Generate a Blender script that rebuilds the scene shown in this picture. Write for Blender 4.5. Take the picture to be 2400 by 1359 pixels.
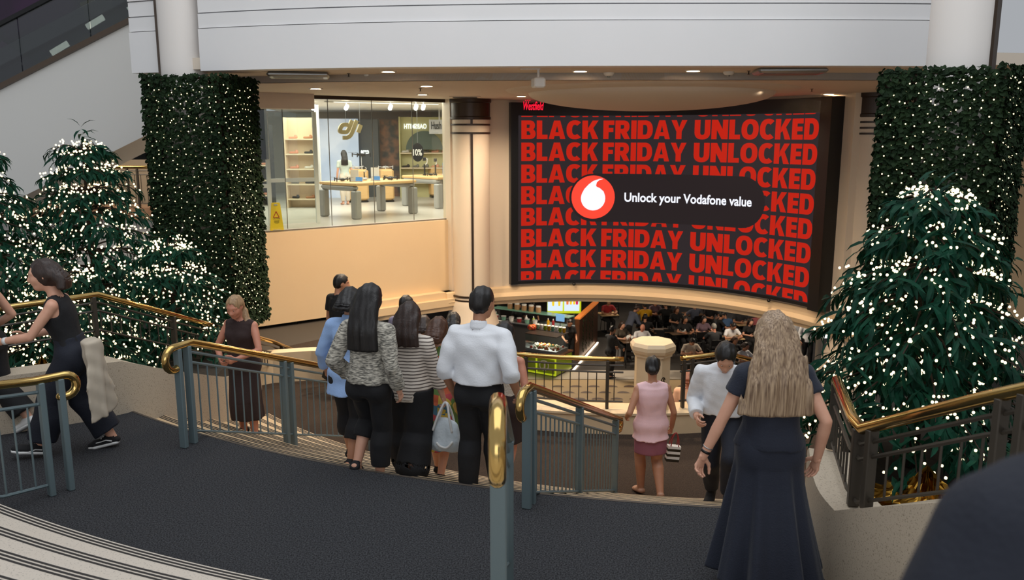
import bpy, bmesh, math, random
import numpy as np
from mathutils import Vector, Matrix

for _o in list(bpy.data.objects):
    bpy.data.objects.remove(_o)
SC = bpy.context.scene
COL = SC.collection
R_ = math.radians
pi = math.pi

# ------------------------------------------------------------------ camera
F_PX, CAM_H = 1950.0, 2.75
TH = math.atan(363 / 1950)
cd = bpy.data.cameras.new('camera')
cam = bpy.data.objects.new('camera', cd)
COL.objects.link(cam)
cam.location = (0, 0, CAM_H)
cam.rotation_euler = (pi / 2 - TH, 0, 0)
cd.sensor_width = 36.0
cd.lens = 36.0 * F_PX / 2400
cd.clip_start, cd.clip_end = 0.05, 200
cd.dof.use_dof = True
cd.dof.focus_distance = 8.0
cd.dof.aperture_fstop = 3.2
SC.camera = cam
SC.view_settings.view_transform = 'Standard'
SC.view_settings.look = 'None'
SC.view_settings.exposure = 0.0
SC.view_settings.gamma = 1.0
SC.view_settings.use_curve_mapping = False

# ------------------------------------------------------------------ world and daylight
W = bpy.data.worlds.new('world')
SC.world = W
W.use_nodes = True
_bg = W.node_tree.nodes['Background']
_bg.inputs[0].default_value = (0.90, 0.94, 1.0, 1)
_bg.inputs[1].default_value = 0.42


def area(name, loc, size, power, col, rot=(0, 0, 0), sy=None, shape='RECTANGLE', spread=None):
    l = bpy.data.lights.new(name, 'AREA')
    l.shape = shape
    l.size = size
    if sy:
        l.size_y = sy
    l.energy = power
    l.color = col
    if spread:
        l.spread = spread
    o = bpy.data.objects.new(name, l)
    COL.objects.link(o)
    o.location = loc
    o.rotation_euler = rot
    return o


# daylight falling through the atrium roof
area('atrium_daylight', (0.5, 5.0, 11.0), 13.0, 900, (0.92, 0.96, 1.0), sy=12.0)
# added fill from behind the viewpoint, lifting the parapet and the ceiling step
area('rear_fill_light', (0.5, -9.0, 4.2), 14.0, 420, (0.93, 0.96, 1.0), rot=(pi / 2, 0, 0), sy=5.0)
COURT_Z = -5.0


def ray(px, py):
    c, s = math.cos(TH), math.sin(TH)
    v = 679.5 - py
    return (px - 1200.0, F_PX * c + v * s, -F_PX * s + v * c)


def G(px, py, z):
    r = ray(px, py)
    t = (z - CAM_H) / r[2]
    return Vector((r[0] * t, r[1] * t, z))


def D(px, py, Y):
    r = ray(px, py)
    t = Y / r[1]
    return Vector((r[0] * t, Y, CAM_H + r[2] * t))


# ------------------------------------------------------------------ helpers
def s2l(c):
    return tuple((x / 12.92 if x <= 0.04045 else ((x + 0.055) / 1.055) ** 2.4) for x in c)


def rgb(r, g, b):
    return s2l((r / 255, g / 255, b / 255))


MATS = {}


def mat(name, col, rough=0.6, metal=0.0, noise=None, mid=0.5, emit=None, bump=None, spec=None, trans=None, alpha=None,
        stretch=None, sheen=None):
    """noise=(scale, second colour, contrast); bump=(scale, strength)"""
    if name in MATS:
        return MATS[name]
    m = bpy.data.materials.new(name)
    m.use_nodes = True
    nt = m.node_tree
    b = nt.nodes['Principled BSDF']
    b.inputs['Base Color'].default_value = (*col, 1)
    b.inputs['Roughness'].default_value = rough
    b.inputs['Metallic'].default_value = metal
    if spec is not None:
        b.inputs['Specular IOR Level'].default_value = spec
    if sheen:
        b.inputs['Sheen Weight'].default_value = sheen
    if trans:
        b.inputs['Transmission Weight'].default_value = trans
    if alpha is not None:
        b.inputs['Alpha'].default_value = alpha
    tc = None
    if noise or bump:
        tc = nt.nodes.new('ShaderNodeTexCoord')
        src = tc.outputs['Object']
        if stretch:
            mp = nt.nodes.new('ShaderNodeMapping')
            mp.inputs['Scale'].default_value = stretch
            nt.links.new(src, mp.inputs['Vector'])
            src = mp.outputs['Vector']
    if noise:
        n = nt.nodes.new('ShaderNodeTexNoise')
        n.inputs['Scale'].default_value = noise[0]
        n.inputs['Detail'].default_value = 4
        nt.links.new(src, n.inputs['Vector'])
        r = nt.nodes.new('ShaderNodeValToRGB')
        w = noise[2] if len(noise) > 2 else 0.15
        r.color_ramp.elements[0].position = mid - w
        r.color_ramp.elements[1].position = mid + w
        r.color_ramp.elements[0].color = (*col, 1)
        r.color_ramp.elements[1].color = (*noise[1], 1)
        nt.links.new(n.outputs['Fac'], r.inputs['Fac'])
        nt.links.new(r.outputs['Color'], b.inputs['Base Color'])
    if bump:
        n2 = nt.nodes.new('ShaderNodeTexNoise')
        n2.inputs['Scale'].default_value = bump[0]
        n2.inputs['Detail'].default_value = 3
        nt.links.new(src, n2.inputs['Vector'])
        bn = nt.nodes.new('ShaderNodeBump')
        bn.inputs['Strength'].default_value = bump[1]
        bn.inputs['Distance'].default_value = 0.02
        nt.links.new(n2.outputs['Fac'], bn.inputs['Height'])
        nt.links.new(bn.outputs['Normal'], b.inputs['Normal'])
    if emit:
        b.inputs['Emission Color'].default_value = (*emit[0], 1)
        b.inputs['Emission Strength'].default_value = emit[1]
    MATS[name] = m
    return m


def mat_wave(name, c1, c2, scale, axis='Z', rough=0.85, width=0.5, distort=0.0):
    """woven stripes"""
    if name in MATS:
        return MATS[name]
    m = mat(name, c1, rough)
    nt = m.node_tree
    b = nt.nodes['Principled BSDF']
    tc = nt.nodes.new('ShaderNodeTexCoord')
    w = nt.nodes.new('ShaderNodeTexWave')
    w.bands_direction = axis
    w.inputs['Scale'].default_value = scale
    w.inputs['Distortion'].default_value = distort
    w.inputs['Detail'].default_value = 1.5
    w.inputs['Detail Scale'].default_value = 2.0
    r = nt.nodes.new('ShaderNodeValToRGB')
    r.color_ramp.elements[0].position = width - 0.06
    r.color_ramp.elements[1].position = width + 0.06
    r.color_ramp.elements[0].color = (*c1, 1)
    r.color_ramp.elements[1].color = (*c2, 1)
    nt.links.new(tc.outputs['Object'], w.inputs['Vector'])
    nt.links.new(w.outputs['Fac'], r.inputs['Fac'])
    nt.links.new(r.outputs['Color'], b.inputs['Base Color'])
    return m


def tag(o, label, cat, group=None, kind=None):
    o['label'] = label
    o['category'] = cat
    if group:
        o['group'] = group
    if kind:
        o['kind'] = kind
    return o


def struct(o, label=None, cat=None):
    o['kind'] = 'structure'
    if label:
        o['label'] = label
    if cat:
        o['category'] = cat
    return o


def empty(name, loc, rz=0.0):
    o = bpy.data.objects.new(name, None)
    COL.objects.link(o)
    o.location = loc
    o.rotation_euler = (0, 0, rz)
    o.empty_display_size = 0.1
    return o


def thing(name, label, cat, loc=(0, 0, 0), rz=0.0, group=None):
    return tag(empty(name, loc, rz), label, cat, group)


def link_mesh(name, me, parent=None):
    o = bpy.data.objects.new(name, me)
    COL.objects.link(o)
    if parent is not None:
        o.parent = parent
    return o


def copy_tree(o, parent=None):
    c = o.copy()
    COL.objects.link(c)
    if parent is not None:
        c.parent = parent
    for ch in list(o.children):
        copy_tree(ch, c)
    return c


class MB:
    def __init__(s):
        s.v, s.f, s.m = [], [], []

    def add(s, vs, fs, mi=0):
        k = len(s.v)
        s.v += [tuple(x) for x in vs]
        s.f += [tuple(i + k for i in f) for f in fs]
        s.m += [mi] * len(fs)
        return s

    def box(s, c, d, rz=0.0, mi=0, rot=None):
        hx, hy, hz = d[0] / 2, d[1] / 2, d[2] / 2
        vs = [Vector((x, y, z)) for z in (-hz, hz) for x, y in ((-hx, -hy), (hx, -hy), (hx, hy), (-hx, hy))]
        M = rot if rot is not None else Matrix.Rotation(rz, 3, 'Z')
        vs = [M @ v + Vector(c) for v in vs]
        return s.add(vs, [(0, 3, 2, 1), (4, 5, 6, 7), (0, 1, 5, 4), (1, 2, 6, 5), (2, 3, 7, 6), (3, 0, 4, 7)], mi)

    def bbox(s, c, d, bv=0.01, rz=0.0, mi=0):
        """box with chamfered vertical and horizontal edges"""
        hx, hy, hz = d[0] / 2, d[1] / 2, d[2] / 2
        b = min(bv, hx * .9, hy * .9, hz * .9)
        rings = []
        for z, i in ((-hz, b), (-hz + b, 0), (hz - b, 0), (hz, b)):
            x, y = hx - i, hy - i
            q = b
            rings.append([(-x + q, -y, z), (x - q, -y, z), (x, -y + q, z), (x, y - q, z), (x - q, y, z), (-x + q, y, z),
                          (-x, y - q, z), (-x, -y + q, z)])
        M = Matrix.Rotation(rz, 3, 'Z')
        vs = [M @ Vector(p) + Vector(c) for r in rings for p in r]
        fs = [tuple(range(7, -1, -1)), tuple(range(24, 32))]
        for k in range(3):
            for i in range(8):
                j = (i + 1) % 8
                fs.append((k * 8 + i, k * 8 + j, k * 8 + 8 + j, k * 8 + 8 + i))
        return s.add(vs, fs, mi)

    def prism(s, poly, z0, z1, mi=0):
        n = len(poly)
        a = sum(poly[i][0] * poly[(i + 1) % n][1] - poly[(i + 1) % n][0] * poly[i][1] for i in range(n))
        if a < 0:
            poly = poly[::-1]
        vs = [(p[0], p[1], z0) for p in poly] + [(p[0], p[1], z1) for p in poly]
        fs = [tuple(range(n - 1, -1, -1)), tuple(range(n, 2 * n))]
        fs += [(i, (i + 1) % n, (i + 1) % n + n, i + n) for i in range(n)]
        return s.add(vs, fs, mi)

    def ring(s, C, r0, r1, a0, a1, z0, z1, n=32, mi=0):
        vs = []
        for k in range(n + 1):
            a = a0 + (a1 - a0) * k / n
            ca, sa = math.cos(a), math.sin(a)
            for r, z in ((r0, z0), (r1, z0), (r1, z1), (r0, z1)):
                vs.append((C[0] + r * ca, C[1] + r * sa, z))
        fs = []
        for k in range(n):
            b = k * 4
            for i in range(4):
                j = (i + 1) % 4
                fs.append((b + i, b + j, b + 4 + j, b + 4 + i))
        fs += [(0, 3, 2, 1), (n * 4, n * 4 + 1, n * 4 + 2, n * 4 + 3)]
        return s.add(vs, fs, mi)

    def sweep_prof(s, C, prof, a0, a1, n=48, mi=0, cap=True):
        """profile points (r, z) swept about C"""
        m = len(prof)
        vs = []
        for k in range(n + 1):
            a = a0 + (a1 - a0) * k / n
            for r, z in prof:
                vs.append((C[0] + r * math.cos(a), C[1] + r * math.sin(a), z))
        fs = []
        for k in range(n):
            for i in range(m):
                j = (i + 1) % m
                fs.append((k * m + i, k * m + j, (k + 1) * m + j, (k + 1) * m + i))
        if cap:
            fs += [tuple(range(m - 1, -1, -1)), tuple(range(n * m, n * m + m))]
        return s.add(vs, fs, mi)

    def tube(s, pts, r, n=8, mi=0, cap=True):
        pts = [Vector(p) for p in pts]
        N = len(pts)
        rs = r if isinstance(r, (list, tuple)) else [r] * N
        T = []
        for i in range(N):
            t = pts[min(i + 1, N - 1)] - pts[max(i - 1, 0)]
            T.append(t.normalized() if t.length > 1e-9 else Vector((0, 0, 1)))
        up = Vector((0, 0, 1)) if abs(T[0].z) < 0.9 else Vector((1, 0, 0))
        u = T[0].cross(up).normalized()
        vs = []
        for i in range(N):
            u = (u - T[i] * u.dot(T[i])).normalized()
            w = T[i].cross(u)
            for k in range(n):
                a = 2 * pi * k / n
                vs.append(pts[i] + (u * math.cos(a) + w * math.sin(a)) * rs[i])
        fs = []
        for i in range(N - 1):
            for k in range(n):
                j = (k + 1) % n
                fs.append((i * n + k, i * n + j, (i + 1) * n + j, (i + 1) * n + k))
        if cap:
            fs += [tuple(range(n - 1, -1, -1)), tuple(range((N - 1) * n, N * n))]
        return s.add(vs, fs, mi)

    def hoop(s, prof, n=24, mi=0):
        """closed profile swept round, open in the middle"""
        return s.sweep_prof((0, 0), prof, 0, 2 * pi, n, mi, cap=False)

    def lathe(s, prof, c=(0, 0, 0), n=24, mi=0, a0=0.0):
        m = len(prof)
        vs = [(c[0] + r * math.cos(a0 + 2 * pi * k / n), c[1] + r * math.sin(a0 + 2 * pi * k / n), c[2] + z) for k in range(n) for r, z in prof]
        fs = []
        for k in range(n):
            kk = (k + 1) % n
            for i in range(m - 1):
                fs.append((k * m + i, kk * m + i, kk * m + i + 1, k * m + i + 1))
        fs.append(tuple(k * m for k in range(n - 1, -1, -1)))
        fs.append(tuple(k * m + m - 1 for k in range(n)))
        return s.add(vs, fs, mi)

    def ball(s, c, r, n=10, mi=0, sc=(1, 1, 1)):
        m = max(4, n // 2)
        prof = [(max(1e-4, math.sin(pi * i / m)) * r, -math.cos(pi * i / m) * r) for i in range(m + 1)]
        k0 = len(s.v)
        s.lathe(prof, (0, 0, 0), n, mi)
        for i in range(k0, len(s.v)):
            v = s.v[i]
            s.v[i] = (v[0] * sc[0] + c[0], v[1] * sc[1] + c[1], v[2] * sc[2] + c[2])
        return s

    def wall(s, line, th, z0, z1, mi=0):
        """solid wall along a polyline, thickness to the left; z0/z1 numbers or lists"""
        line = [Vector((p[0], p[1], 0)) for p in line]
        n = len(line)
        z0s = z0 if isinstance(z0, (list, tuple)) else [z0] * n
        z1s = z1 if isinstance(z1, (list, tuple)) else [z1] * n
        vs = []
        for i in range(n):
            t = (line[min(i + 1, n - 1)] - line[max(i - 1, 0)]).normalized()
            nn = Vector((-t.y, t.x, 0))
            p, q = line[i], line[i] + nn * th
            vs += [(p.x, p.y, z0s[i]), (q.x, q.y, z0s[i]), (q.x, q.y, z1s[i]), (p.x, p.y, z1s[i])]
        fs = []
        for k in range(n - 1):
            b = k * 4
            for i in range(4):
                j = (i + 1) % 4
                fs.append((b + i, b + 4 + i, b + 4 + j, b + j))
        e = (n - 1) * 4
        fs += [(0, 1, 2, 3), (e, e + 3, e + 2, e + 1)]
        return s.add(vs, fs, mi)

    def mesh(s, name, mats, smooth=False):
        me = bpy.data.meshes.new(name)
        me.from_pydata(s.v, [], s.f)
        for m in (mats if isinstance(mats, (list, tuple)) else [mats]):
            me.materials.append(m)
        me.polygons.foreach_set('material_index', s.m)
        if smooth:
            me.polygons.foreach_set('use_smooth', [True] * len(s.f))
        me.update()
        return me

    def build(s, name, mats, parent=None, smooth=False, loc=None, auto=None):
        me = s.mesh(name, mats, smooth or auto is not None)
        if auto is not None:
            me.set_sharp_from_angle(angle=R_(auto))
        o = link_mesh(name, me, parent)
        if loc is not None:
            o.location = loc
        return o


def smooth_line(pts, k=6):
    """Catmull-Rom through the points"""
    P = [Vector(p) for p in pts]
    out = []
    for i in range(len(P) - 1):
        p0, p1, p2, p3 = P[max(i - 1, 0)], P[i], P[i + 1], P[min(i + 2, len(P) - 1)]
        for j in range(k):
            t = j / k
            out.append(0.5 * ((2 * p1) + (p2 - p0) * t + (2 * p0 - 5 * p1 + 4 * p2 - p3) * t * t + (3 * p1 - p0 - 3 * p2 + p3) * t ** 3))
    out.append(P[-1])
    return out


# ------------------------------------------------------------------ shared materials
M_FASCIA = mat('white_plaster', rgb(238, 236, 235), 0.55, noise=(1.2, rgb(233, 232, 231), 0.3))
M_CEIL = mat('ceiling_paint', rgb(226, 212, 194), 0.7)
M_CREAM = mat('cream_plaster', rgb(226, 200, 162), 0.55, noise=(0.8, rgb(222, 194, 154), 0.3))
M_COLUMN = mat('cream_column_paint', rgb(230, 214, 192), 0.5)
M_DARK = mat('dark_bronze', rgb(58, 44, 32), 0.35, 0.3)
M_TERR = mat('speckled_terrazzo', rgb(142, 128, 110), 0.45, noise=(110, rgb(192, 178, 158), 0.06), mid=0.38)
M_TREAD = mat('cream_stone_tread', rgb(208, 182, 146), 0.5, noise=(45, rgb(190, 164, 128), 0.2))
M_STRIP = mat('dark_grip_strip', rgb(38, 34, 32), 0.7)
M_STONE = mat('cream_sandstone', rgb(226, 202, 166), 0.5, noise=(6, rgb(216, 190, 152), 0.3))
M_BRASS = mat('polished_brass', rgb(212, 180, 116), 0.16, 1.0, noise=(5, rgb(194, 160, 94), 0.25))
M_POST = mat('grey_green_paint', rgb(100, 116, 120), 0.45, 0.1)
M_POSTB = mat('bronze_paint', rgb(66, 60, 52), 0.45, 0.2)
M_BLACK = mat('black_plastic', rgb(14, 13, 13), 0.35)
M_WHITE = mat('white_paint', rgb(235, 234, 230), 0.5)
M_STEEL = mat('brushed_steel', rgb(160, 162, 162), 0.35, 0.8)
M_OAK = mat('pale_oak', rgb(226, 188, 132), 0.5, noise=(3, rgb(212, 170, 112), 0.3), stretch=(1, 1, 8))
M_GLASS = None


def glass_mat(name, tint, mixf):
    m = bpy.data.materials.new(name)
    m.use_nodes = True
    nt = m.node_tree
    for n in list(nt.nodes):
        nt.nodes.remove(n)
    out = nt.nodes.new('ShaderNodeOutputMaterial')
    mx = nt.nodes.new('ShaderNodeMixShader')
    tr = nt.nodes.new('ShaderNodeBsdfTransparent')
    gl = nt.nodes.new('ShaderNodeBsdfGlossy')
    tr.inputs[0].default_value = (*tint, 1)
    gl.inputs['Roughness'].default_value = 0.02
    mx.inputs[0].default_value = mixf
    nt.links.new(tr.outputs[0], mx.inputs[1])
    nt.links.new(gl.outputs[0], mx.inputs[2])
    nt.links.new(mx.outputs[0], out.inputs[0])
    return m


M_GLASS = glass_mat('clear_glass', (0.93, 0.97, 0.95), 0.06)
M_DGLASS = glass_mat('smoked_glass', (0.5, 0.54, 0.55), 0.10)


def carpet_mat(name, c1, c2):
    m = mat(name, c1, 0.95, noise=(95, c2, 0.12), bump=(120, 0.6), spec=0.1)
    return m


M_CARPET = carpet_mat('charcoal_carpet', rgb(38, 38, 40), rgb(74, 75, 78))
M_CARPET2 = carpet_mat('brown_carpet', rgb(56, 46, 40), rgb(76, 64, 55))

# ================================================================== THE SETTING
C = (2.84, 16.68)            # centre of the curved stairs
Wc = (1.70, 16.18)           # centre of the round well over the food court
WR = 5.45                    # radius of the well
R0, TR, RISE = 10.91, 0.365, 0.155
NSTEP = 8
LAND_Z = -RISE * NSTEP       # -1.24
RU = 12.87                   # first nosing of the flight up to the camera
STORE_Z, CEIL_Z = 0.65, 3.62


def floor_z(x, y):
    r = math.hypot(x - C[0], y - C[1])
    if r >= RU:
        return min(0.155 * 5, 0.155 * (1 + int((r - RU) / TR)))
    if r > R0:
        return 0.0
    return -RISE * min(NSTEP, 1 + int((R0 - r) / TR))


WL = [(-7.2, 5.6), (-6.0, 6.55), (-4.9, 7.3), (-3.88, 8.0), (-3.52, 9.0), (-3.45, 10.1), (-3.62, 11.3), (-4.0, 12.8)]
WLs = smooth_line([(p[0], p[1], 0) for p in WL], 6)
WRt = [(2.75, -0.6), (2.55, 2.4), (2.2, 3.8), (1.97, 4.75), (2.12, 5.6), (2.75, 7.3), (3.5, 8.9), (4.6, 10.4), (6.2, 12.0)]
WRs = smooth_line([(p[0], p[1], 0) for p in WRt], 6)


def line_x(line, y):
    for a, b in zip(line, line[1:]):
        if a.y <= y <= b.y:
            return a.x + (b.x - a.x) * (y - a.y) / max(1e-6, b.y - a.y)
    return line[0].x if y < line[0].y else line[-1].x


def arc_range(r, pad=0.15):
    """angles of the circle of radius r about C between the two side walls"""
    good = []
    for k in range(1900, 2990):
        a = R_(k / 10)
        x, y = C[0] + r * math.cos(a), C[1] + r * math.sin(a)
        if line_x(WLs, y) - pad < x < line_x(WRs, y) + pad:
            good.append(a)
    return min(good), max(good)


# upper carpeted landing
a0, a1 = R_(205), R_(285)
st = MB().ring(C, R0 + 0.0, RU, R_(212), R_(278), -0.3, 0.0, 96).build('floor', M_CARPET)
struct(st, 'charcoal carpet landing curving between the two flights of stairs', 'floor')
# flight down to the lower landing
low = empty('stairs', (0, 0, 0))
struct(low, 'curved cream stone stairs with dark grip strips going down to the well', 'stairs')
for k in range(NSTEP):
    ro = R0 - TR * k
    z = -RISE * (k + 1)
    if k < NSTEP - 1:
        ri = ro - TR - 0.012
        b0, b1 = arc_range(ro)
        stp = MB().ring(C, ri, ro, b0, b1, z - 0.25, z, 72).build('step', M_TREAD, low)
        sm = MB()
        for q in (0.014, 0.040, 0.066):
            sm.ring(C, ri + q, ri + q + 0.015, b0, b1, z, z + 0.002, 72)
        sm.build('grip_strip', M_STRIP, stp)
b0, b1 = arc_range(R0)
# edge of the carpet
MB().ring(C, R0 - 0.012, R0 + 0.012, b0, b1, -0.05, 0.003, 72).build('step_edge', mat('edge_trim', rgb(70, 62, 55), .6), low)
# flight up to the viewpoint
up = empty('stairs', (0, 0, 0))
struct(up, 'pale speckled stone stairs with three dark grip strips rising towards the viewpoint', 'stairs')
for k in range(5):
    ri = RU + TR * k
    z = RISE * (k + 1)
    ro = ri + TR if k < 4 else ri + 4.5
    stp = MB().ring(C, ri, ro, R_(212), R_(292), z - 0.5, z, 96).build('step', mat('pale_terrazzo', rgb(150, 142, 132), .5, noise=(90, rgb(206, 195, 181), .06), mid=.36), up)
    sm = MB()
    for q in (0.013, 0.041, 0.069):
        sm.ring(C, ri + q, ri + q + 0.0145, R_(212), R_(292), z, z + 0.002, 96)
    sm.build('grip_strip', M_STRIP, stp)

# lower landing, between the stairs and the well
lm = MB()
n = 60
inner = [(Wc[0] + WR * math.cos(R_(180 + 130 * k / n)), Wc[1] + WR * math.sin(R_(180 + 130 * k / n))) for k in range(n + 1)]
outer = [(C[0] + 9.6 * math.cos(R_(200 + 92 * k / n)), C[1] + 9.6 * math.sin(R_(200 + 92 * k / n))) for k in range(n + 1)]
vs = [(x, y, LAND_Z) for x, y in inner] + [(x, y, LAND_Z) for x, y in outer]
vs += [(x, y, LAND_Z - 0.35) for x, y in inner] + [(x, y, LAND_Z - 0.35) for x, y in outer]
m1 = n + 1
fs = []
for k in range(n):
    fs += [(k, m1 + k, m1 + k + 1, k + 1), (2 * m1 + k, 2 * m1 + k + 1, 3 * m1 + k + 1, 3 * m1 + k), (k, k + 1, 2 * m1 + k + 1, 2 * m1 + k),
           (m1 + k + 1, m1 + k, 3 * m1 + k, 3 * m1 + k + 1)]
lm.add(vs, fs)
struct(lm.build('floor', M_CARPET2), 'brown carpet landing at the foot of the stairs beside the well', 'floor')

# stone curb around the well, with the hole left for the steps down on the right
cb = MB().ring(Wc, WR - 0.42, WR, R_(220), R_(283), LAND_Z - 0.3, LAND_Z + 0.27, 48)
cb.ring(Wc, WR - 0.44, WR + 0.02, R_(220), R_(283), LAND_Z + 0.27, LAND_Z + 0.30, 48)
struct(cb.build('trim_1', M_STONE), 'cream stone curb around the edge of the well under the railing', 'curb')
cb = MB().wall([(-4.35, 12.75), (-3.9, 13.12), (-3.3, 13.28), (-2.75, 13.25), (-2.3, 12.95)], 0.25, LAND_Z - 0.3, LAND_Z + 0.50)
struct(cb.build('trim_2', M_STONE), 'cream wall at the left end of the lower landing', 'wall')

# left terrazzo wall
zt = []
for p in WLs:
    r = math.hypot(p.x - C[0], p.y - C[1])
    if p.y < 8.0:
        zt.append(0.52)
    else:
        zt.append(max(0.52 - 0.42 * max(0, (R0 - r) + 0.1), -0.62))
wl = MB().wall(WLs, 0.28, -1.5, zt)
wl.wall(WLs, 0.30, [z for z in zt], [z + 0.035 for z in zt])
struct(wl.build('wall_left', M_TERR, auto=35), 'low speckled stone wall along the left side of the stairs', 'wall')
# right terrazzo wall
zr = []
for p in WRs:
    r = math.hypot(p.x - C[0], p.y - C[1])
    if p.y < 4.75:
        zr.append(min(2.2, 0.46 + 0.53 * (4.75 - p.y)))
    elif r > R0:
        zr.append(0.46)
    else:
        zr.append(max(0.46 - 0.42 * (R0 - r), -0.7))
WRr = WRs[::-1]
zrr = zr[::-1]
wr = MB().wall(WRr, 0.30, -1.5, zrr)
wr.wall(WRr, 0.32, zrr, [z + 0.035 for z in zrr])
struct(wr.build('wall_right', M_TERR, auto=35), 'low speckled stone wall along the right side of the stairs', 'wall')

# planting beds behind the walls
M_SOIL = mat('dark_soil', rgb(30, 26, 22), 0.95, noise=(25, rgb(44, 38, 30), .2))
pl = [(p.x - 0.30, p.y) for p in WLs] + [(-5.4, 15.2), (-9.5, 15.2), (-9.5, 5.0)]
struct(MB().prism(pl, -1.5, -0.25).build('planter_bed_left', M_SOIL), 'dark planting bed under the trees behind the left wall', 'planter')
pr = [(p.x + 0.31, p.y) for p in WRs] + [(9.0, 12.0), (9.0, -0.6)]
struct(MB().prism(pr, -1.5, -0.05).build('planter_bed_right', M_SOIL), 'dark planting bed under the tree behind the right wall', 'planter')

# ---------------------------------------------------------------- fascia and ceilings
FL = smooth_line([(-9.5, 15.6, 0), (-7.2, 14.0, 0), (-4.7, 12.95, 0), (-2.5, 12.35, 0), (0, 12.05, 0), (2.44, 11.98, 0), (6.0, 12.05, 0), (9.5, 12.7, 0), (13, 14, 0)], 8)
FZ = 3.70


def fascia(i0, i1, name, label):
    line = FL[i0:i1]
    f = MB()
    # bands, each a little behind the one under it
    for (za, zb, off) in ((FZ, 4.31, 0.0), (4.325, 4.53, 0.03), (4.55, 4.76, 0.05), (4.775, 6.6, 0.03)):
        ln = [(p.x, p.y + off) for p in line]
        f.wall(ln, 0.30, za, zb)
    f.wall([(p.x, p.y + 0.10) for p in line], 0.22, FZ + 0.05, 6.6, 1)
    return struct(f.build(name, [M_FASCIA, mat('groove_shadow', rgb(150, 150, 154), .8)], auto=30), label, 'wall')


fascia(16, 49, 'wall_fascia', 'white curved upper level parapet with thin grooves above the shops')
fascia(12, 15, 'wall_fascia_left', 'white upper level parapet left of the ivy column')
fascia(52, 65, 'wall_fascia_right', 'white upper level parapet right of the far ivy column')

CL = [p for p in FL if p.x > -5.9]
BAND = [(p.x, p.y + 1.75) for p in CL]
cz = MB()
poly = [(p.x, p.y + 0.05) for p in CL] + BAND[::-1]
cz.prism(poly, FZ + 0.03, FZ + 0.2)
struct(cz.build('ceiling', M_CEIL), 'beige ceiling strip just behind the white parapet', 'ceiling')
bm_ = MB().wall(BAND, 0.1, CEIL_Z, FZ + 0.03)
struct(bm_.build('trim_3', M_FASCIA), 'pale curved step in the ceiling', 'trim')
poly = BAND + [(13.5, 31), (-8.5, 31), (-6.3, 17.2), (-5.9, 16.2)]
struct(MB().prism(poly, CEIL_Z, CEIL_Z + 0.2).build('ceiling', M_CEIL), 'beige ceiling with round downlights in front of the large screen', 'ceiling')
# shallow dome hanging from the ceiling over the well
dm = MB()
prof = [(2.85, 0.0), (2.8, -0.035), (2.55, -0.035), (2.5, -0.06)]
prof += [(2.4 * math.cos(t), -0.06 - 0.34 * math.sin(t)) for t in [pi / 2 * k / 12 for k in range(0, 12)]] + [(0.001, -0.40)]
dm.lathe([(r, z) for r, z in prof], (2.72, 16.9, CEIL_Z), 64)
struct(dm.build('ceiling_dome', M_CEIL, auto=40), 'shallow beige dome bulging from the ceiling in front of the screen', 'ceiling')

# ---------------------------------------------------------------- shop front and cream wall under it
GA, GB = Vector((-7.3, 16.66, 0)), Vector((-1.52, 21.08, 0))
gd = (GB - GA).normalized()
gn = Vector((-gd.y, gd.x, 0))
th = math.atan2(gd.y, gd.x)


def gp(t, off=0.0, z=0.0):
    """a point along the shop front: t metres from its left end, off metres behind it"""
    p = GA + gd * t + gn * off
    return Vector((p.x, p.y, z))


GL = (GB - GA).length
w = MB().wall([gp(1.2)[:2], gp(GL + 0.25)[:2]], 0.25, -1.42, STORE_Z - 0.01)
struct(w.build('wall_shop', M_CREAM), 'plain cream wall under the shop window', 'wall')
fl = [gp(1.2, 0.26)[:2], gp(GL + 0.6, 0.26)[:2], (0.8, 31), (-12, 31)]
struct(MB().prism(fl, -1.42, STORE_Z).build('floor_shop', mat('pale_shop_tiles', rgb(206, 200, 190), 0.3, noise=(1.5, rgb(190, 184, 174), .3))),
       'pale tiled shop floor behind the glass', 'floor')
fl = [(gp(-6, 0.0).x, gp(-6, 0).y), (gp(-6, 0.26).x, gp(-6, .26).y), (-14, 29), (-16, 15)]
# panes of the shop window
edges = [gp(0), None]
xs_px = [575, 672, 778, 880, 973, 1052]
ts = []
for px in xs_px:
    k = ray(px, 400)
    # where the sight line crosses the shop front in plan
    den = gd.x * k[1] - gd.y * k[0]
    ts.append((GA.y * k[0] - GA.x * k[1]) / den)
win = empty('window_1', gp(ts[0], 0, STORE_Z))
struct(win, 'frameless glass shop window of tall panes', 'window')
winv = Matrix.Translation(-win.location)
fr = MB()
fr.box(gp((ts[0] + ts[-1]) / 2, 0.10, CEIL_Z - 0.04) - win.location, (ts[-1] - ts[0], 0.09, 0.08), th)
fr.box(gp(ts[-1] + 0.03, 0.10, (STORE_Z + CEIL_Z) / 2) - win.location, (0.07, 0.09, CEIL_Z - STORE_Z), th)
fr.build('frame', M_DARK, win)
MB().box(gp((ts[0] + ts[-1]) / 2, 0.10, STORE_Z + 0.012) - win.location, (ts[-1] - ts[0], 0.06, 0.024), th).build('sill', mat('thin_sill', rgb(120, 112, 100), .4, .5), win)
for a, b in zip(ts, ts[1:]):
    MB().box(gp((a + b) / 2, 0.10, (STORE_Z + CEIL_Z) / 2) - win.location, (b - a - 0.012, 0.012, CEIL_Z - STORE_Z - 0.08), th).build('pane', M_GLASS, win)
    if a is not ts[0]:
        MB().box(gp(a, 0.10, (STORE_Z + CEIL_Z) / 2) - win.location, (0.012, 0.02, CEIL_Z - STORE_Z - 0.08), th).build('joint', mat('pane_joint', rgb(120, 118, 108), .4), win)
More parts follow.
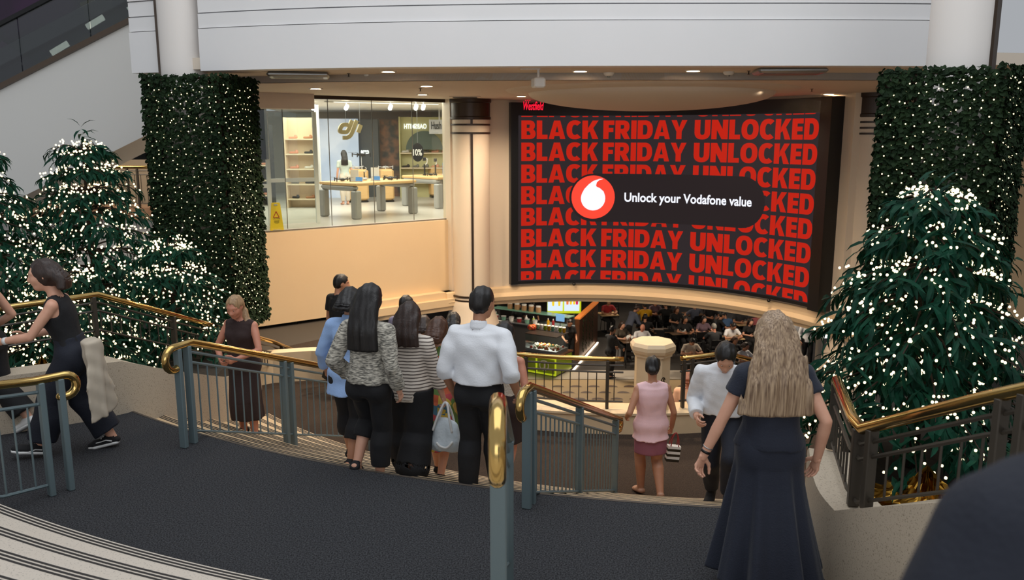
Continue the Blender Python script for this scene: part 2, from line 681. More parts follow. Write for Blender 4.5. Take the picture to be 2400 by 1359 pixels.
# bulkhead over the shop door
px = 717
k = ray(px, 250)
den = gd.x * k[1] - gd.y * k[0]
tb = (GA.y * k[0] - GA.x * k[1]) / den
zb = D(717, 257, gp(tb).y).z
tl = ts[0] - 0.5
bh = MB().box(gp((tb + tl) / 2, -0.2, (zb + CEIL_Z) / 2), (tb - tl, 0.5, CEIL_Z - zb), th)
struct(bh.build('wall_bulkhead', M_CEIL), 'plain beige bulkhead hanging over the shop entrance', 'wall')
# walls that close the shop
struct(MB().wall([(-14, 31.0), (0.9, 31.0)], 0.2, STORE_Z, CEIL_Z).build('wall_shop_back', mat('shop_back_wall', rgb(168, 160, 148), .6)), 'back wall of the shoe shops beyond the glass', 'wall')
struct(MB().wall([(-0.55, 21.7), (0.3, 31.0)], 0.2, STORE_Z, CEIL_Z).build('wall_shop_side', mat('shop_side_wall', rgb(150, 146, 140), .6)), 'side wall of the shop behind the big column', 'wall')

# ---------------------------------------------------------------- drum wall round the screen and its moulding
AS0 = math.atan2(21.51 - Wc[1], 0.15 - Wc[0])      # left end of the screen as seen from the well centre
AS1 = math.atan2(18.44 - Wc[1], 6.83 - Wc[0])      # right end
SR = 5.57
dw = MB()
dw.ring(Wc, SR + 0.12, SR + 0.5, AS1 - 0.13, AS0 + 0.32, -1.45, CEIL_Z, 64)
struct(dw.build('wall_drum', M_COLUMN, auto=30), 'cream curved wall behind the large screen', 'wall')
prof = [(SR + 0.5, -1.62), (SR + 0.06, -1.62), (SR + 0.04, -1.52), (SR - 0.06, -1.50), (SR - 0.09, -1.40), (SR - 0.03, -1.33),
        (SR + 0.00, -1.31), (SR + 0.02, -1.20), (SR + 0.07, -1.16), (SR + 0.5, -1.16)]
mo = MB().sweep_prof(Wc, prof, AS1 - 0.75, AS0 + 0.36, 80)
struct(mo.build('trim_4', M_CREAM, auto=35), 'moulded cream cornice round the well under the screen', 'moulding')
# the cornice goes on under the shop wall
g0 = gp(GL - 0.2, -0.28)
g1 = gp(2.2, -0.28)
mo = MB()
for (o, z0, z1) in ((-0.30, -1.62, -1.50), (-0.36, -1.50, -1.32), (-0.22, -1.32, -1.16)):
    mo.wall([gp(4.4, o)[:2], gp(GL + .3, o)[:2]], -o + 0.05, z0, z1)
struct(mo.build('trim_5', M_CREAM), 'cream moulding along the foot of the shop wall', 'moulding')

# ---------------------------------------------------------------- round columns by the screen
def big_column(x, y, r, label, base=COURT_Z, da=0.06, bands=(3.0, 2.80)):
    o = thing('column', label, 'column', (x, y, 0))
    o['kind'] = 'structure'
    MB().lathe([(r, -1.28), (r, 3.18)], n=48).build('shaft', M_COLUMN, o, auto=30)
    MB().lathe([(r + 0.02, 3.12), (r + 0.04, 3.13), (r + 0.04, 3.18), (r + 0.02, 3.2), (r + 0.02, 3.52), (r + 0.05, 3.54), (r + 0.05, CEIL_Z)], n=48).build('capital', M_DARK, o, auto=30)
    MB().lathe([(r * 1.75, base), (r * 1.72, -2.5), (r * 1.45, -1.95), (r * 1.2, -1.62), (r + 0.09, -1.52), (r + 0.05, -1.4), (r + 0.01, -1.28)], n=48).build('flared_base', M_COLUMN, o, auto=30)
    b = MB()
    for z in (-1.26, -1.36):
        b.hoop([(r + 0.0, z - 0.02), (r + 0.05, z - 0.02), (r + 0.05, z + 0.02), (r, z + 0.02)], n=48)
    b.build('base_band', M_DARK, o)
    s = MB()
    for z in bands:
        s.hoop([(r, z - 0.02), (r + 0.025, z - 0.02), (r + 0.025, z + 0.02), (r, z + 0.02)], n=48)
    a = math.atan2(-y, -x) + da
    s.box((r * math.cos(a), r * math.sin(a), 0.77), (0.05, 0.055, 4.06), a)
    s.box((r * math.cos(a), r * math.sin(a), 3.06), (0.05, 0.055, 0.14), a)
    s.build('inlay_strip', M_DARK, o)
    return o


M_SHAFT = mat('white_column_paint', rgb(234, 228, 222), .5)
big_column(-1.03, 21.0, 0.47, 'cream round column with dark capital at the left end of the big screen')
big_column(7.66, 18.1, 0.42, 'cream round column with dark capital right of the big screen', da=-0.75, bands=(3.02, 2.90, 2.78))

# other surfaces far right
struct(MB().wall([(7.0, 18.9), (8.6, 18.9), (12.5, 17.6), (12.5, 9.0)], 0.3, -1.5, CEIL_Z).build('wall_right_far', M_CREAM), 'cream wall behind the right ivy column', 'wall')

# ---------------------------------------------------------------- food court shell
fz = COURT_Z
FCX0, FCX1, FCY1 = -16, 22, 46
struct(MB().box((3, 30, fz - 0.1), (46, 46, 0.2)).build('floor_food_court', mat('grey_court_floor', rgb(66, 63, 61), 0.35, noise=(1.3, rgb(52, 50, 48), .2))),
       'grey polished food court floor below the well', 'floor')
slab = [(-16, 53), (-16, 15)] + [(-6.5, 15.4)]
n = 48
sl = MB()
# ceiling slab of the court with the round well cut out of it
outer_r = 34
vs = []
for k in range(n + 1):
    a = 2 * pi * k / n
    vs.append((Wc[0] + (SR + 0.2) * math.cos(a), Wc[1] + (SR + 0.2) * math.sin(a), -1.5))
    vs.append((Wc[0] + outer_r * math.cos(a), Wc[1] + outer_r * math.sin(a), -1.5))
fs = [(2 * k, 2 * k + 2, 2 * k + 3, 2 * k + 1) for k in range(n) if not (R_(190) < 2 * pi * (k + .5) / n < R_(300))]
sl.add(vs, fs)
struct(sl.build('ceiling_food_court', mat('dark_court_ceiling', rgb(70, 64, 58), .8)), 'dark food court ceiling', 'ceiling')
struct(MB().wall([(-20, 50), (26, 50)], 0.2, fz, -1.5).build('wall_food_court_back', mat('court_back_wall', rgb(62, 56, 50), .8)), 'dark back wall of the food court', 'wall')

# ================================================================== RAILINGS
def curl(p, d, r=0.075, k=9, ang=200):
    """brass end that rolls over and down; p end point, d outward direction"""
    d = Vector(d).normalized()
    out = []
    for i in range(1, k + 1):
        a = R_(ang * i / k)
        out.append(p + d * (r * math.sin(a)) * 1.0 + Vector((0, 0, -r + r * math.cos(a))))
    return out


def railing(name, label, path, H=0.93, posts=(), curl0=None, curl1=None, pm=None, gap=0.115, bal=(None, None), rr=0.034, cat='railing', drop=0.09, foot=0.10):
    """path: base points under the handrail; posts: distances (m) along it; bal: span with balusters"""
    pm = pm or M_POST
    P = [Vector(p) for p in path]
    S = [0.0]
    for a, b in zip(P, P[1:]):
        S.append(S[-1] + (b.xy - a.xy).length)

    def at(s):
        for i in range(len(P) - 1):
            if s <= S[i + 1] or i == len(P) - 2:
                t = (s - S[i]) / max(1e-6, S[i + 1] - S[i])
                return P[i].lerp(P[i + 1], t)

    def dirn(s):
        a, b = at(max(0, s - 0.02)), at(min(S[-1], s + 0.02))
        return (b - a).normalized()
    o = thing(name, label, cat, P[0])
    inv = -P[0]
    up = Vector((0, 0, H))
    top = [p + up for p in P]
    tp = list(top)
    if curl0:
        tp = curl(top[0], (top[0] - top[1]).xy.to_3d(), *curl0)[::-1] + tp
    if curl1:
        tp = tp + curl(top[-1], (top[-1] - top[-2]).xy.to_3d(), *curl1)
    mb = MB().tube([p + inv for p in tp], rr, 12)
    for e in ((0,) if curl0 else ()) + ((-1,) if curl1 else ()):
        mb.ball(tp[e] + inv, rr, 12)
    mb.build('handrail', M_BRASS, o, smooth=True)
    s0 = bal[0] if bal[0] is not None else 0.0
    s1 = bal[1] if bal[1] is not None else S[-1]
    ss = sorted(set([s0, s1] + [s for s in S if s0 < s < s1]))
    for dz in (H - drop, H - drop - 0.095):
        MB().tube([at(s) + Vector((0, 0, dz)) + inv for s in ss], 0.014, 6).build('upper_rail', pm, o)
    MB().tube([at(s) + Vector((0, 0, foot)) + inv for s in ss], 0.013, 6).build('bottom_rail', pm, o)
    for s in posts:
        q = at(s)
        a = dirn(s)
        rz = math.atan2(a.y, a.x)
        zb = min(0.0, floor_z(q.x, q.y) - q.z) if name == 'stair_railing' else 0.0
        h1 = H - 0.02
        MB().bbox(q + inv + Vector((0, 0, (h1 + zb) / 2)), (0.045, 0.07, h1 - zb), 0.006, rz).build('post', pm, o)
    nb = max(1, int((s1 - s0) / gap))
    for i in range(1, nb):
        s = s0 + (s1 - s0) * i / nb
        if min([abs(s - x) for x in posts] + [9]) < 0.05:
            continue
        q = at(s) + inv
        MB().tube([q + Vector((0, 0, foot)), q + Vector((0, 0, H - drop - 0.095))], 0.0075, 6).build('baluster', pm, o)
    return o


dS = Vector((0.348, 0.937, 0))
pB = Vector((-2.95, 7.02, 0))
endB = pB + dS * 3.55
railing('stair_railing', 'long stair railing left of the group, its brass handrail starting in a big curl', [pB, pB + dS * 0.22, (endB.x, endB.y, LAND_Z)],
        posts=(0.05, 0.17, 1.55, 1.67, 3.3), curl0=(0.10, 10, 215), curl1=(0.07, 8, 180), bal=(0.17, 3.5))
pC = Vector((0.09, 5.78, 0))
endC = pC + dS * 3.12
railing('stair_railing', 'stair railing right of the tall centre post, ending low in a small brass curl', [pC, pC + dS * 0.12, (endC.x, endC.y, LAND_Z)],
        posts=(0.06, 0.16, 1.5, 2.95), curl0=(0.10, 10, 150), curl1=(0.06, 8, 200), bal=(0.16, 2.95))
# upper flight, left
pA = Vector((-3.46, 6.19, 0))
uA = Vector((-0.36, -0.93, 0))
railing('stair_railing', 'short stair railing at the left edge with a brass curl hooking down', [pA, pA + Vector((-0.14, -0.16, 0)), pA + Vector((-0.14, -0.16, 0)) + uA * 0.35 + Vector((0, 0, 0.06)),
        pA + Vector((-0.14, -0.16, 0.75)) + uA * 2.0], posts=(0.03, 0.17, 1.3, 2.1), curl0=(0.085, 10, 205), bal=(0.17, 2.2), foot=0.09)
# upper flight, centre: seen end on
pD = Vector((-0.06, 3.32, 0.72))
railing('stair_railing', 'stair railing seen end on, tall grey centre post under a drooping brass curl', [pD, pD + Vector((0.0, 0.12, 0)), (-0.02, 4.85, 0.0)],
        H=0.905, posts=(0.06, 0.17, 1.35), curl0=(0.16, 12, 125), bal=(0.17, 1.4), rr=0.037)
# on the right wall
zR = 0.50
railing('wall_railing', 'dark railing with a thick brass handrail on top of the right speckled wall', [(2.80, 2.0, 1.98), (2.66, 2.7, 1.60), (2.32, 3.9, 0.97), (2.10, 4.75, zR), (2.12, 4.95, zR), (2.33, 5.75, zR), (2.9, 7.2, -0.06), (3.5, 8.6, -0.6)],
        H=0.52, posts=(1.05, 1.17, 1.75, 1.87, 2.75, 2.9, 3.9, 5.2, 6.4), pm=M_POSTB, bal=(0, 7.3), drop=0.10, foot=0.05, rr=0.036, gap=0.13)
# on the left wall
railing('wall_railing', 'long railing with brass handrail on the left speckled wall in front of the lit trees', [(-6.9, 6.3, 0.52), (-5.35, 8.35, 0.52), (-4.66, 9.18, 0.52)] + [tuple(D(px_, py_, Y_) - Vector((0, 0, .47))) for px_, py_, Y_ in ((400, 736, 10.1), (525, 770, 11.2), (640, 801, 13.35), (760, 850, 14.9))],
        H=0.47, posts=(0.4, 1.5, 2.4, 3.6, 4.7, 5.9, 7.0, 8.2), pm=M_POSTB, drop=0.09, foot=0.06, gap=0.13)
# round the well
wp = []
for k in range(25):
    a = R_(222 + 46 * k / 24)
    wp.append((Wc[0] + (WR - 0.2) * math.cos(a), Wc[1] + (WR - 0.2) * math.sin(a), LAND_Z + 0.30))
railing('well_railing', 'curved railing with a brass handrail round the well, left of the cream pedestal', wp, H=0.70, posts=(0.3, 1.5, 1.62, 2.75, 2.87, 4.0), pm=M_POSTB, drop=0.09, gap=0.12)
wp = []
for k in range(8):
    a = R_(276.5 + 7 * k / 7)
    wp.append((Wc[0] + (WR - 0.2) * math.cos(a), Wc[1] + (WR - 0.2) * math.sin(a), LAND_Z + 0.30 + 0.05 * k / 7))
wp.append((3.75, 12.3, -1.35))
wp.append((4.6, 13.4, -2.0))
railing('well_railing', 'railing right of the cream pedestal whose brass handrail bends and goes down to the right', wp, H=0.70, posts=(0.05, 0.17, 0.6, 0.7), pm=M_POSTB, drop=0.09, gap=0.12, cat='railing')

# octagonal pedestal
pd = thing('pedestal', 'cream stone octagonal pedestal with a wide cap standing at the edge of the well', 'pedestal', (1.915, 10.98, LAND_Z + 0.30))
MB().lathe([(0.245, 0), (0.245, 0.76)], n=8, a0=R_(22.5)).build('shaft', M_STONE, pd)
MB().lathe([(0.25, 0.75), (0.27, 0.755), (0.27, 0.78), (0.30, 0.81), (0.315, 0.85), (0.315, 0.90), (0.285, 0.94), (0.28, 0.945)], n=8, a0=R_(22.5)).build('cap', M_STONE, pd)
sc_ = MB()
for sgn in (1, -1):
    pts = []
    for i in range(16):
        a = i / 15 * 1.6 * pi
        r = 0.045 * (1 - i / 22)
        pts.append((0.232 + 0.0, -0.02 + sgn * 0.0 + r * math.cos(a) - 0.03, 0.36 + sgn * (0.09 + r * math.sin(a))))
    sc_.tube(pts, 0.008, 6)
sc_.tube([(0.232, -0.04, 0.25), (0.236, 0.0, 0.36), (0.232, -0.04, 0.47)], 0.008, 6)
so = sc_.build('scroll_ornament', M_DARK, pd)
so.rotation_euler = (0, 0, R_(-50))

# ================================================================== ESCALATOR AND UPPER LEFT
es = thing('escalator', 'white-sided escalator with smoked glass balustrade rising to the upper level at top left', 'escalator', (-8.4, 16.5, 0.0))
xa, xb = -13.0, -6.6
sl_ = (5.05 - 3.6) / (9.89 - 6.81)


def ez(x):
    return 3.6 + (x + 9.89) * sl_


def slab(mb, x0, x1, lo, hi, y0, y1, mi=0):
    """sloping slab between offsets lo and hi from the escalator line"""
    c = (-8.4, 16.5)
    vs = [(x - c[0], y - c[1], ez(x) + d) for x in (x0, x1) for y in (y0, y1) for d in (lo, hi)]
    return mb.add(vs, [(0, 1, 3, 2), (4, 6, 7, 5), (0, 4, 5, 1), (2, 3, 7, 6), (0, 2, 6, 4), (1, 5, 7, 3)], mi)


slab(MB(), xa, xb, -2.15, 0.0, 16.5, 18.2).build('cladding', mat('escalator_cladding', rgb(234, 232, 226), .5), es)
slab(MB(), xa, -7.8, 0.0, 0.10, 16.42, 16.62).build('skirt_trim', mat('escalator_trim', rgb(96, 82, 70), .35, .5), es)
mb = MB()
slab(mb, -7.8, xb, 0.0, 0.10, 16.42, 16.62)
mb.build('skirt_trim', MATS['escalator_trim'], es)
for x0, x1 in ((-13, -11.2), (-11.18, -9.42), (-9.40, -8.05), (-8.03, -6.7)):
    slab(MB(), x0, x1, 0.10, 1.12, 16.50, 16.53).build('glass_panel', M_DGLASS, es)
slab(MB(), xa, xb, 1.12, 1.20, 16.46, 16.58).build('handrail', M_BLACK, es)
slab(MB(), xa, xb, 0.02, 0.05, 16.6, 17.6).build('steps', mat('escalator_steps', rgb(34, 34, 36), .4, .4), es)
slab(MB(), xa, xb, 0.10, 1.15, 17.60, 17.63).build('glass_panel', M_DGLASS, es)
# dark coloured mural wall seen through the glass
mu = MB().wall([(-16, 19.2), (-5.6, 19.2)], 0.2, 2.2, 8.0)
m_ = mat('dark_mural', rgb(34, 40, 40), .6, noise=(0.55, rgb(66, 40, 70), .08))
struct(mu.build('wall_mural', m_), 'dark wall with dull purple and olive shapes behind the escalator glass', 'wall')
for (x, z, a, colr) in ((-10.9, 4.1, .6, rgb(86, 50, 84)), (-9.9, 4.3, -.5, rgb(96, 86, 44)), (-8.0, 5.6, .4, rgb(60, 44, 84)), (-8.7, 5.5, -.3, rgb(84, 80, 48))):
    t = tag(MB().box((x, 19.17, z), (1.5, 0.03, 0.7), rot=Matrix.Rotation(a, 3, 'Y')).build('mural_panel', mat('mural_%d' % int(abs(x * 10)), colr, .6)),
            {-10.9: 'dull purple slanted panel on the dark wall behind the escalator', -9.9: 'olive slanted panel on the dark wall behind the escalator',
             -8.0: 'violet slanted panel on the dark wall near the escalator top', -8.7: 'pale olive slanted panel on the dark wall near the escalator top'}[x], 'wall panel')
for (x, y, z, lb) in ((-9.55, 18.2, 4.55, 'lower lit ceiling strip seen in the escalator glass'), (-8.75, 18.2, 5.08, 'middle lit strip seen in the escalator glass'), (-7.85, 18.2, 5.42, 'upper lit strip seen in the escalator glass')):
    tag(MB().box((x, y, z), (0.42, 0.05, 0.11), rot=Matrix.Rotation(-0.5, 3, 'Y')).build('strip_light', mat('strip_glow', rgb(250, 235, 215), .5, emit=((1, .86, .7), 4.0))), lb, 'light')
# store level behind the trees, left
area('lobby_fill_light', (-9.8, 20.2, 3.1), 2.5, 70, (1.0, 0.86, 0.7), sy=1.0)  # added fill lamp, hidden from view, to brighten the walls under the escalator
struct(MB().wall([(-16, 22.5), (-8.75, 22.5)], 0.2, -1, 6).build('wall_left_far', mat('olive_beige_wall', rgb(172, 156, 132), .6)), 'beige wall under the escalator', 'wall')
struct(MB().wall([(-9.6, 22.2), (-6.9, 21.2)], 0.2, -1, 6).build('wall_left_far_corner', mat('grey_brown_wall', rgb(112, 102, 98), .6)), 'grey brown wall under the escalator beside the ivy column', 'wall')
struct(MB().box((-10.5, 21.4, 0.80), (5.0, 0.9, 0.32)).build('trim_6', mat('tan_marble', rgb(190, 150, 116), .3, noise=(4, rgb(170, 128, 96), .2))), 'tan marble edge under the far left railing', 'trim')
struct(MB().box((-10.5, 21.45, -0.3), (5.0, 0.8, 1.9)).build('wall_left_low', M_FASCIA), 'white wall below the far left railing', 'wall')
railing('balcony_railing', 'far brown railing with a brass handrail under the escalator, left of the ivy column', [(-13, 21.05, 0.96), (-8.4, 21.05, 0.96)], H=1.0, posts=(3.35, 3.6), pm=M_POSTB, gap=0.15, rr=0.04)

# ================================================================== GREENERY
rnd = random.Random(7)
M_IVY = mat('ivy_leaf', rgb(36, 54, 30), 0.65, noise=(9, rgb(18, 33, 18), 0.2), spec=.12)
M_LEAF = mat('willow_leaf', rgb(8, 64, 44), 0.6, noise=(7, rgb(4, 40, 28), 0.2), spec=.15)
M_BARK = mat('dark_bark', rgb(58, 42, 32), 0.9, noise=(20, rgb(38, 28, 22), .2))
M_BULB = mat('warm_bulb', rgb(255, 240, 200), 0.4, emit=((1.0, 0.84, 0.50), 2.0))
M_BULB.cycles.emission_sampling = 'NONE'
M_WIRE = mat('light_wire', rgb(40, 48, 36), .6)
BULB_ME = MB().ball((0, 0, 0), 1.0, 6).mesh('bulb', M_BULB, True)


def string_lights(name, label, pts, r, group, near_first=True):
    """bulbs: the hundred nearest as parts, the rest as one part"""
    cpos = Vector((0, 0, CAM_H))
    pts = sorted(pts, key=lambda p: (Vector(p) - cpos).length)
    o = thing(name, label, 'string lights', pts[0], group=group)
    base = Vector(pts[0])
    for p in pts[:100]:
        b = link_mesh('bulb', BULB_ME, o)
        b.location = Vector(p) - base
        b.scale = (r, r, r)
    if len(pts) > 100:
        mb = MB()
        for p in pts[100:]:
            mb.ball(Vector(p) - base, r, 6)
        b = mb.build('bulb', M_BULB, o, smooth=True)
        b['kind'] = 'stuff'
    return o


def leaf(mb, p, d, nrm, L, wd, mi=0, curve=0.12):
    """folded lance leaf from p along d"""
    d = d.normalized()
    s = d.cross(nrm)
    if s.length < 1e-4:
        s = d.cross(Vector((1, .3, .2)))
    s.normalize()
    n_ = s.cross(d)
    m1_ = p + d * L * 0.35 + n_ * L * curve * 0.6
    m2_ = p + d * L * 0.70 + n_ * L * curve * 0.7
    tip = p + d * L
    vs = [p, m1_ + s * wd * .5 + n_ * wd * .15, m2_ + s * wd * .38 + n_ * wd * .15, tip, m2_ - s * wd * .38 + n_ * wd * .15, m1_ - s * wd * .5 + n_ * wd * .15, m1_, m2_]
    mb.add(vs, [(0, 6, 1), (1, 6, 7, 2), (2, 7, 3), (0, 5, 6), (5, 4, 7, 6), (4, 3, 7)], mi)


def ivy_column(c, side, rz, z0, z1, label, lab2, shaft_label, nleaf=6200):
    o = thing('ivy_column', label, 'green column', (c[0], c[1], z0), rz)
    H = z1 - z0
    h = side / 2
    fr_ = MB()
    for sx in (-1, 1):
        for sy in (-1, 1):
            fr_.box((sx * (h - .03), sy * (h - .03), H / 2), (0.05, 0.05, H))
    for z in (0.02, H * .5, H - 0.02):
        for s_ in (-1, 1):
            fr_.box((0, s_ * (h - .03), z), (side - .06, 0.03, 0.03))
            fr_.box((s_ * (h - .03), 0, z), (0.03, side - .06, 0.03))
    fr_.build('frame', M_DARK, o)
    wm = MB()
    k = 10
    for i in range(1, k):
        u = -h + side * i / k
        for s_ in (-1, 1):
            wm.box((u, s_ * (h - .01), H / 2), (0.005, 0.005, H))
            wm.box((s_ * (h - .01), u, H / 2), (0.005, 0.005, H))
    for i in range(1, 32):
        z = H * i / 32
        for s_ in (-1, 1):
            wm.box((0, s_ * (h - .01), z), (side, 0.005, 0.005))
            wm.box((s_ * (h - .01), 0, z), (0.005, side, 0.005))
    wm.build('wire_mesh', M_DARK, o)
    lv = MB()
    bul = []
    for fi in range(4):
        Rm = Matrix.Rotation(fi * pi / 2, 3, 'Z')
        for q in range(nleaf):
            u = rnd.uniform(-h - .02, h + .02)
            z = rnd.uniform(0, H + .05)
            p = Rm @ Vector((u, -h - rnd.uniform(-.01, .05), z))
            d = Rm @ Vector((rnd.uniform(-.8, .8), -rnd.uniform(0.05, .55), -rnd.uniform(.1, 1.0)))
            n_ = Rm @ Vector((rnd.uniform(-.5, .5), -1, rnd.uniform(-.1, .8)))
            leaf(lv, p, d, n_, rnd.uniform(.05, .085), rnd.uniform(.045, .07))
        for i in range(11):
            for j in range(int(H / .112)):
                u = -h + side * (i + .5 + rnd.uniform(-.4, .4)) / 11
                z = (j + .5 + rnd.uniform(-.4, .4)) * .112
                bul.append(Rm @ Vector((u, -h - .055, z)))
    lv.build('ivy', M_IVY, o)
    Mw = Matrix.Translation(Vector((c[0], c[1], z0))) @ Matrix.Rotation(rz, 4, 'Z')
    bul = [Mw @ b for b in bul]
    cp = Vector((0, 0, CAM_H))
    cc = Vector((c[0], c[1], 0))
    bul = [b for b in bul if (b - cc).xy.dot((cp - cc).xy) > -0.5]
    string_lights('string_lights', lab2, bul, 0.0092, 'string lights in the greenery')
    return o


ivy_column((-4.83, 13.3), 1.17, R_(-8), -0.30, 3.60, 'tall square column clad in ivy netting at left, beside the shop window',
           'warm white string lights over the left ivy column', '')
ivy_column((4.95, 9.55), 1.16, R_(-41), -0.10, 3.42, 'tall square column clad in ivy netting at right behind the nearest tree',
           'warm white string lights over the right ivy column', '', nleaf=6200)
# white shafts standing in the ivy boxes
for (x, y, r, lb, a) in ((-5.08, 13.30, 0.34, 'white round column rising out of the left ivy column', -2.75), (5.0, 9.6, 0.34, 'white round column rising out of the right ivy column', -0.95)):
    o = thing('column', lb, 'column', (x, y, -0.3))
    o['kind'] = 'structure'
    MB().lathe([(r, 0), (r, 8.5)], n=40).build('shaft', M_SHAFT, o, auto=30)
    a_ = a
    MB().box(((r + .005) * math.cos(a_), (r + .005) * math.sin(a_), 4.2), (0.05, 0.09, 8.5), a_).build('strip', M_DARK, o)


def tree(x, y, z0, H, R, label, lab2, nb, nl, seed, droop=0.25, leafL=0.17, lights=4, br=0.0145, lean=0.0):
    rn = random.Random(seed)
    o = thing('lit_tree', label, 'tree', (x, y, z0))
    tk = MB()
    tk.tube([(0, 0, 0), (0.02, 0, H * .3), (-.01, .01, H * .6), (lean, 0, H * .94)], [0.06, 0.045, 0.03, 0.008], 8)
    tk.build('trunk', M_BARK, o, smooth=True)
    bm_b, lv = MB(), MB()
    bul = []
    for b in range(nb):
        tiers = max(5, int(H / .30))
        q_ = int(((b + .5) / nb) ** 0.85 * tiers)
        f = (q_ + rn.uniform(.1, .45)) / tiers
        zz = H * (0.13 + 0.82 * f)
        rad = R * (1 - f) ** 0.72 * rn.uniform(.72, 1.12) + 0.14
        az = b * 2.39996 + rn.uniform(-.3, .3)
        dv = Vector((math.cos(az), math.sin(az), 0))
        sd = Vector((-dv.y, dv.x, 0))
        rise = rn.uniform(0.02, .14)
        pts = []
        bend = rn.uniform(-.15, .15)
        for i in range(6):
            t = i / 5
            pts.append(Vector((lean * f, 0, zz)) + dv * rad * t + sd * bend * rad * t * t + Vector((0, 0, rise * math.sin(t * 2.2) - droop * rad * t * t)))
        bm_b.tube(pts, [0.014, 0.012, .01, .008, .006, .003], 5)
        cnt = int(nl * (0.35 + rad / R))
        for q in range(cnt):
            t = 0.22 + 0.78 * rn.random() ** 0.7
            i = min(4, int(t * 5))
            p = pts[i].lerp(pts[i + 1], t * 5 - i)
            p = p + sd * rn.gauss(0, .055 + .05 * rad)
            d = dv * rn.uniform(-.1, .9) + sd * rn.uniform(-.9, .9) + Vector((0, 0, -rn.uniform(.2, 1.3)))
            n_ = dv * rn.uniform(0, 1) + Vector((rn.uniform(-.4, .4), rn.uniform(-.4, .4), rn.uniform(.2, 1)))
            leaf(lv, p, d, n_, leafL * rn.uniform(.65, 1.25), leafL * rn.uniform(.15, .25), curve=rn.uniform(.05, .25))
        for q in range(max(3, int(lights * (0.4 + rad / R)))):
            t = 0.3 + 0.7 * rn.random()
            i = min(4, int(t * 5))
            p = pts[i].lerp(pts[i + 1], t * 5 - i)
            bul.append(Vector((x, y, z0)) + p + sd * rn.gauss(0, .06 + .06 * rad) + dv * .02 + Vector((0, 0, rn.uniform(.0, .07))))
    for q in range(26):   # leading shoot
        p = Vector((lean, 0, H * rn.uniform(.84, 1.0)))
        a = rn.uniform(0, 2 * pi)
        leaf(lv, p, Vector((math.cos(a), math.sin(a), rn.uniform(-.9, .7))), Vector((0, 0, 1)), leafL * rn.uniform(.8, 1.25), leafL * .2, curve=.2)
    bm_b.build('branches', M_BARK, o, smooth=True)
    lv.build('leaves', M_LEAF, o)
    cp = Vector((0, 0, CAM_H))
    cc = Vector((x, y, 0))
    bul = [b for b in bul if (b - cc).xy.dot((cp - cc).xy.normalized()) > -0.35]
    string_lights('string_lights', lab2, bul, br, 'string lights in the greenery')
    return o


tree(3.42, 6.75, -0.05, 2.55, 1.02, 'large lit tree with long drooping leaves behind the right railing', 'warm white string lights on the large right tree', 125, 28, 3, leafL=0.225, lights=12.0, br=0.0125)
tree(-5.60, 11.0, -0.25, 3.12, 1.25, 'tall lit tree left of the ivy column, its tip against the escalator side', 'warm white string lights on the tall tree beside the left ivy column', 120, 26, 11, leafL=.2, lights=11, br=0.0135)
tree(-6.55, 10.2, -0.25, 3.05, 1.2, 'lit artificial tree cut by the left edge of the view', 'warm white string lights on the tree at the left edge', 110, 26, 12, leafL=.2, lights=11, br=0.0135)
tree(-4.62, 11.1, -0.25, 1.75, 0.95, 'shorter lit artificial tree in front of the left ivy column', 'warm white string lights on the shorter left tree', 80, 24, 13, leafL=.19, lights=10, br=0.0135)
tree(-5.35, 9.75, -0.25, 1.55, 0.85, 'low lit artificial tree right behind the left brass handrail', 'warm white string lights on the low tree behind the left handrail', 70, 24, 14, leafL=.19, lights=10, br=0.0135)

# crumpled gold foil at the foot of the trees
def foil(c, r, h, label, seed):
    rn = random.Random(seed)
    mb = MB()
    n, m = 60, 14
    vs = []
    for j in range(m):
        for i in range(n):
            a = 2 * pi * i / n
            rr = r * (1 - j / (m - 1)) * (1 + .16 * rn.uniform(-1, 1))
            vs.append((rr * math.cos(a), rr * math.sin(a), h * (j / (m - 1)) ** 1.4 * rn.uniform(.75, 1.2) + rn.uniform(0, .05)))
    fs = []
    for j in range(m - 1):
        for i in range(n):
            k = (i + 1) % n
            fs += [(j * n + i, j * n + k, (j + 1) * n + k), (j * n + i, (j + 1) * n + k, (j + 1) * n + i)]
    mb.add(vs, fs)
    return tag(mb.build('gold_foil', mat('gold_foil', rgb(150, 112, 44), .3, 1.0), loc=c), label, 'foil')


foil((3.15, 5.95, -0.05), 0.42, 0.26, 'crumpled gold foil behind the right railing at the foot of the big tree', 5)
foil((-5.2, 8.9, -0.25), 0.5, 0.5, 'crumpled gold foil behind the left handrail at the foot of the trees', 6)

# ================================================================== THE BIG SCREEN
ZB, ZT = -1.10, 3.56       # black housing
DZB, DZT = -1.03, 3.24     # lit area


def arc_mesh(name, r, a_l, a_r, zb, zt, mats, parent, th=0.1, n=64):
    return MB().ring(Wc, r, r + th, a_r, a_l, zb, zt, n).build(name, mats, parent, auto=30)


scr = thing('led_screen', 'huge curved black LED advertising screen with red lettering above the well', 'screen', (Wc[0], Wc[1], 0))
inv_w = Vector((-Wc[0], -Wc[1], 0))


def to_scr(o):
    o.data.transform(Matrix.Translation(inv_w))
    return o


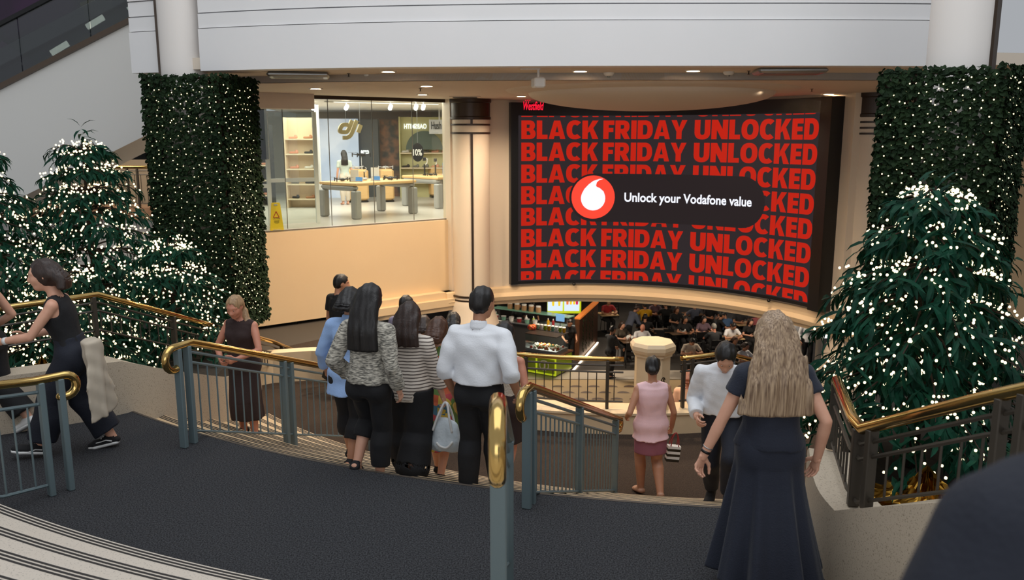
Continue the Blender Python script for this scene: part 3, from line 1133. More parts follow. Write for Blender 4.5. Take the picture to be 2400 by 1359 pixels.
housing = MB()
eps = 0.022
housing.ring(Wc, SR - 0.02, SR + 0.25, AS1 - 0.045, AS0 + 0.02, ZB, DZB, 64)
housing.ring(Wc, SR - 0.02, SR + 0.25, AS1 - 0.045, AS0 + 0.02, DZT, ZT, 64)
housing.ring(Wc, SR - 0.06, SR + 0.25, AS0 + 0.0, AS0 + 0.035, ZB, ZT, 4)
housing.ring(Wc, SR - 0.22, SR + 0.25, AS1 - 0.075, AS1 - 0.012, ZB, ZT, 6)
to_scr(housing.build('housing', M_BLACK, scr, auto=30))
M_DISP = mat('display_dark', rgb(10, 9, 9), .9, emit=(rgb(48, 41, 43), 1.0), spec=0)
M_RED = mat('display_red', rgb(8, 6, 6), .9, emit=(rgb(192, 36, 22), 1.0), spec=0)
M_REDC = mat('display_logo_red', rgb(20, 10, 10), .5, emit=(rgb(252, 62, 42), 1.2))
M_DWHITE = mat('display_white', rgb(40, 40, 40), .5, emit=(rgb(236, 238, 250), 1.15))
M_PILL = mat('display_pill', rgb(10, 9, 9), .9, emit=(rgb(42, 35, 36), 1.0), spec=0)
to_scr(arc_mesh('display', SR + 0.02, AS0 + 0.004, AS1 - 0.012, DZB, DZT, M_DISP, scr))

S_LEN = (AS0 - AS1) * SR


def text_mesh(s, size=1.0, bold=0.0, sx=1.0, shear=0.0):
    cu = bpy.data.curves.new('t', 'FONT')
    cu.body = s
    cu.size = size
    cu.offset = bold
    cu.shear = shear
    cu.resolution_u = 4
    o = bpy.data.objects.new('t', cu)
    COL.objects.link(o)
    dg = bpy.context.evaluated_depsgraph_get()
    me = bpy.data.meshes.new_from_object(o.evaluated_get(dg))
    bpy.data.objects.remove(o)
    bpy.data.curves.remove(cu)
    xs = [v.co.x for v in me.vertices]
    ys = [v.co.y for v in me.vertices]
    return me, min(xs), max(xs), min(ys), max(ys)


def fit_text(s, x0, x1, y0, y1, bold=0.0, shear=0.0):
    """bmesh of the text stretched into a rectangle"""
    me, a, b, c, d = text_mesh(s, 1.0, bold, shear=shear)
    bm = bmesh.new()
    bm.from_mesh(me)
    bpy.data.meshes.remove(me)
    for v in bm.verts:
        v.co = Vector((x0 + (v.co.x - a) * (x1 - x0) / (b - a), y0 + (v.co.y - c) * (y1 - y0) / (d - c), 0))
    return bm


def cut(bm, co, no):
    """keep the side the normal points away from"""
    g = list(bm.verts) + list(bm.edges) + list(bm.faces)
    bmesh.ops.bisect_plane(bm, geom=g, plane_co=co, plane_no=no, clear_outer=True)


def slice_x(bm, x0, x1, step):
    x = x0 + step
    while x < x1:
        g = list(bm.verts) + list(bm.edges) + list(bm.faces)
        bmesh.ops.bisect_plane(bm, geom=g, plane_co=(x, 0, 0), plane_no=(1, 0, 0))
        x += step


def bend_to_screen(bm, name, m, parent, r):
    """u along the screen from its left end, v = height -> onto the cylinder"""
    slice_x(bm, 0, S_LEN, 0.25)
    for v in bm.verts:
        u, h = v.co.x, v.co.y
        a = AS0 - u / SR
        v.co = Vector((r * math.cos(a), r * math.sin(a), h))
    bmesh.ops.recalc_face_normals(bm, faces=bm.faces)
    me = bpy.data.meshes.new(name)
    bm.to_mesh(me)
    bm.free()
    me.materials.append(m)
    return link_mesh(name, me, parent)


TS, HS = 0.30, 0.235     # stem and bar weights of the heavy capitals


def arc_pts(cx, cy, rx, ry, a0, a1, n=14, p=0.86):
    out = []
    for k in range(n + 1):
        a = R_(a0 + (a1 - a0) * k / n)
        c, s_ = math.cos(a), math.sin(a)
        out.append((cx + rx * math.copysign(abs(c) ** p, c), cy + ry * math.copysign(abs(s_) ** p, s_)))
    return out


def bowl(cx, cy, rx, ry, t, h, a0, a1, n=14):
    o, i = arc_pts(cx, cy, rx, ry, a0, a1, n), arc_pts(cx, cy, rx - t, ry - h, a0, a1, n)
    return [[o[k], o[k + 1], i[k + 1], i[k]] for k in range(n)]


def rect(x0, y0, x1, y1):
    return [(x0, y0), (x1, y0), (x1, y1), (x0, y1)]


def glyph(ch):
    """heavy sans capital: width and polygons in units of the cap height"""
    t, h = TS, HS
    st = rect(0, 0, t, 1)
    if ch == 'I':
        return t, [st]
    if ch == 'L':
        return .60, [st, rect(t, 0, .60, h)]
    if ch == 'F':
        return .62, [st, rect(t, 1 - h, .62, 1), rect(t, .38, .57, .38 + h * .95)]
    if ch == 'E':
        return .64, [st, rect(t, 1 - h, .64, 1), rect(t, .395, .60, .395 + h * .95), rect(t, 0, .64, h)]
    if ch == 'A':
        w = .92
        lf = [(0, 0), (.28, 0), (w / 2, .72), (w / 2, 1), (w / 2 - .17, 1)]
        return w, [lf, [(w - x, y) for x, y in lf[::-1]], rect(.22, .17, w - .22, .17 + h * .85)]
    if ch == 'K':
        w = .88
        return w, [st, [(t, .33), (t + .02, .60), (w - .33, 1), (w - .01, 1), (t + .24, .52)], [(t + .08, .50), (t + .28, .62), (w, 0), (w - .33, 0)]]
    if ch == 'N':
        w = .88
        return w, [rect(0, 0, t * .95, 1), rect(w - t * .95, 0, w, 1), [(0, 1), (t * 1.08, 1), (w, 0), (w - t * 1.08, 0)]]
    if ch == 'Y':
        w = .90
        return w, [rect(w / 2 - t / 2, 0, w / 2 + t / 2, .44), [(0, 1), (.30, 1), (w / 2, .62), (w / 2, .38), (w / 2 - t / 2, .40)], [(w - .30, 1), (w, 1), (w / 2 + t / 2, .40), (w / 2, .38), (w / 2, .62)]]
    if ch == 'O':
        w = .94
        return w, bowl(w / 2, .5, w / 2, .515, t, h, 0, 360, 36)
    if ch == 'C':
        w = .80
        return w, bowl(.46, .5, .46, .515, t, h, 48, 312, 26)
    if ch == 'U':
        w = .84
        return w, [rect(0, .38, t, 1), rect(w - t, .38, w, 1)] + bowl(w / 2, .38, w / 2, .395, t, h, 180, 360, 18)
    if ch == 'D':
        w = .86
        return w, [st, rect(t, 1 - h, .42, 1), rect(t, 0, .42, h)] + bowl(.42, .5, w - .42, .5, t, h, -90, 90, 18)
    if ch == 'B':
        w = .80
        return w, [st, rect(t, 1 - h * .92, .46, 1), rect(t, 0, .46, h * .92), rect(t, .42, .48, .60)] + bowl(.46, .735, .30, .265, t * .95, h * .92, -90, 90, 14) + bowl(.46, .28, .34, .28, t * .95, h * .92, -90, 90, 14)
    if ch == 'R':
        w = .84
        return w, [st, rect(t, 1 - h, .46, 1), rect(t, .34, .46, .34 + h * .9)] + bowl(.46, .67, .34, .33, t, h, -90, 90, 14) + [[(.30, .38), (.62, .42), (w, 0), (w - .32, 0)]]


def word_bm(word, x0, x1, y0, y1):
    x, polys = 0.0, []
    for ch in word:
        w, ps = glyph(ch)
        polys += [[(x + a, b) for a, b in p] for p in ps]
        x += w + .065
    x -= .065
    bm = bmesh.new()
    for p in polys:
        try:
            bm.faces.new([bm.verts.new((x0 + a * (x1 - x0) / x, y0 + b * (y1 - y0), 0)) for a, b in p])
        except ValueError:
            pass
    return bm


U0, U1 = 0.10, S_LEN - 0.18
rowh = 0.555
# baseline heights measured from the top row down
tops = [3.115 - rowh * i for i in range(-1, 9)]
for t in tops:
    bm = None
    # three words, each fitted into its own span so the spacing follows the advert
    parts = (('BLACK', 0.0, 0.258), ('FRIDAY', 0.274, 0.548), ('UNLOCKED', 0.573, 1.0))
    for wd, fa, fb in parts:
        b2 = word_bm(wd, U0 + (U1 - U0) * fa, U0 + (U1 - U0) * fb, t - 0.465, t)
        if t > DZT:
            cut(b2, (0, DZT - 0.012, 0), (0, 1, 0))
        if t - 0.465 < DZB:
            cut(b2, (0, DZB + 0.03, 0), (0, -1, 0))
        if len(b2.faces) == 0:
            b2.free()
            continue
        bend_to_screen(b2, 'lettering', M_RED, scr, SR + 0.012)

# dark pill over the rows
def pill(u0, u1, v0, v1):
    bm = bmesh.new()
    r = (v1 - v0) / 2
    pts = []
    for k in range(17):
        a = -pi / 2 + pi * k / 16
        pts.append((u1 - r + r * math.cos(a), v0 + r + r * math.sin(a)))
    for k in range(17):
        a = pi / 2 + pi * k / 16
        pts.append((u0 + r + r * math.cos(a), v0 + r + r * math.sin(a)))
    bm.faces.new([bm.verts.new((x, y, 0)) for x, y in pts])
    return bm


def uv_px(px, py):
    """screen position seen at a pixel -> (u, v) on the screen cylinder"""
    k = ray(px, py)
    a2 = k[0] ** 2 + k[1] ** 2
    b2 = -2 * (k[0] * Wc[0] + k[1] * Wc[1])
    c2 = Wc[0] ** 2 + Wc[1] ** 2 - SR ** 2
    t = (-b2 + math.sqrt(b2 * b2 - 4 * a2 * c2)) / (2 * a2)
    x, y, z = k[0] * t, k[1] * t, CAM_H + k[2] * t
    return (AS0 - math.atan2(y - Wc[1], x - Wc[0])) * SR, z


lu, lv_ = uv_px(1390, 462)
RL = 0.56
ru, rv = uv_px(1792, 480)
bend_to_screen(pill(lu - RL - 0.06, ru, lv_ - RL - 0.08, lv_ + RL + 0.05), 'banner', M_PILL, scr, SR + 0.008)


def poly_bm(pts):
    bm = bmesh.new()
    bm.faces.new([bm.verts.new((x, y, 0)) for x, y in pts])
    return bm


bend_to_screen(poly_bm([(lu + RL * math.cos(2 * pi * k / 48), lv_ + RL * math.sin(2 * pi * k / 48)) for k in range(48)]), 'round_logo', M_REDC, scr, SR + 0.004)
q = []
rq = 0.315
for k in range(40):
    a = R_(100) + 2 * pi * k / 40 * 0.80 + 0.25
    q.append((lu - 0.0 + rq * math.cos(a), lv_ - 0.03 + rq * math.sin(a)))
q = [(lu + rq * math.cos(R_(150 + 235 * k / 30)), lv_ - 0.03 + rq * math.sin(R_(150 + 235 * k / 30))) for k in range(31)]
q += [(lu + .27, lv_ + .15), (lu + .17, lv_ + .235), (lu + .09, lv_ + .27), (lu + .07, lv_ + .30), (lu + .09, lv_ + .38), (lu + .15, lv_ + .44), (lu + .26, lv_ + .475),
      (lu + .16, lv_ + .475), (lu - .0, lv_ + .42), (lu - .12, lv_ + .33), (lu - .23, lv_ + .21)]
bend_to_screen(poly_bm(q), 'drop_mark', M_DWHITE, scr, SR + 0.000)
tu0, tv0 = uv_px(1463, 478)
tu1, tv1 = uv_px(1761, 487)
bend_to_screen(fit_text('Unlock your Vodafone value', tu0, tu1, lv_ - 0.18, lv_ + 0.13, bold=0.022), 'advert_text', M_DWHITE, scr, SR + 0.000)
wu0, wv = uv_px(1226, 256)
wu1, wv1 = uv_px(1274, 240)
bend_to_screen(fit_text('Westfield', wu0, wu1, wv - 0.02, wv1 + 0.02, bold=0.012, shear=0.25), 'housing_sign', mat('sign_red', rgb(60, 8, 14), .5, emit=(rgb(240, 20, 50), 1.6)), scr, SR - 0.03)
crn = bmesh.new()
for i in range(3):
    c_ = wu0 + 0.06 + i * 0.055
    crn.faces.new([crn.verts.new((c_ + .02 * math.cos(2 * pi * k / 8), wv1 + .055 + .02 * math.sin(2 * pi * k / 8), 0)) for k in range(8)])
bend_to_screen(crn, 'housing_sign', MATS['sign_red'], scr, SR - 0.03)
for px, py, lb in ((1345, 668, ''), (1805, 702, '')):
    u, v = uv_px(px, py)
    a = AS0 - u / SR
    b = MB().ball(((SR - .05) * math.cos(a), (SR - .05) * math.sin(a), ZB - 0.03), 0.045, 8)
    b.build('sensor', M_BLACK, scr)

# ================================================================== CEILING FITTINGS
M_GLOW = mat('downlight_glow', rgb(255, 240, 220), .4, emit=((1.0, 0.84, 0.64), 14.0))
ZL1, ZL2 = FZ + 0.03, CEIL_Z


def downlight(px, py, z, label, r=0.10, power=None):
    p = G(px, py, z)
    o = thing('downlight', label, 'ceiling light', p, group='round ceiling downlights')
    MB().hoop([(r, -0.001), (r + .03, -0.001), (r + .03, -0.012), (r, -0.014)], n=20).build('trim_ring', M_WHITE, o)
    MB().lathe([(0.001, -0.006), (r, -0.006)], n=20).build('lens', M_GLOW, o)
    l = bpy.data.lights.new('downlight_lamp', 'SPOT')
    l.energy = power or 470
    l.color = (1.0, 0.80, 0.58)
    l.spot_size = R_(150)
    l.spot_blend = 0.8
    l.shadow_soft_size = 0.10
    lo = bpy.data.objects.new('downlight_lamp', l)
    COL.objects.link(lo)
    lo.parent = o
    lo.location = (0, 0, -0.04)
    return o


for px, py, z, lb in ((910, 167, ZL1, 'round downlight in the front ceiling strip, farthest left'), (1360, 166, ZL1, 'round downlight in the front ceiling strip, left of the smoke detector'),
                      (1625, 165, ZL1, 'round downlight in the front ceiling strip, right of the smoke detector'), (1905, 162, ZL1, 'round downlight in the front ceiling strip beside the air conditioner'),
                      (740, 207, ZL2, 'round downlight close to the bulkhead over the shop entrance'), (1000, 201, ZL2, 'round downlight before the shop window'),
                      (1365, 199, ZL2, 'round downlight in front of the ceiling dome, left'), (1797, 200, ZL2, 'round downlight in front of the ceiling dome, right'),
                      (990, 221, ZL2, 'round downlight nearest to the top of the shop window'), (1270, 218, ZL2, 'round downlight at the left rim of the ceiling dome'),
                      (1222, 225, ZL2, 'round downlight above the screen sign at its upper left corner'),
                      (1620, 218, ZL2, 'round downlight at the right rim of the ceiling dome'), (1748, 224, ZL2, 'round downlight right of the ceiling dome, upper of a pair'),
                      (1760, 229, ZL2, 'round downlight right of the ceiling dome, lower of a pair'), (1942, 220, ZL2, 'round downlight over the right end of the screen')):
    downlight(px, py, z, lb)


def at_ceiling(px, py, z):
    return G(px, py, z)


# air conditioning cassettes
for px, py, w_, lb, rz in ((700, 170, 0.95, 'grey rectangular ceiling air unit on the left behind the parapet', 0.2), (1850, 160, 1.0, 'grey rectangular ceiling air unit on the right behind the parapet', -0.1)):
    p = at_ceiling(px, py, ZL1)
    o = thing('air_unit', lb, 'air conditioner', p, rz)
    MB().bbox((0, 0, -0.045), (w_, 0.6, 0.08), 0.03).build('casing', M_STEEL, o)
    MB().box((0, 0, -0.085), (w_ * .8, 0.4, 0.012)).build('grille', mat('grey_grille', rgb(120, 118, 112), .5), o)
# small fittings
for px, py, z, nm, lb, cat in ((862, 175, ZL1, 'smoke_detector', 'white round smoke detector on the front ceiling strip, left', 'smoke detector'), (1427, 170, ZL1, 'smoke_detector', 'grey smoke detector on the front ceiling strip in the middle', 'smoke detector'),
                           (1708, 168, ZL1, 'smoke_detector', 'white smoke detector on the front ceiling strip, right', 'smoke detector'), (1402, 208, ZL2, 'smoke_detector', 'small smoke detector before the ceiling dome', 'smoke detector')):
    p = at_ceiling(px, py, z)
    o = thing(nm, lb, cat, p)
    MB().lathe([(0.085, 0), (0.085, -0.02), (0.06, -0.05), (0.001, -0.055)], n=20).build('cover', M_WHITE, o, auto=30)
    MB().lathe([(0.03, -0.05), (0.02, -0.075), (0.001, -0.075)], n=12).build('sensor', M_STEEL, o)
for px, py, z, lb in ((817, 172, ZL1, 'small sprinkler head on the front ceiling strip, left'), (1755, 166, ZL1, 'small sprinkler head on the front ceiling strip, right'), (985, 207, ZL2, 'small sprinkler head before the shop window'), (1433, 226, ZL2, 'small sprinkler head under the ceiling dome'), (1903, 208, ZL2, 'small sprinkler head above the right end of the screen')):
    p = at_ceiling(px, py, z)
    o = thing('sprinkler', lb, 'sprinkler', p)
    MB().lathe([(0.03, 0), (0.03, -0.006), (0.01, -0.01), (0.01, -0.05), (0.001, -0.05)], n=10).build('body', M_DARK, o)
    MB().lathe([(0.001, -0.052), (0.025, -0.052), (0.025, -0.056), (0.001, -0.056)], n=10).build('deflector', M_DARK, o)
for px, py, lb in ((1090, 226, 'dark square ceiling vent over the left column'), (1895, 226, 'dark square ceiling vent over the right end of the screen')):
    p = at_ceiling(px, py, CEIL_Z)
    o = thing('ceiling_vent', lb, 'vent', p)
    MB().box((0, 0, -0.012), (0.7, 0.5, 0.02)).build('frame', M_CEIL, o)
    MB().box((0, 0, -0.026), (0.55, 0.35, 0.012)).build('grille', M_BLACK, o)
# spotlight projector hanging on an arm
p = at_ceiling(1262, 160, ZL1)
o = thing('projector', 'white box projector hanging from the ceiling above the screen sign', 'projector', p)
MB().box((-0.12, 0, -0.01), (0.30, 0.05, 0.02)).build('mount_rail', M_WHITE, o)
MB().tube([(0, 0, 0), (0, 0, -0.13)], 0.018, 8).build('stem', M_WHITE, o)
pb = MB().bbox((0, 0, -0.21), (0.17, 0.26, 0.15), 0.02, 0.2).build('body', M_WHITE, o)

# ================================================================== PEOPLE
class Field:
    """signed distance on a grid, meshed with surface nets"""

    def __init__(s, lo, hi, vox):
        s.lo = np.array(lo, float)
        s.vox = vox
        s.n = np.maximum(2, np.ceil((np.array(hi) - s.lo) / vox).astype(int) + 1)
        s.d = np.full(s.n, 1.0, np.float32)
        s.ax = [s.lo[i] + vox * np.arange(s.n[i]) for i in range(3)]

    def block(s, lo, hi):
        sl_ = []
        for i in range(3):
            a = int(max(0, math.floor((lo[i] - s.lo[i]) / s.vox)))
            b = int(min(s.n[i], math.ceil((hi[i] - s.lo[i]) / s.vox) + 1))
            if b <= a:
                return None
            sl_.append(slice(a, b))
        X = s.ax[0][sl_[0]][:, None, None]
        Y = s.ax[1][sl_[1]][None, :, None]
        Z = s.ax[2][sl_[2]][None, None, :]
        return tuple(sl_), X, Y, Z

    def merge(s, sl_, d, k, sub=False):
        a = s.d[sl_]
        if sub:
            s.d[sl_] = np.maximum(a, -d)
            return
        if k > 0:
            h = np.maximum(k - np.abs(a - d), 0) / k
            s.d[sl_] = np.minimum(a, d) - h * h * k * 0.25
        else:
            s.d[sl_] = np.minimum(a, d)

    def seg(s, a, b, ra, rb, k=0.02, flat=1.0, lat=(1, 0, 0), sub=False, clip=None, cap=1.0):
        """tapered capsule; flat = depth / width, lat = direction of the width"""
        a, b = np.array(a, float), np.array(b, float)
        m = max(ra, rb) * max(1, flat) + k + 2 * s.vox
        bl = s.block(np.minimum(a, b) - m, np.maximum(a, b) + m)
        if bl is None:
            return
        sl_, X, Y, Z = bl
        ab = b - a
        L = np.linalg.norm(ab)
        w = ab / L if L > 1e-6 else np.array((0, 0, 1.0))
        l_ = np.array(lat, float)
        u = l_ - w * l_.dot(w)
        if np.linalg.norm(u) < 1e-3:
            u = np.cross(w, (0, 1, 0.1))
        u /= np.linalg.norm(u)
        v = np.cross(w, u)
        dx, dy, dz = X - a[0], Y - a[1], Z - a[2]
        pw = dx * w[0] + dy * w[1] + dz * w[2]
        pu = dx * u[0] + dy * u[1] + dz * u[2]
        pv = dx * v[0] + dy * v[1] + dz * v[2]
        t = np.clip(pw / max(L, 1e-6), 0, 1)
        e = pw - t * L
        rx = ra + (rb - ra) * t
        ry = rx * flat
        rm = np.minimum(rx, ry)
        kk = np.sqrt((pu / rx) ** 2 + (pv / ry) ** 2 + (e / (rm * cap)) ** 2)
        d = ((kk - 1) * rm).astype(np.float32)
        if clip is not None:
            p, nn = np.array(clip[0], float), np.array(clip[1], float)
            d = np.maximum(d, ((X - p[0]) * nn[0] + (Y - p[1]) * nn[1] + (Z - p[2]) * nn[2]).astype(np.float32))
        s.merge(sl_, d, k, sub)

    def ell(s, c, r, k=0.02, rot=None, sub=False):
        c = np.array(c, float)
        m = max(r) + k + 2 * s.vox
        bl = s.block(c - m, c + m)
        if bl is None:
            return
        sl_, X, Y, Z = bl
        dx, dy, dz = X - c[0], Y - c[1], Z - c[2]
        if rot is not None:
            q = np.array(rot.transposed())
            dx, dy, dz = (q[0][0] * dx + q[0][1] * dy + q[0][2] * dz, q[1][0] * dx + q[1][1] * dy + q[1][2] * dz, q[2][0] * dx + q[2][1] * dy + q[2][2] * dz)
        kk = np.sqrt((dx / r[0]) ** 2 + (dy / r[1]) ** 2 + (dz / r[2]) ** 2)
        s.merge(sl_, ((kk - 1) * min(r)).astype(np.float32), k, sub)

    def chain(s, pts, rad, k=.02, clip=None):
        """one tapering limb through several joints"""
        T = Field.__new__(Field)
        T.lo, T.vox, T.n, T.ax = s.lo, s.vox, s.n, s.ax
        T.d = np.full(s.n, 1.0, np.float32)
        for a, b, ra, rb in zip(pts, pts[1:], rad, rad[1:]):
            T.seg(a, b, ra, rb, 0, clip=None)
        if clip is not None:
            p, n = clip
            d = (s.ax[0] - p[0])[:, None, None] * n[0] + (s.ax[1] - p[1])[None, :, None] * n[1] + (s.ax[2] - p[2])[None, None, :] * n[2]
            near = (s.ax[0] - p[0])[:, None, None] ** 2 + (s.ax[1] - p[1])[None, :, None] ** 2 + (s.ax[2] - p[2])[None, None, :] ** 2 < 0.15 ** 2
            T.d = np.where(near, np.maximum(T.d, d), T.d).astype(np.float32)
        s.merge((slice(None),) * 3, T.d, k)

    def loft(s, secs, k=0.02, rip=None):
        """sections ((x,y,z), half width, half depth, lateral direction), joined along their centres"""
        P = [np.concatenate([np.array(c, float), [rx, ry], np.array(l, float)]) for c, rx, ry, l in secs]
        Q = []
        sub = 4
        for i in range(len(P) - 1):
            p0, p1, p2, p3 = P[max(i - 1, 0)], P[i], P[i + 1], P[min(i + 2, len(P) - 1)]
            for j in range(sub):
                t = j / sub
                Q.append(0.5 * (2 * p1 + (p2 - p0) * t + (2 * p0 - 5 * p1 + 4 * p2 - p3) * t * t + (3 * p1 - p0 - 3 * p2 + p3) * t ** 3))
        Q.append(P[-1])
        T = np.full(s.n, 1.0, np.float32)
        nq = len(Q)
        for i in range(nq - 1):
            qa, qb = Q[i], Q[i + 1]
            a, b = qa[:3], qb[:3]
            m = max(qa[3], qb[3], qa[4], qb[4]) * 1.35 + k + 2 * s.vox
            bl = s.block(np.minimum(a, b) - m, np.maximum(a, b) + m)
            if bl is None:
                continue
            sl_, X, Y, Z = bl
            ab = b - a
            L = np.linalg.norm(ab)
            w = ab / L
            l_ = qa[5:] + qb[5:]
            u = l_ - w * l_.dot(w)
            u /= np.linalg.norm(u)
            v = np.cross(w, u)
            dx, dy, dz = X - a[0], Y - a[1], Z - a[2]
            pw = dx * w[0] + dy * w[1] + dz * w[2]
            pu = dx * u[0] + dy * u[1] + dz * u[2]
            pv = dx * v[0] + dy * v[1] + dz * v[2]
            t = np.clip(pw / L, 0, 1)
            e = pw - t * L
            rx = qa[3] + (qb[3] - qa[3]) * t
            ry = qa[4] + (qb[4] - qa[4]) * t
            if rip is not None:
                n_, amp, ph = rip
                ang = np.arctan2(pv / ry, pu / rx)
                f = 1 + amp * (1 - (i + t) / (nq - 1)) * (np.sin(ang * n_ + ph) + 0.5 * np.sin(ang * round(n_ * 1.7) + ph * 2))
                rx = rx * f
                ry = ry * f
            rm = np.minimum(rx, ry)
            ec = rm * (0.35 if i in (0, nq - 2) else 0.12)
            kk = np.sqrt((pu / rx) ** 2 + (pv / ry) ** 2 + (e / ec) ** 2)
            d = ((kk - 1) * rm).astype(np.float32)
            T[sl_] = np.minimum(T[sl_], d)
        s.merge((slice(None),) * 3, T, k)

    def plane(s, p, n):
        """cut away the side the normal points to"""
        d = (s.ax[0] - p[0])[:, None, None] * n[0] + (s.ax[1] - p[1])[None, :, None] * n[1] + (s.ax[2] - p[2])[None, None, :] * n[2]
        s.d = np.maximum(s.d, d.astype(np.float32))

    def ripple(s, amp, freq, seed=0, axes=(1, 1, 1)):
        rn = np.random.RandomState(seed)
        acc = 0
        for i in range(5):
            q = rn.randn(3) * freq * np.array(axes)
            acc = acc + np.sin((s.ax[0] * q[0])[:, None, None] + (s.ax[1] * q[1])[None, :, None] + (s.ax[2] * q[2])[None, None, :] + rn.rand() * 6)
        s.d = s.d + (amp * acc / 2.2).astype(np.float32)

    def mesh_data(s):
        d = s.d
        n = d.shape
        d = d.copy()
        d[0], d[-1] = np.maximum(d[0], 1e-3), np.maximum(d[-1], 1e-3)
        d[:, 0], d[:, -1] = np.maximum(d[:, 0], 1e-3), np.maximum(d[:, -1], 1e-3)
        d[:, :, 0], d[:, :, -1] = np.maximum(d[:, :, 0], 1e-3), np.maximum(d[:, :, -1], 1e-3)
        ins = d < 0
        cs = [ins[i:n[0] - 1 + i, j:n[1] - 1 + j, k:n[2] - 1 + k] for i in (0, 1) for j in (0, 1) for k in (0, 1)]
        sm = sum(c.astype(np.int8) for c in cs)
        act = (sm > 0) & (sm < 8)
        idx = np.full(act.shape, -1, np.int64)
        cells = np.argwhere(act)
        if len(cells) == 0:
            return np.zeros((0, 3)), np.zeros((0, 4), int)
        idx[act] = np.arange(len(cells))
        acc = np.zeros((len(cells), 3))
        cnt = np.zeros(len(cells))
        offs = np.array([(i, j, k) for i in (0, 1) for j in (0, 1) for k in (0, 1)])
        vals = np.stack([d[cells[:, 0] + o[0], cells[:, 1] + o[1], cells[:, 2] + o[2]] for o in offs], 1)
        for a in range(8):
            for b in range(a + 1, 8):
                if np.abs(offs[a] - offs[b]).sum() != 1:
                    continue
                va, vb = vals[:, a], vals[:, b]
                x = (va < 0) != (vb < 0)
                t = np.where(x, va / np.where(x, va - vb, 1), 0)
                p = offs[a] + t[:, None] * (offs[b] - offs[a])
                acc[x] += p[x]
                cnt[x] += 1
        V = s.lo + (cells + acc / cnt[:, None]) * s.vox
        quads = []
        for ax in range(3):
            o = [0, 0, 0]
            o[ax] = 1
            A = ins[:n[0] - o[0], :n[1] - o[1], :n[2] - o[2]]
            B = ins[o[0]:, o[1]:, o[2]:]
            e = np.argwhere(A != B)
            u, v = (ax + 1) % 3, (ax + 2) % 3
            ok = (e[:, u] > 0) & (e[:, v] > 0) & (e[:, u] < n[u] - 1) & (e[:, v] < n[v] - 1)
            e = e[ok]
            eu, ev = np.zeros(3, int), np.zeros(3, int)
            eu[u], ev[v] = 1, 1

            def at(q):
                return idx[q[:, 0], q[:, 1], q[:, 2]]
            q = np.stack([at(e - eu - ev), at(e - ev), at(e), at(e - eu)], 1)
            fl = ins[e[:, 0], e[:, 1], e[:, 2]]
            q[~fl] = q[~fl][:, ::-1]
            quads.append(q)
        return V, np.concatenate(quads)


def field_mesh(name, F, m, parent, extra=None):
    V, Q = F.mesh_data()
    return raw_mesh(name, V, Q, m, parent, extra)


def raw_mesh(name, V, Q, m, parent, extra=None):
    if extra:
        for v2, q2 in extra:
            Q = np.concatenate([Q, q2 + len(V)])
            V = np.concatenate([V, v2])
    me = bpy.data.meshes.new(name)
    me.vertices.add(len(V))
    me.vertices.foreach_set('co', np.asarray(V, np.float32).ravel())
    me.loops.add(Q.size)
    me.loops.foreach_set('vertex_index', Q.ravel().astype(np.int32))
    me.polygons.add(len(Q))
    me.polygons.foreach_set('loop_start', np.arange(0, Q.size, 4, dtype=np.int32))
    me.polygons.foreach_set('use_smooth', np.ones(len(Q), bool))
    me.update(calc_edges=True)
    me.validate()
    me.materials.append(m)
    return link_mesh(name, me, parent)


def V3(*a):
    return np.array(a, float)


def rotz(v, a):
    c, s_ = math.cos(a), math.sin(a)
    return V3(v[0] * c - v[1] * s_, v[0] * s_ + v[1] * c, v[2])


def rotx(v, a):
    c, s_ = math.cos(a), math.sin(a)
    return V3(v[0], v[1] * c - v[2] * s_, v[1] * s_ + v[2] * c)


def ik(a, b, la, lb, pole):
    """middle joint between a and b with bone lengths la, lb bending towards pole"""
    ab = b - a
    L = np.linalg.norm(ab)
    if L > (la + lb) * 0.999:
        b = a + ab / L * (la + lb) * 0.999
        ab = b - a
        L = np.linalg.norm(ab)
    w = ab / L
    x = (la * la - lb * lb + L * L) / (2 * L)
    h = math.sqrt(max(0, la * la - x * x))
    p = np.array(pole, float)
    p = p - w * p.dot(w)
    p /= max(1e-6, np.linalg.norm(p))
    return a + w * x + p * h, b


_HAND = {}


def hand_mesh(curl, vox=0.0042):
    """left hand: wrist at 0, fingers along -z, palm faces +x (towards the thigh), thumb towards +y"""
    key = round(curl, 2)
    if key in _HAND:
        return _HAND[key]
    F = Field((-.05, -.08, -.215), (.10, .085, .04), vox)
    F.seg((0, 0, .035), (0, 0, -.01), .024, .025, 0, flat=.78, lat=(0, 1, 0))
    F.seg((0, 0, -.012), (.002, .002, -.078), .030, .038, .012, flat=.42, lat=(0, 1, 0), cap=1)
    spec = [(.030, .072, .0092), (.010, .080, .0095), (-.011, .074, .0090), (-.030, .058, .0080)]
    for i, (y, L, r) in enumerate(spec):
        p = V3(.003, y, -.080 + abs(i - 1.2) * .004)
        a = curl * (0.55 + .07 * i)
        sp = (y) * 1.6
        for j, f in enumerate((.46, .31, .23)):
            dv = V3(math.sin(a), sp * math.cos(a), -math.cos(a))
            dv /= np.linalg.norm(dv)
            q = p + dv * L * f
            F.seg(p, q, r * (1 - .09 * j), r * (1 - .09 * (j + 1)), .004)
            p = q
            a += curl * (.75 + .05 * i)
    p = V3(.006, .024, -.026)
    for j, (dv, L, r) in enumerate(((V3(.35, .72, -.60), .042, .0135), (V3(.35, .38, -.85), .032, .0108), (V3(.40, .10, -.9), .026, .0092))):
        q = p + dv / np.linalg.norm(dv) * L
        F.seg(p, q, r, r * .9, .007)
        p = q
    _HAND[key] = F.mesh_data()
    return _HAND[key]


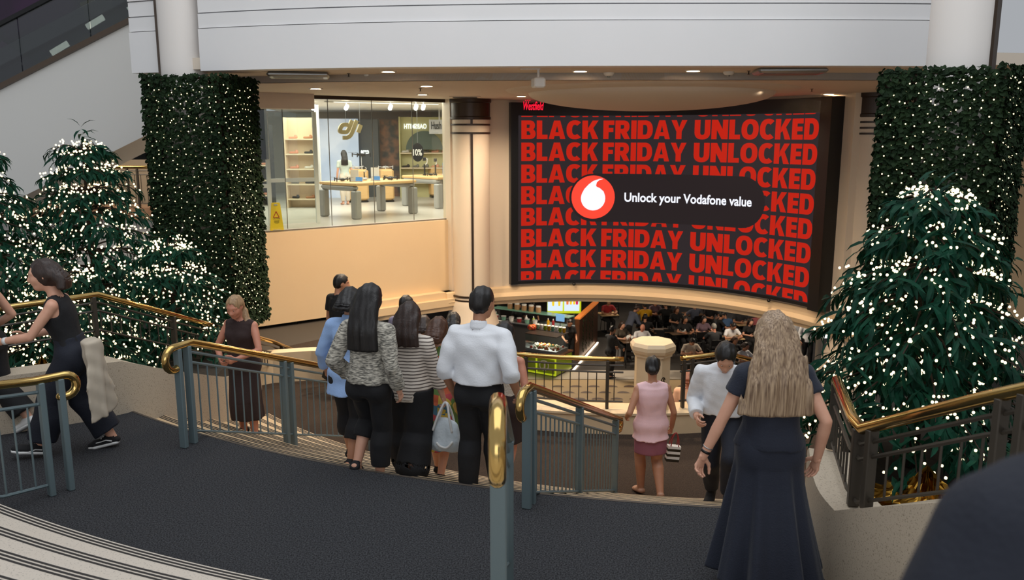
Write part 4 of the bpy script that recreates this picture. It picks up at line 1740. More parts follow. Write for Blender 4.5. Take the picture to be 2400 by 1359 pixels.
SKIN = {
    'fair': mat('skin_fair', rgb(214, 164, 138), .5, noise=(14, rgb(204, 150, 124), .3)),
    'tan': mat('skin_tan', rgb(186, 134, 104), .5, noise=(14, rgb(174, 122, 94), .3)),
    'pink': mat('skin_pink', rgb(206, 142, 116), .5, noise=(14, rgb(194, 128, 104), .3)),
    'deep': mat('skin_deep', rgb(140, 96, 72), .5, noise=(14, rgb(128, 86, 64), .3)),
}


def hair_mat(name, c1, c2, rough=.42):
    return mat(name, c1, rough, noise=(13, c2, .2), stretch=(9, 9, .5), bump=(22, .22))


HAIR = {
    'black': hair_mat('hair_black', rgb(16, 14, 14), rgb(30, 26, 25)),
    'dark_brown': hair_mat('hair_dark_brown', rgb(34, 22, 18), rgb(54, 36, 28)),
    'brown': hair_mat('hair_brown', rgb(62, 38, 26), rgb(88, 56, 38)),
    'blond': hair_mat('hair_blond', rgb(96, 72, 54), rgb(186, 160, 130), .42),
    'light_blond': hair_mat('hair_light_blond', rgb(136, 106, 76), rgb(178, 146, 110), .45),
    'auburn': hair_mat('hair_auburn', rgb(110, 56, 32), rgb(140, 76, 44)),
    'grey': hair_mat('hair_grey', rgb(130, 128, 124), rgb(160, 158, 152)),
}
M_EYE = mat('eye_dark', rgb(30, 22, 18), .2)
M_EYEW = mat('eye_white', rgb(225, 220, 214), .3)


class Body:
    """a posed figure standing at the local origin and facing +y"""

    def __init__(s, h=1.7, fem=True, lean=0.0, side=0.0, twist=0.0, feet=None, hands=None, look=(0, 0), drop=None, bulk=1.0, vox=0.0105,
                 curl=(0.55, 0.55), pelvis=None, elbow=None, knee=None, hand_roll=(0, 0), footpitch=(0, 0), footyaw=(0.12, -0.12)):
        s.h, s.fem, s.vox, s.bulk = h, fem, vox, bulk
        u = h
        s.u = u
        feet = feet or ((-.075, 0, 0), (.075, 0, 0))
        s.ankle = [V3(*f) + V3(0, 0, .048 * u) for f in feet]
        hipz = .523 * u
        if drop is not None:
            hipz -= drop
        s.pelvis = V3(0, 0, hipz) if pelvis is None else V3(*pelvis)
        hw = .052 * u
        sp = lambda z, y=0.0: s.pelvis + rotz(rotx(V3(0, y, z), -lean), 0) + V3(side * z, 0, 0)
        tw = twist
        s.spine = sp
        s.waist = sp(.095 * u)
        s.chest = sp(.20 * u, .004 * u)
        s.shc = sp(.295 * u, -.004 * u)
        s.neck0 = sp(.308 * u, -.004 * u)
        s.up = (s.shc - s.pelvis) / np.linalg.norm(s.shc - s.pelvis)
        s.lat = rotz(V3(1, 0, 0), tw)
        s.fwd = np.cross(s.up, s.lat)
        s.hip = [s.pelvis + V3(-hw, 0, 0), s.pelvis + V3(hw, 0, 0)]
        sw = (.102 if fem else .118) * u
        s.sh = [s.shc - s.lat * sw + s.up * -.024 * u, s.shc + s.lat * sw + s.up * -.024 * u]
        s.sw = sw
        # legs
        lt, ls = .245 * u, .235 * u
        s.knee = []
        for i in (0, 1):
            kp = (knee[i] if knee and knee[i] is not None else (0.05 * (-1, 1)[i], 1, 0))
            k_, a_ = ik(s.hip[i], s.ankle[i], lt, ls, kp)
            s.knee.append(k_)
            s.ankle[i] = a_
        # arms
        la, lf = .172 * u, .150 * u
        hands = hands or (None, None)
        s.elb, s.wr = [], []
        for i in (0, 1):
            sg = (-1, 1)[i]
            hd = hands[i]
            if hd is None:
                hd = s.sh[i] + V3(sg * .045 * u, .015 * u, -.315 * u)
            else:
                hd = V3(*hd)
            ep = elbow[i] if elbow and elbow[i] is not None else (sg * .35, -1, -.2)
            e_, w_ = ik(s.sh[i], hd, la, lf, ep)
            s.elb.append(e_)
            s.wr.append(w_)
        s.curl, s.hand_roll = curl, hand_roll
        # head
        s.neck1 = s.neck0 + (s.up * .6 + V3(0, 0, .4)) * .045 * u + s.fwd * .012 * u
        yaw, pitch = look
        s.Rh = Matrix.Rotation(yaw + tw * .5, 3, 'Z') @ Matrix.Rotation(pitch, 3, 'X')
        s.headc = s.neck1 + np.array(s.Rh @ Vector((0, .018 * u, .068 * u)))
        s.fp, s.fy = footpitch, footyaw

    def hp(s, x, y, z):
        """point in head units (1 = about half a head height)"""
        r = .0455 * s.u
        return s.headc + np.array(s.Rh @ Vector((x * r, y * r, z * r)))

    def bounds(s, pad=.2):
        P = np.array(s.ankle + s.wr + s.elb + s.knee + [s.headc, s.pelvis])
        lo, hi = P.min(0) - pad, P.max(0) + pad
        return lo, hi

    # --------------------------------------------------------- pieces shared by body and clothes
    def torso_secs(s, g=0.0):
        u, b = s.u, s.bulk
        L = tuple(s.lat)
        X = (1.0, 0, 0)
        sp = s.spine
        if s.fem:
            return [(sp(-.035 * u), .088 * u * b + g, .066 * u * b + g, X), (sp(.025 * u), .098 * u * b + g, .068 * u * b + g, X), (sp(.095 * u), .073 * u * b + g, .053 * u * b + g, X),
                    (sp(.185 * u, .006 * u), .085 * u * b + g, .064 * u * b + g, L), (sp(.245 * u, .0), .090 * u * b + g, .056 * u * b + g, L), (sp(.285 * u, -.004 * u), .078 * u * b + g, .042 * u * b + g, L)]
        return [(sp(-.035 * u), .090 * u * b + g, .066 * u * b + g, X), (sp(.025 * u), .092 * u * b + g, .066 * u * b + g, X), (sp(.095 * u), .086 * u * b + g, .060 * u * b + g, X),
                (sp(.185 * u, .004 * u), .098 * u * b + g, .067 * u * b + g, L), (sp(.245 * u, .0), .105 * u * b + g, .060 * u * b + g, L), (sp(.285 * u, -.004 * u), .088 * u * b + g, .045 * u * b + g, L)]

    def add_torso(s, F, g=0.0, k=.03, lo=0):
        F.loft(s.torso_secs(g)[lo:], k)
        for i in (0, 1):
            F.seg(s.neck0 + s.up * -.010 * s.u, s.sh[i] + s.up * .006 * s.u, .030 * s.u + g, .024 * s.u + g, k)

    def add_bust(s, F, g=0.0):
        if not s.fem:
            return
        for sg in (-1, 1):
            p = s.spine(.205 * s.u) + s.lat * sg * .042 * s.u + s.fwd * .048 * s.u
            F.ell(p, (.035 * s.u + g,) * 3, .03)

    def arm(s, F, i, g=0.0, t0=0.0, t1=2.0, k=.018, flare=0.0):
        """upper arm is 0..1 and forearm 1..2"""
        u = s.u * (1 if s.fem else 1.12)
        ru, re, rw = .0262 * u, .0205 * u, .0145 * u
        a, e, w = s.sh[i], s.elb[i], s.wr[i]
        m1_ = a + (e - a) * .35
        if t1 <= 1:
            q = a + (e - a) * t1
            dn = (e - a) / np.linalg.norm(e - a)
            F.chain([a, m1_ if t1 > .4 else a + (e - a) * t1 * .5, q + dn * .03], [ru * .95 + g, ru + g, ru + (re - ru) * t1 + g + flare], k, clip=(q, dn))
        else:
            t = t1 - 1
            q = e + (w - e) * t
            dn = (w - e) / np.linalg.norm(w - e)
            pts, rad = [a, m1_, e], [ru * .95 + g, ru + g, re + g]
            if t > .35:
                pts.append(e + (w - e) * .30)
                rad.append(.0215 * u + g)
            pts.append(q + dn * .02)
            rad.append(.0215 * u + (rw - .0215 * u) * max(0, t - .3) / .7 + g + flare)
            F.chain(pts, rad, k, clip=(q, dn) if t < 1 else None)

    def leg(s, F, i, g=0.0, t1=2.0, k=.02, gl=0.0, flare=0.0):
        """thigh 0..1, shin 1..2; gl = extra looseness at the hem"""
        u = s.u * s.bulk
        h, kn, an = s.hip[i], s.knee[i], s.ankle[i]
        rt, rk, rc, ra = .052 * u, .033 * u, .034 * u, .0195 * u
        if t1 <= 1:
            q = h + (kn - h) * t1
            dn = (kn - h) / np.linalg.norm(kn - h)
            F.chain([h, q + dn * .03], [rt + g, rt + (rk - rt) * t1 + g + gl], k, clip=(q, dn))
            return
        t = t1 - 1
        back = np.cross((an - kn), V3(1, 0, 0))
        back = back / max(1e-6, np.linalg.norm(back))
        if back[1] > 0:
            back = -back
        mid = kn + (an - kn) * .30 + back * .012 * u
        q = kn + (an - kn) * t
        dn = (an - kn) / np.linalg.norm(an - kn)
        rend = rc + (ra - rc) * max(0, (t - .3) / .7)
        pts, rad = [h, kn], [rt + g, rk + g + gl * .4]
        if t > .4:
            pts.append(mid)
            rad.append(rc + g + gl * .6)
        pts.append(q + dn * .025)
        rad.append(max(rend, ra) + g + gl)
        F.chain(pts, rad, k, clip=(q, dn) if t < 1 else None)

    def foot(s, F, i, g=0.0, k=.012, toe=True):
        u = s.u
        a = s.ankle[i]
        yw = s.fy[i]
        pt = s.fp[i]
        f = rotz(rotx(V3(0, 1, 0), -pt), yw)
        dn = rotz(rotx(V3(0, 0, -1), -pt), yw)
        L = np.array((math.cos(yw), math.sin(yw), 0))
        heel = a + dn * .024 * u - f * .022 * u
        ball = a + dn * .033 * u + f * .082 * u
        tip = a + dn * .036 * u + f * .112 * u
        F.seg(heel, ball, .021 * u + g, .027 * u + g, k, flat=.72, lat=L)
        F.seg(ball, tip, .026 * u + g, .020 * u + g, k, flat=.55, lat=L)
        F.seg(a + dn * .005, a + dn * .02 * u + f * .03 * u, .020 * u + g, .020 * u + g, k)
        return heel, ball, tip, f, dn

    def head_field(s, F):
        r = .0455 * s.u
        q = lambda *a: s.hp(*a)
        F.ell(q(0, -.10, .28), (r * 1.0, r * 1.32, r * 1.28), .01, s.Rh)
        F.ell(q(0, .28, -.42), (r * .84, r * 1.0, r * 1.25), .03, s.Rh)
        F.ell(q(0, .78, -1.28), (r * .42, r * .42, r * .36), .03, s.Rh)     # chin
        for sg in (-1, 1):
            F.ell(q(sg * .42, 1.26, .02), (r * .27, r * .22, r * .20), .008, s.Rh, sub=True)   # sockets
            F.ell(q(sg * .40, 1.04, .0), (r * .23, r * .2, r * .2), .006, s.Rh)                # lids
            F.ell(q(sg * .50, .86, -.42), (r * .31, r * .32, r * .3), .03, s.Rh)               # cheeks
            F.ell(q(sg * .98, -.12, -.12), (r * .14, r * .28, r * .40), .006, s.Rh)           # ears
            F.seg(q(sg * .15, 1.18, .36), q(sg * .72, .98, .34), r * .14, r * .12, .02)        # brow
        F.seg(q(0, 1.22, .12), q(0, 1.50, -.42), r * .13, r * .21, .02)
        F.ell(q(0, 1.40, -.47), (r * .27, r * .2, r * .16), .015, s.Rh)
        F.ell(q(0, 1.20, -.80), (r * .36, r * .17, r * .075), .012, s.Rh)
        F.ell(q(0, 1.17, -.95), (r * .32, r * .17, r * .085), .01, s.Rh)

    def build_body(s, root, skin, bare_feet=True, fine=True):
        lo, hi = s.bounds()
        F = Field(lo, hi, s.vox)
        s.add_torso(F)
        s.add_bust(F)
        F.seg(s.neck0 + s.up * -.03, s.neck1 + s.up * .03, .031 * s.u, .028 * s.u, .02)
        for i in (0, 1):
            s.arm(F, i)
            s.leg(F, i)
            s.foot(F, i)
        s.head_field(F)
        ex = []
        for i in (0, 1):
            V, Q = hand_mesh(s.curl[i])
            V = V * (s.u / 1.74 * (1.0 if s.fem else 1.08))
            if i == 1:
                V = V * V3(-1, 1, 1)
                Q = Q[:, ::-1]
            d = s.wr[i] - s.elb[i]
            d = d / np.linalg.norm(d)
            z = -d
            sg = (1, -1)[i]
            x = V3(sg, 0, 0)          # palm side turned inwards
            x = x * sg
            x = x - z * x.dot(z)
            if np.linalg.norm(x) < .15:
                x = V3(0, 0, 1) - z * z[2]
            x /= np.linalg.norm(x)
            y = np.cross(z, x)
            a = s.hand_roll[i]
            x, y = x * math.cos(a) + y * math.sin(a), y * math.cos(a) - x * math.sin(a)
            V = s.wr[i] + V[:, :1] * x + V[:, 1:2] * y + V[:, 2:3] * z
            ex.append((V, Q))
        b = field_mesh('body', F, SKIN[skin], root, ex)
        return b

    def eyes(s, root):
        r = .0455 * s.u
        for sg in (-1, 1):
            p = s.hp(sg * .40, 1.16, .03)
            mb = MB().ball(p, r * .125, 10, 0)
            mb.ball(s.hp(sg * .40, 1.215, .02), r * .09, 8, 1)
            mb.build('eye', [M_EYEW, M_EYE], root, smooth=True)

    # --------------------------------------------------------- clothes
    def grid(s, pad=.12, zlo=None, zhi=None, vox=None):
        lo, hi = s.bounds(pad)
        if zlo is not None:
            lo[2] = max(lo[2], zlo)
        if zhi is not None:
            hi[2] = min(hi[2], zhi)
        return Field(lo, hi, vox or s.vox)

    def top(s, root, m, g=.012, sleeve=(0, 0), hem=-.02, neck=.034, loose=0.0, name='top', wrinkle=.003, seed=1, collar=False, hemflare=0.0, strap=False):
        u = s.u
        F = s.grid(.16)
        secs = s.torso_secs(g)
        h0 = s.spine(hem * u)
        if hem < -.035:
            a = s.torso_secs(g)[0]
            secs = [(s.spine(hem * u - .02), a[1] + hemflare, a[2] + hemflare, a[3])] + secs
        if loose:
            secs = [(c, rx + loose * (1.0 if i < 3 else .25), ry + loose * (1.0 if i < 3 else .2), l) for i, (c, rx, ry, l) in enumerate(secs)]
        F.loft(secs, .03)
        s.add_bust(F, g)
        F.plane(h0, -s.up)
        for i in (0, 1):
            F.seg(s.neck0 + s.up * -.010 * u, s.sh[i] + s.up * .006 * u, .030 * u + g, (.025 if max(sleeve) > 0 else .017) * u + g, .03)
            if sleeve[i] > 0:
                s.arm(F, i, g + loose * .4, 0, sleeve[i], .025, flare=loose * .3)
        if strap:   # scooped tank top: open shoulders and neck
            F.ell(s.neck0 + s.fwd * .035 * u + s.up * -.01 * u, (.062 * u, .07 * u, .07 * u), sub=True)
            for i in (0, 1):
                F.ell(s.sh[i] + s.lat * (-1, 1)[i] * .012 * u, (.034 * u, .08 * u, .07 * u), sub=True)
        elif sleeve[0] == 0 and sleeve[1] == 0:
            for i in (0, 1):
                F.ell(s.sh[i] + s.lat * (-1, 1)[i] * .030 * u, (.030 * u, .08 * u, .08 * u), sub=True)
        if neck:
            F.seg(s.neck0, s.neck1 + s.up * .05, neck * u, neck * u * 1.15, sub=True)
        if wrinkle:
            F.ripple(wrinkle, 17, seed, (1, 1, .9))
            F.ripple(wrinkle * .35, 45, seed + 7, (1, 1, .7))
        o = field_mesh(name, F, m, root)
        if collar:
            Fc = Field(s.neck0 - .14, s.neck0 + .16, .007)
            Fc.seg(s.neck0 + s.up * .004 * u, s.neck0 + s.up * .026 * u + s.fwd * .004, .043 * u, .038 * u, .01, cap=.5)
            Fc.seg(s.neck0 - s.up * .05, s.neck1 + s.up * .06, .033 * u, .033 * u, sub=True)
            field_mesh('collar', Fc, m, o)
        return o

    def trousers(s, root, m, g=.012, legs=(1.92, 1.92), gl=.012, top=.085, name='trousers', wrinkle=.003, seed=2, wide=0.0):
        u = s.u
        F = s.grid(.14, zhi=s.waist[2] + .1)
        F.loft(s.torso_secs(g)[:4], .03)
        for i in (0, 1):
            s.leg(F, i, g + wide * .5, legs[i], .02, gl + wide)
            # seat
            F.ell(s.hip[i] + V3(0, -.030 * u, -.018 * u), (.05 * u + g, .045 * u + g, .055 * u + g), .03)
        F.plane(s.spine(top * u), s.up)
        if wrinkle:
            F.ripple(wrinkle, 26, seed, (1, 1, .7))
        return field_mesh(name, F, m, root)

    def skirt(s, root, m, secs, top=.1, name='skirt', rip=(9, .05, .4), wrinkle=.0, g=.014, seat=True, hem=None):
        """secs: list of (z fraction of height, y offset, half width, half depth)"""
        u = s.u
        z0 = min(q[0] for q in secs) * u
        F = Field((-.62, -.62, z0 - .08), (.62, .62, s.waist[2] + .14), s.vox * 1.05)
        L = [(V3(0, y * u, z * u), a * u, b * u, (1, 0, 0)) for z, y, a, b in secs]
        F.loft(L[::-1] if False else L, .02, rip)
        F.loft(s.torso_secs(g)[:3], .03)
        if seat:
            for i in (0, 1):
                F.ell(s.hip[i] + V3(0, -.026 * u, -.01 * u), (.05 * u + g, .042 * u + g, .06 * u + g), .03)
        for i in (0, 1):
            F.seg(s.hip[i], s.knee[i], .052 * u + g, .036 * u + g, .03)
        F.plane(s.spine(top * u), s.up)
        F.plane((0, 0, z0 if hem is None else hem), (0, 0, -1))
        # hollow it from below so the legs show under the hem
        if wrinkle:
            F.ripple(wrinkle, 22, 4, (1, 1, .5))
        return field_mesh(name, F, m, root)

    def shoes(s, root, m, g=.006, sole=None, name='shoe', cut=None):
        out = []
        for i in (0, 1):
            F = Field(s.ankle[i] - .27, s.ankle[i] + .27, .0095)
            heel, ball, tip, f, dn = s.foot(F, i, g)
            F.plane(s.ankle[i] - dn * (.012 if cut is None else cut), -dn)
            o = field_mesh(name, F, m, root)
            if sole is not None:
                F2 = Field(s.ankle[i] - .27, s.ankle[i] + .27, .0095)
                L = (math.cos(s.fy[i]), math.sin(s.fy[i]), 0)
                F2.seg(heel + dn * .012 * s.u, ball + dn * .012 * s.u, .025 * s.u + g, .031 * s.u + g, .01, flat=.42, lat=L)
                F2.seg(ball + dn * .012 * s.u, tip + dn * .010 * s.u, .030 * s.u + g, .024 * s.u + g, .01, flat=.42, lat=L)
                field_mesh('sole', F2, sole, o)
            out.append(o)
        return out

    def sandals(s, root, m, straps=3):
        for i in (0, 1):
            F = Field(s.ankle[i] - .27, s.ankle[i] + .27, .0085)
            H = Field(s.ankle[i] - .27, s.ankle[i] + .27, .0085)
            heel, ball, tip, f, dn = s.foot(H, i, .011)
            L = (math.cos(s.fy[i]), math.sin(s.fy[i]), 0)
            F.seg(heel + dn * .016 * s.u, ball + dn * .020 * s.u, .022 * s.u, .028 * s.u, .01, flat=.3, lat=L)
            F.seg(ball + dn * .020 * s.u, tip + dn * .016 * s.u, .027 * s.u, .022 * s.u, .01, flat=.3, lat=L)
            for t in ((.62, .95, 0.0)[:straps]):
                p = heel + (ball - heel) * t
                n_ = f
                S = Field(s.ankle[i] - .27, s.ankle[i] + .27, .0085)
                S.d = np.maximum(H.d, np.abs((S.ax[0] - p[0])[:, None, None] * n_[0] + (S.ax[1] - p[1])[None, :, None] * n_[1] + (S.ax[2] - p[2])[None, None, :] * n_[2]) - .017)
                F.d = np.minimum(F.d, S.d)
            field_mesh('sandal', F, m, root)

    # --------------------------------------------------------- hair
    def hair(s, root, m, style='short', length=.0, width=1.0, flare=0.0, tail=None, vox=None, seed=3, volume=1.0):
        r = .0455 * s.u
        q = s.hp
        lo = np.minimum(s.headc - r * 3.2, s.headc - r * 3)
        lo[2] -= length * s.u + .10
        hi = s.headc + r * 3.2
        F = Field(lo, hi, vox or min(s.vox, .009))
        v = volume
        F.ell(q(0, -.16, .34), (r * 1.14 * v, r * 1.44 * v, r * 1.38 * v), .01, s.Rh)
        if style == 'short':
            F.ell(q(0, -.62, -.25), (r * .98, r * .92, r * .95), .02, s.Rh)
        if style in ('bob', 'long'):
            F.ell(q(0, -.42, -.1), (r * 1.18 * width, r * 1.2, r * 1.4), .03, s.Rh)
        if style == 'bun':
            F.ell(q(0, -.62, -.2), (r * 1.0, r * .95, r * 1.0), .02, s.Rh)
            F.ell(q(.0, -1.5, -.35), (r * .62, r * .48, r * .58), .02, s.Rh)
        # face opening
        F.ell(q(0, 1.35, -.42), (r * .90, r * 1.05, r * 1.38), 0, s.Rh, sub=True)
        F.ell(q(0, 1.3, .35), (r * .82, r * .62, r * .75), 0, s.Rh, sub=True)
        if style in ('short', 'bun'):
            for sg in (-1, 1):
                F.ell(q(sg * 1.04, .05, -.35), (r * .3, r * .42, r * .62), 0, s.Rh, sub=True)
        if style in ('bob', 'long'):
            hl = length * s.u
            p0 = q(0, -.62, .1)
            bk = -s.fwd
            secs = [(p0, 1.10 * r * width, .85 * r, tuple(s.lat))]
            n = 5
            for j in range(1, n + 1):
                t = j / n
                pz = p0 + V3(0, 0, -1) * (hl * t + .0) + bk * (.02 + .055 * min(1, t * 1.6)) * s.u * .8
                secs.append((pz, r * width * (1.22 + .25 * t + flare * t), r * (.92 - .25 * t), tuple(s.lat)))
            F.loft(secs, .03)
            if style == 'bob':
                F.plane(p0 + V3(0, 0, -hl), (0, 0, -1))
        if tail is not None:
            p0 = V3(*q(0, -1.3, .1))
            pts = [p0] + [p0 + V3(*t) for t in tail]
            for a, b in zip(pts, pts[1:]):
                F.seg(a, b, .028 * s.u, .022 * s.u, .02)
        F.ripple(.0035, 60, seed, (1, 1, .12))
        return field_mesh('hair', F, m, root)


def place(px, ty, h, lo=4.0, hi=14.0, zf=None):
    """stand a figure of height h so that its crown is seen at (px, ty): walk out until it fits the floor profile"""
    best = None
    L = lo
    while L < hi:
        p = D(px, ty, L)
        z = (zf if zf is not None else floor_z(p.x, p.y))
        e = abs(p.z - (z + h))
        if best is None or e < best[0]:
            best = (e, p.x, p.y, z)
        L += 0.02
    return best[1:]


def person(name_label, pos, heading):
    return thing('person', name_label, 'person', pos, heading)

# ------------------------------------------------------------------ the people on the stairs
def wpt(root, p):
    a = root.rotation_euler.z
    q = rotz(np.array(p, float), a)
    return Vector(q) + Vector(root.location)


M_BLKF = mat('black_cloth', rgb(19, 19, 22), .85, bump=(140, .15))
M_NAVY = mat('navy_cloth', rgb(20, 27, 44), .8, bump=(120, .2), sheen=.1)
M_NAVYD = mat('dark_navy_cloth', rgb(17, 22, 36), .8, bump=(120, .2))
M_BROWN = mat('dark_brown_cloth', rgb(48, 32, 30), .85, bump=(120, .2))
M_SHIRT = mat('white_shirt_cloth', rgb(226, 228, 232), .8, bump=(90, .15))
M_BLUE = mat('light_blue_cloth', rgb(150, 180, 224), .8, bump=(90, .15))
M_PINK = mat('pale_pink_cloth', rgb(232, 192, 196), .75, bump=(150, .15))
M_MAUVE = mat('mauve_cloth', rgb(142, 84, 100), .7, bump=(150, .15))
M_BEIGE = mat('beige_knit', rgb(206, 194, 178), .9, bump=(60, .5))
M_STRIPE = mat_wave('striped_knit', rgb(214, 204, 192), rgb(96, 86, 80), 11.0, 'Z', .9, .72, .6)
M_TWEED = mat('tweed_knit', rgb(92, 90, 84), .95, noise=(58, rgb(196, 190, 176), .12), bump=(60, .5), stretch=(.45, .45, 1.9))
M_LAV = mat('lavender_grey_cloth', rgb(120, 116, 138), .85)
M_GREYD = mat('dark_grey_cloth', rgb(50, 52, 56), .85)
M_SOLE = mat('white_rubber', rgb(222, 222, 220), .5)


def floral():
    m = mat('floral_print', rgb(200, 170, 60), .8)
    nt = m.node_tree
    b = nt.nodes['Principled BSDF']
    tc = nt.nodes.new('ShaderNodeTexCoord')
    v = nt.nodes.new('ShaderNodeTexVoronoi')
    v.inputs['Scale'].default_value = 13
    r = nt.nodes.new('ShaderNodeValToRGB')
    r.color_ramp.interpolation = 'CONSTANT'
    cols = [(0.0, rgb(196, 168, 70)), (.25, rgb(70, 110, 130)), (.42, rgb(190, 92, 60)), (.58, rgb(96, 128, 66)), (.75, rgb(206, 180, 100)), (.88, rgb(176, 70, 74))]
    for i, (p, c) in enumerate(cols):
        e = r.color_ramp.elements[i] if i < 2 else r.color_ramp.elements.new(p)
        e.position = p
        e.color = (*c, 1)
    sx = nt.nodes.new('ShaderNodeSeparateColor')
    nt.links.new(tc.outputs['Object'], v.inputs['Vector'])
    nt.links.new(v.outputs['Color'], sx.inputs['Color'])
    nt.links.new(sx.outputs['Red'], r.inputs['Fac'])
    nt.links.new(r.outputs['Color'], b.inputs['Base Color'])
    return m


M_FLORAL = floral()

# woman walking out of the left side
x, y, z = place(152, 612, 1.70, zf=0.0)
WALKER = r = person('person in a black tank top and navy trousers striding left past the handrail', (x, y, 0), pi / 2 + .22)
b = Body(h=1.74, lean=.20, feet=((-.06, .32, .03), (.07, -.22, .02)), footpitch=(-.25, .12), hands=((-.14, .50, 1.06), (.16, .40, 1.03)), look=(.1, -.12), curl=(.5, .6), bulk=1.06, drop=.03,
         elbow=((-.6, -.6, -.6), (.6, -.6, -.6)))
b.build_body(r, 'fair')
b.eyes(r)
b.hair(r, HAIR['dark_brown'], 'bob', length=.085, width=.92)
b.top(r, M_BLKF, strap=True, hem=.03, name='tank_top', g=.012)
b.trousers(r, M_NAVYD, g=.016, wide=.035, legs=(1.86, 1.86), top=.10)
b.shoes(r, M_BLKF, sole=M_SOLE, name='sneaker')
# side stripes and laces of the sneakers
for i in (0, 1):
    f = rotz(V3(0, 1, 0), b.fy[i])
    s_ = V3(f[1], -f[0], 0)
    mb = MB()
    for sg in (-1, 1):
        pts = [b.ankle[i] + f * t * 1.7 + s_ * sg * w_ * 1.7 + V3(0, 0, -h_ * 1.7) for t, w_, h_ in ((-.01, .026, .022), (.02, .028, .016), (.045, .029, .024), (.07, .030, .030))]
        mb.tube(pts, .005, 6)
    for k in range(4):
        t = .025 + .012 * k
        p = b.ankle[i] + f * t * 1.7 + V3(0, 0, -(.003 + .011 * k) * 1.7 + .02)
        mb.tube([p - s_ * .022, p + V3(0, 0, .006), p + s_ * .022], .0045, 5)
    mb.build('laces', M_SOLE, r)
# watch strap
p = b.wr[0]
d = (b.wr[0] - b.elb[0]) / np.linalg.norm(b.wr[0] - b.elb[0])
mb = MB().tube([p - d * .05, p - d * .02], .031, 14)
mb.build('wrist_band', M_SOLE, r, smooth=True)
# coat over her arm
F = Field((-.3, -.3, -.75), (.3, .3, .2), .013)
F.loft([((.02, -.04, -.60), .15, .05, (1, 0, 0)), ((0, -.03, -.34), .145, .06, (1, 0, 0)), ((.01, -.01, -.14), .12, .06, (1, 0, 0)), ((0, 0, .04), .09, .06, (1, 0, 0))], .03, rip=(6, .26, .9))
F.ripple(.014, 26, 5, (1, 1, .14))
F.ripple(.006, 16, 6, (1, 1, 1))
o = field_mesh('coat', F, mat('cream_coat_cloth', rgb(186, 174, 156), .9), None)
o.location = wpt(r, (-.20, -.20, 1.0))
o.rotation_euler = (0, 0, pi / 2)
tag(o, 'cream coat hanging over the arm of the person in the black tank top', 'coat')

# person cut by the left edge
x, y, z = place(-62, 590, 1.72, zf=0.0)
r = person('person almost outside the left edge, only an arm and dark trousers showing', (x, y, 0), pi / 2)
b = Body(h=1.72, feet=((-.07, .30, .03), (.07, -.28, .06)), footpitch=(-.2, .4), hands=((-.27, .12, .95), (.25, .1, .95)), drop=.02, bulk=1.05)
b.build_body(r, 'fair')
b.eyes(r)
b.hair(r, HAIR['brown'], 'bob', length=.1)
b.top(r, M_BLKF, strap=True, hem=.03, name='tank_top')
b.trousers(r, M_BLKF, g=.015, wide=.03, legs=(1.85, 1.85), top=.10)
b.shoes(r, M_SOLE, sole=M_SOLE, name='sneaker')

# woman coming up the stairs
x, y, z = place(562, 688, 1.65, lo=8.8, hi=9.2)
r = person('person with tied blond hair in a long brown sleeveless dress climbing the stairs', (x, y, z), pi - .30)
b = Body(h=1.64, lean=.05, feet=((-.10, .02, 0), (.09, -.05, 0)), hands=((-.10, .26, .98), (.12, .24, .95)), look=(.1, -.38), curl=(.9, .9), bulk=1.14, elbow=((-1, -.5, -.3), (1, -.5, -.3)))
b.build_body(r, 'pink')
b.eyes(r)
b.hair(r, HAIR['light_blond'], 'bun', tail=[(-.03, -.03, -.12), (-.10, .0, -.24), (-.12, .05, -.34)])
b.top(r, M_BROWN, g=.014, hem=-.02, name='dress_bodice', neck=.040)
b.skirt(r, M_BROWN, [(.135, 0, .118, .10), (.26, 0.01, .114, .10), (.40, 0, .108, .086), (.50, 0, .104, .08)], name='dress_skirt', rip=(7, .05, .3), top=.09)
b.sandals(r, M_BLKF)
ph = tag(MB().bbox((0, 0, 0), (.075, .15, .012), .006).build('phone', mat('white_phone', rgb(236, 232, 228), .35)), 'white phone held by the person in the long brown dress', 'phone')
ph.location = wpt(r, (.0, .33, 1.0))
ph.rotation_euler = (.5, 0, pi - .1)

# man in the black tee, far left of the group
x, y, z = place(790, 646, 1.84, lo=12.0, hi=12.8, zf=LAND_Z)
r = person('person with short dark hair in a black t-shirt seen from behind below the cream wall', (x, y, LAND_Z), -.85)
b = Body(h=1.83, fem=False, hands=((-.30, -.02, .86), (.29, .1, .88)), look=(-.35, -.15), feet=((-.09, .12, 0), (.09, -.12, 0)))
b.build_body(r, 'tan')
b.eyes(r)
b.hair(r, HAIR['black'], 'short')
b.top(r, M_BLKF, sleeve=(.62, .62), loose=.012, hem=-.06, name='t_shirt', g=.014)
b.trousers(r, M_GREYD, g=.014)
b.shoes(r, M_BLKF)

# light blue shirt
x, y, z = place(812, 676, 1.67, lo=7.1, hi=7.6)
r = person('person in a light blue shirt half hidden behind the tweed top', (x, y, z), -.30)
b = Body(h=1.66, lean=.06, feet=((-.09, .15, -.10), (.07, -.16, .02)), footpitch=(0, .5), hands=((-.34, .16, .86), (.24, .06, .84)), curl=(.9, .5), bulk=1.08)
b.build_body(r, 'tan')
b.eyes(r)
b.hair(r, HAIR['black'], 'bob', length=.05)
b.top(r, M_BLUE, sleeve=(1.75, 1.75), loose=.03, hem=-.10, hemflare=.02, name='shirt', g=.014, collar=True, wrinkle=.006)
b.trousers(r, M_BLKF, g=.016, legs=(1.5, 1.5), gl=.03)
b.sandals(r, M_BLKF)
ph = tag(MB().bbox((0, 0, 0), (.075, .012, .15), .006).build('phone', M_BLACK), 'black phone in the hand of the person in the light blue shirt', 'phone')
ph.location = wpt(r, (-.37, .22, .79))
ph.rotation_euler = (.3, .5, -.3)

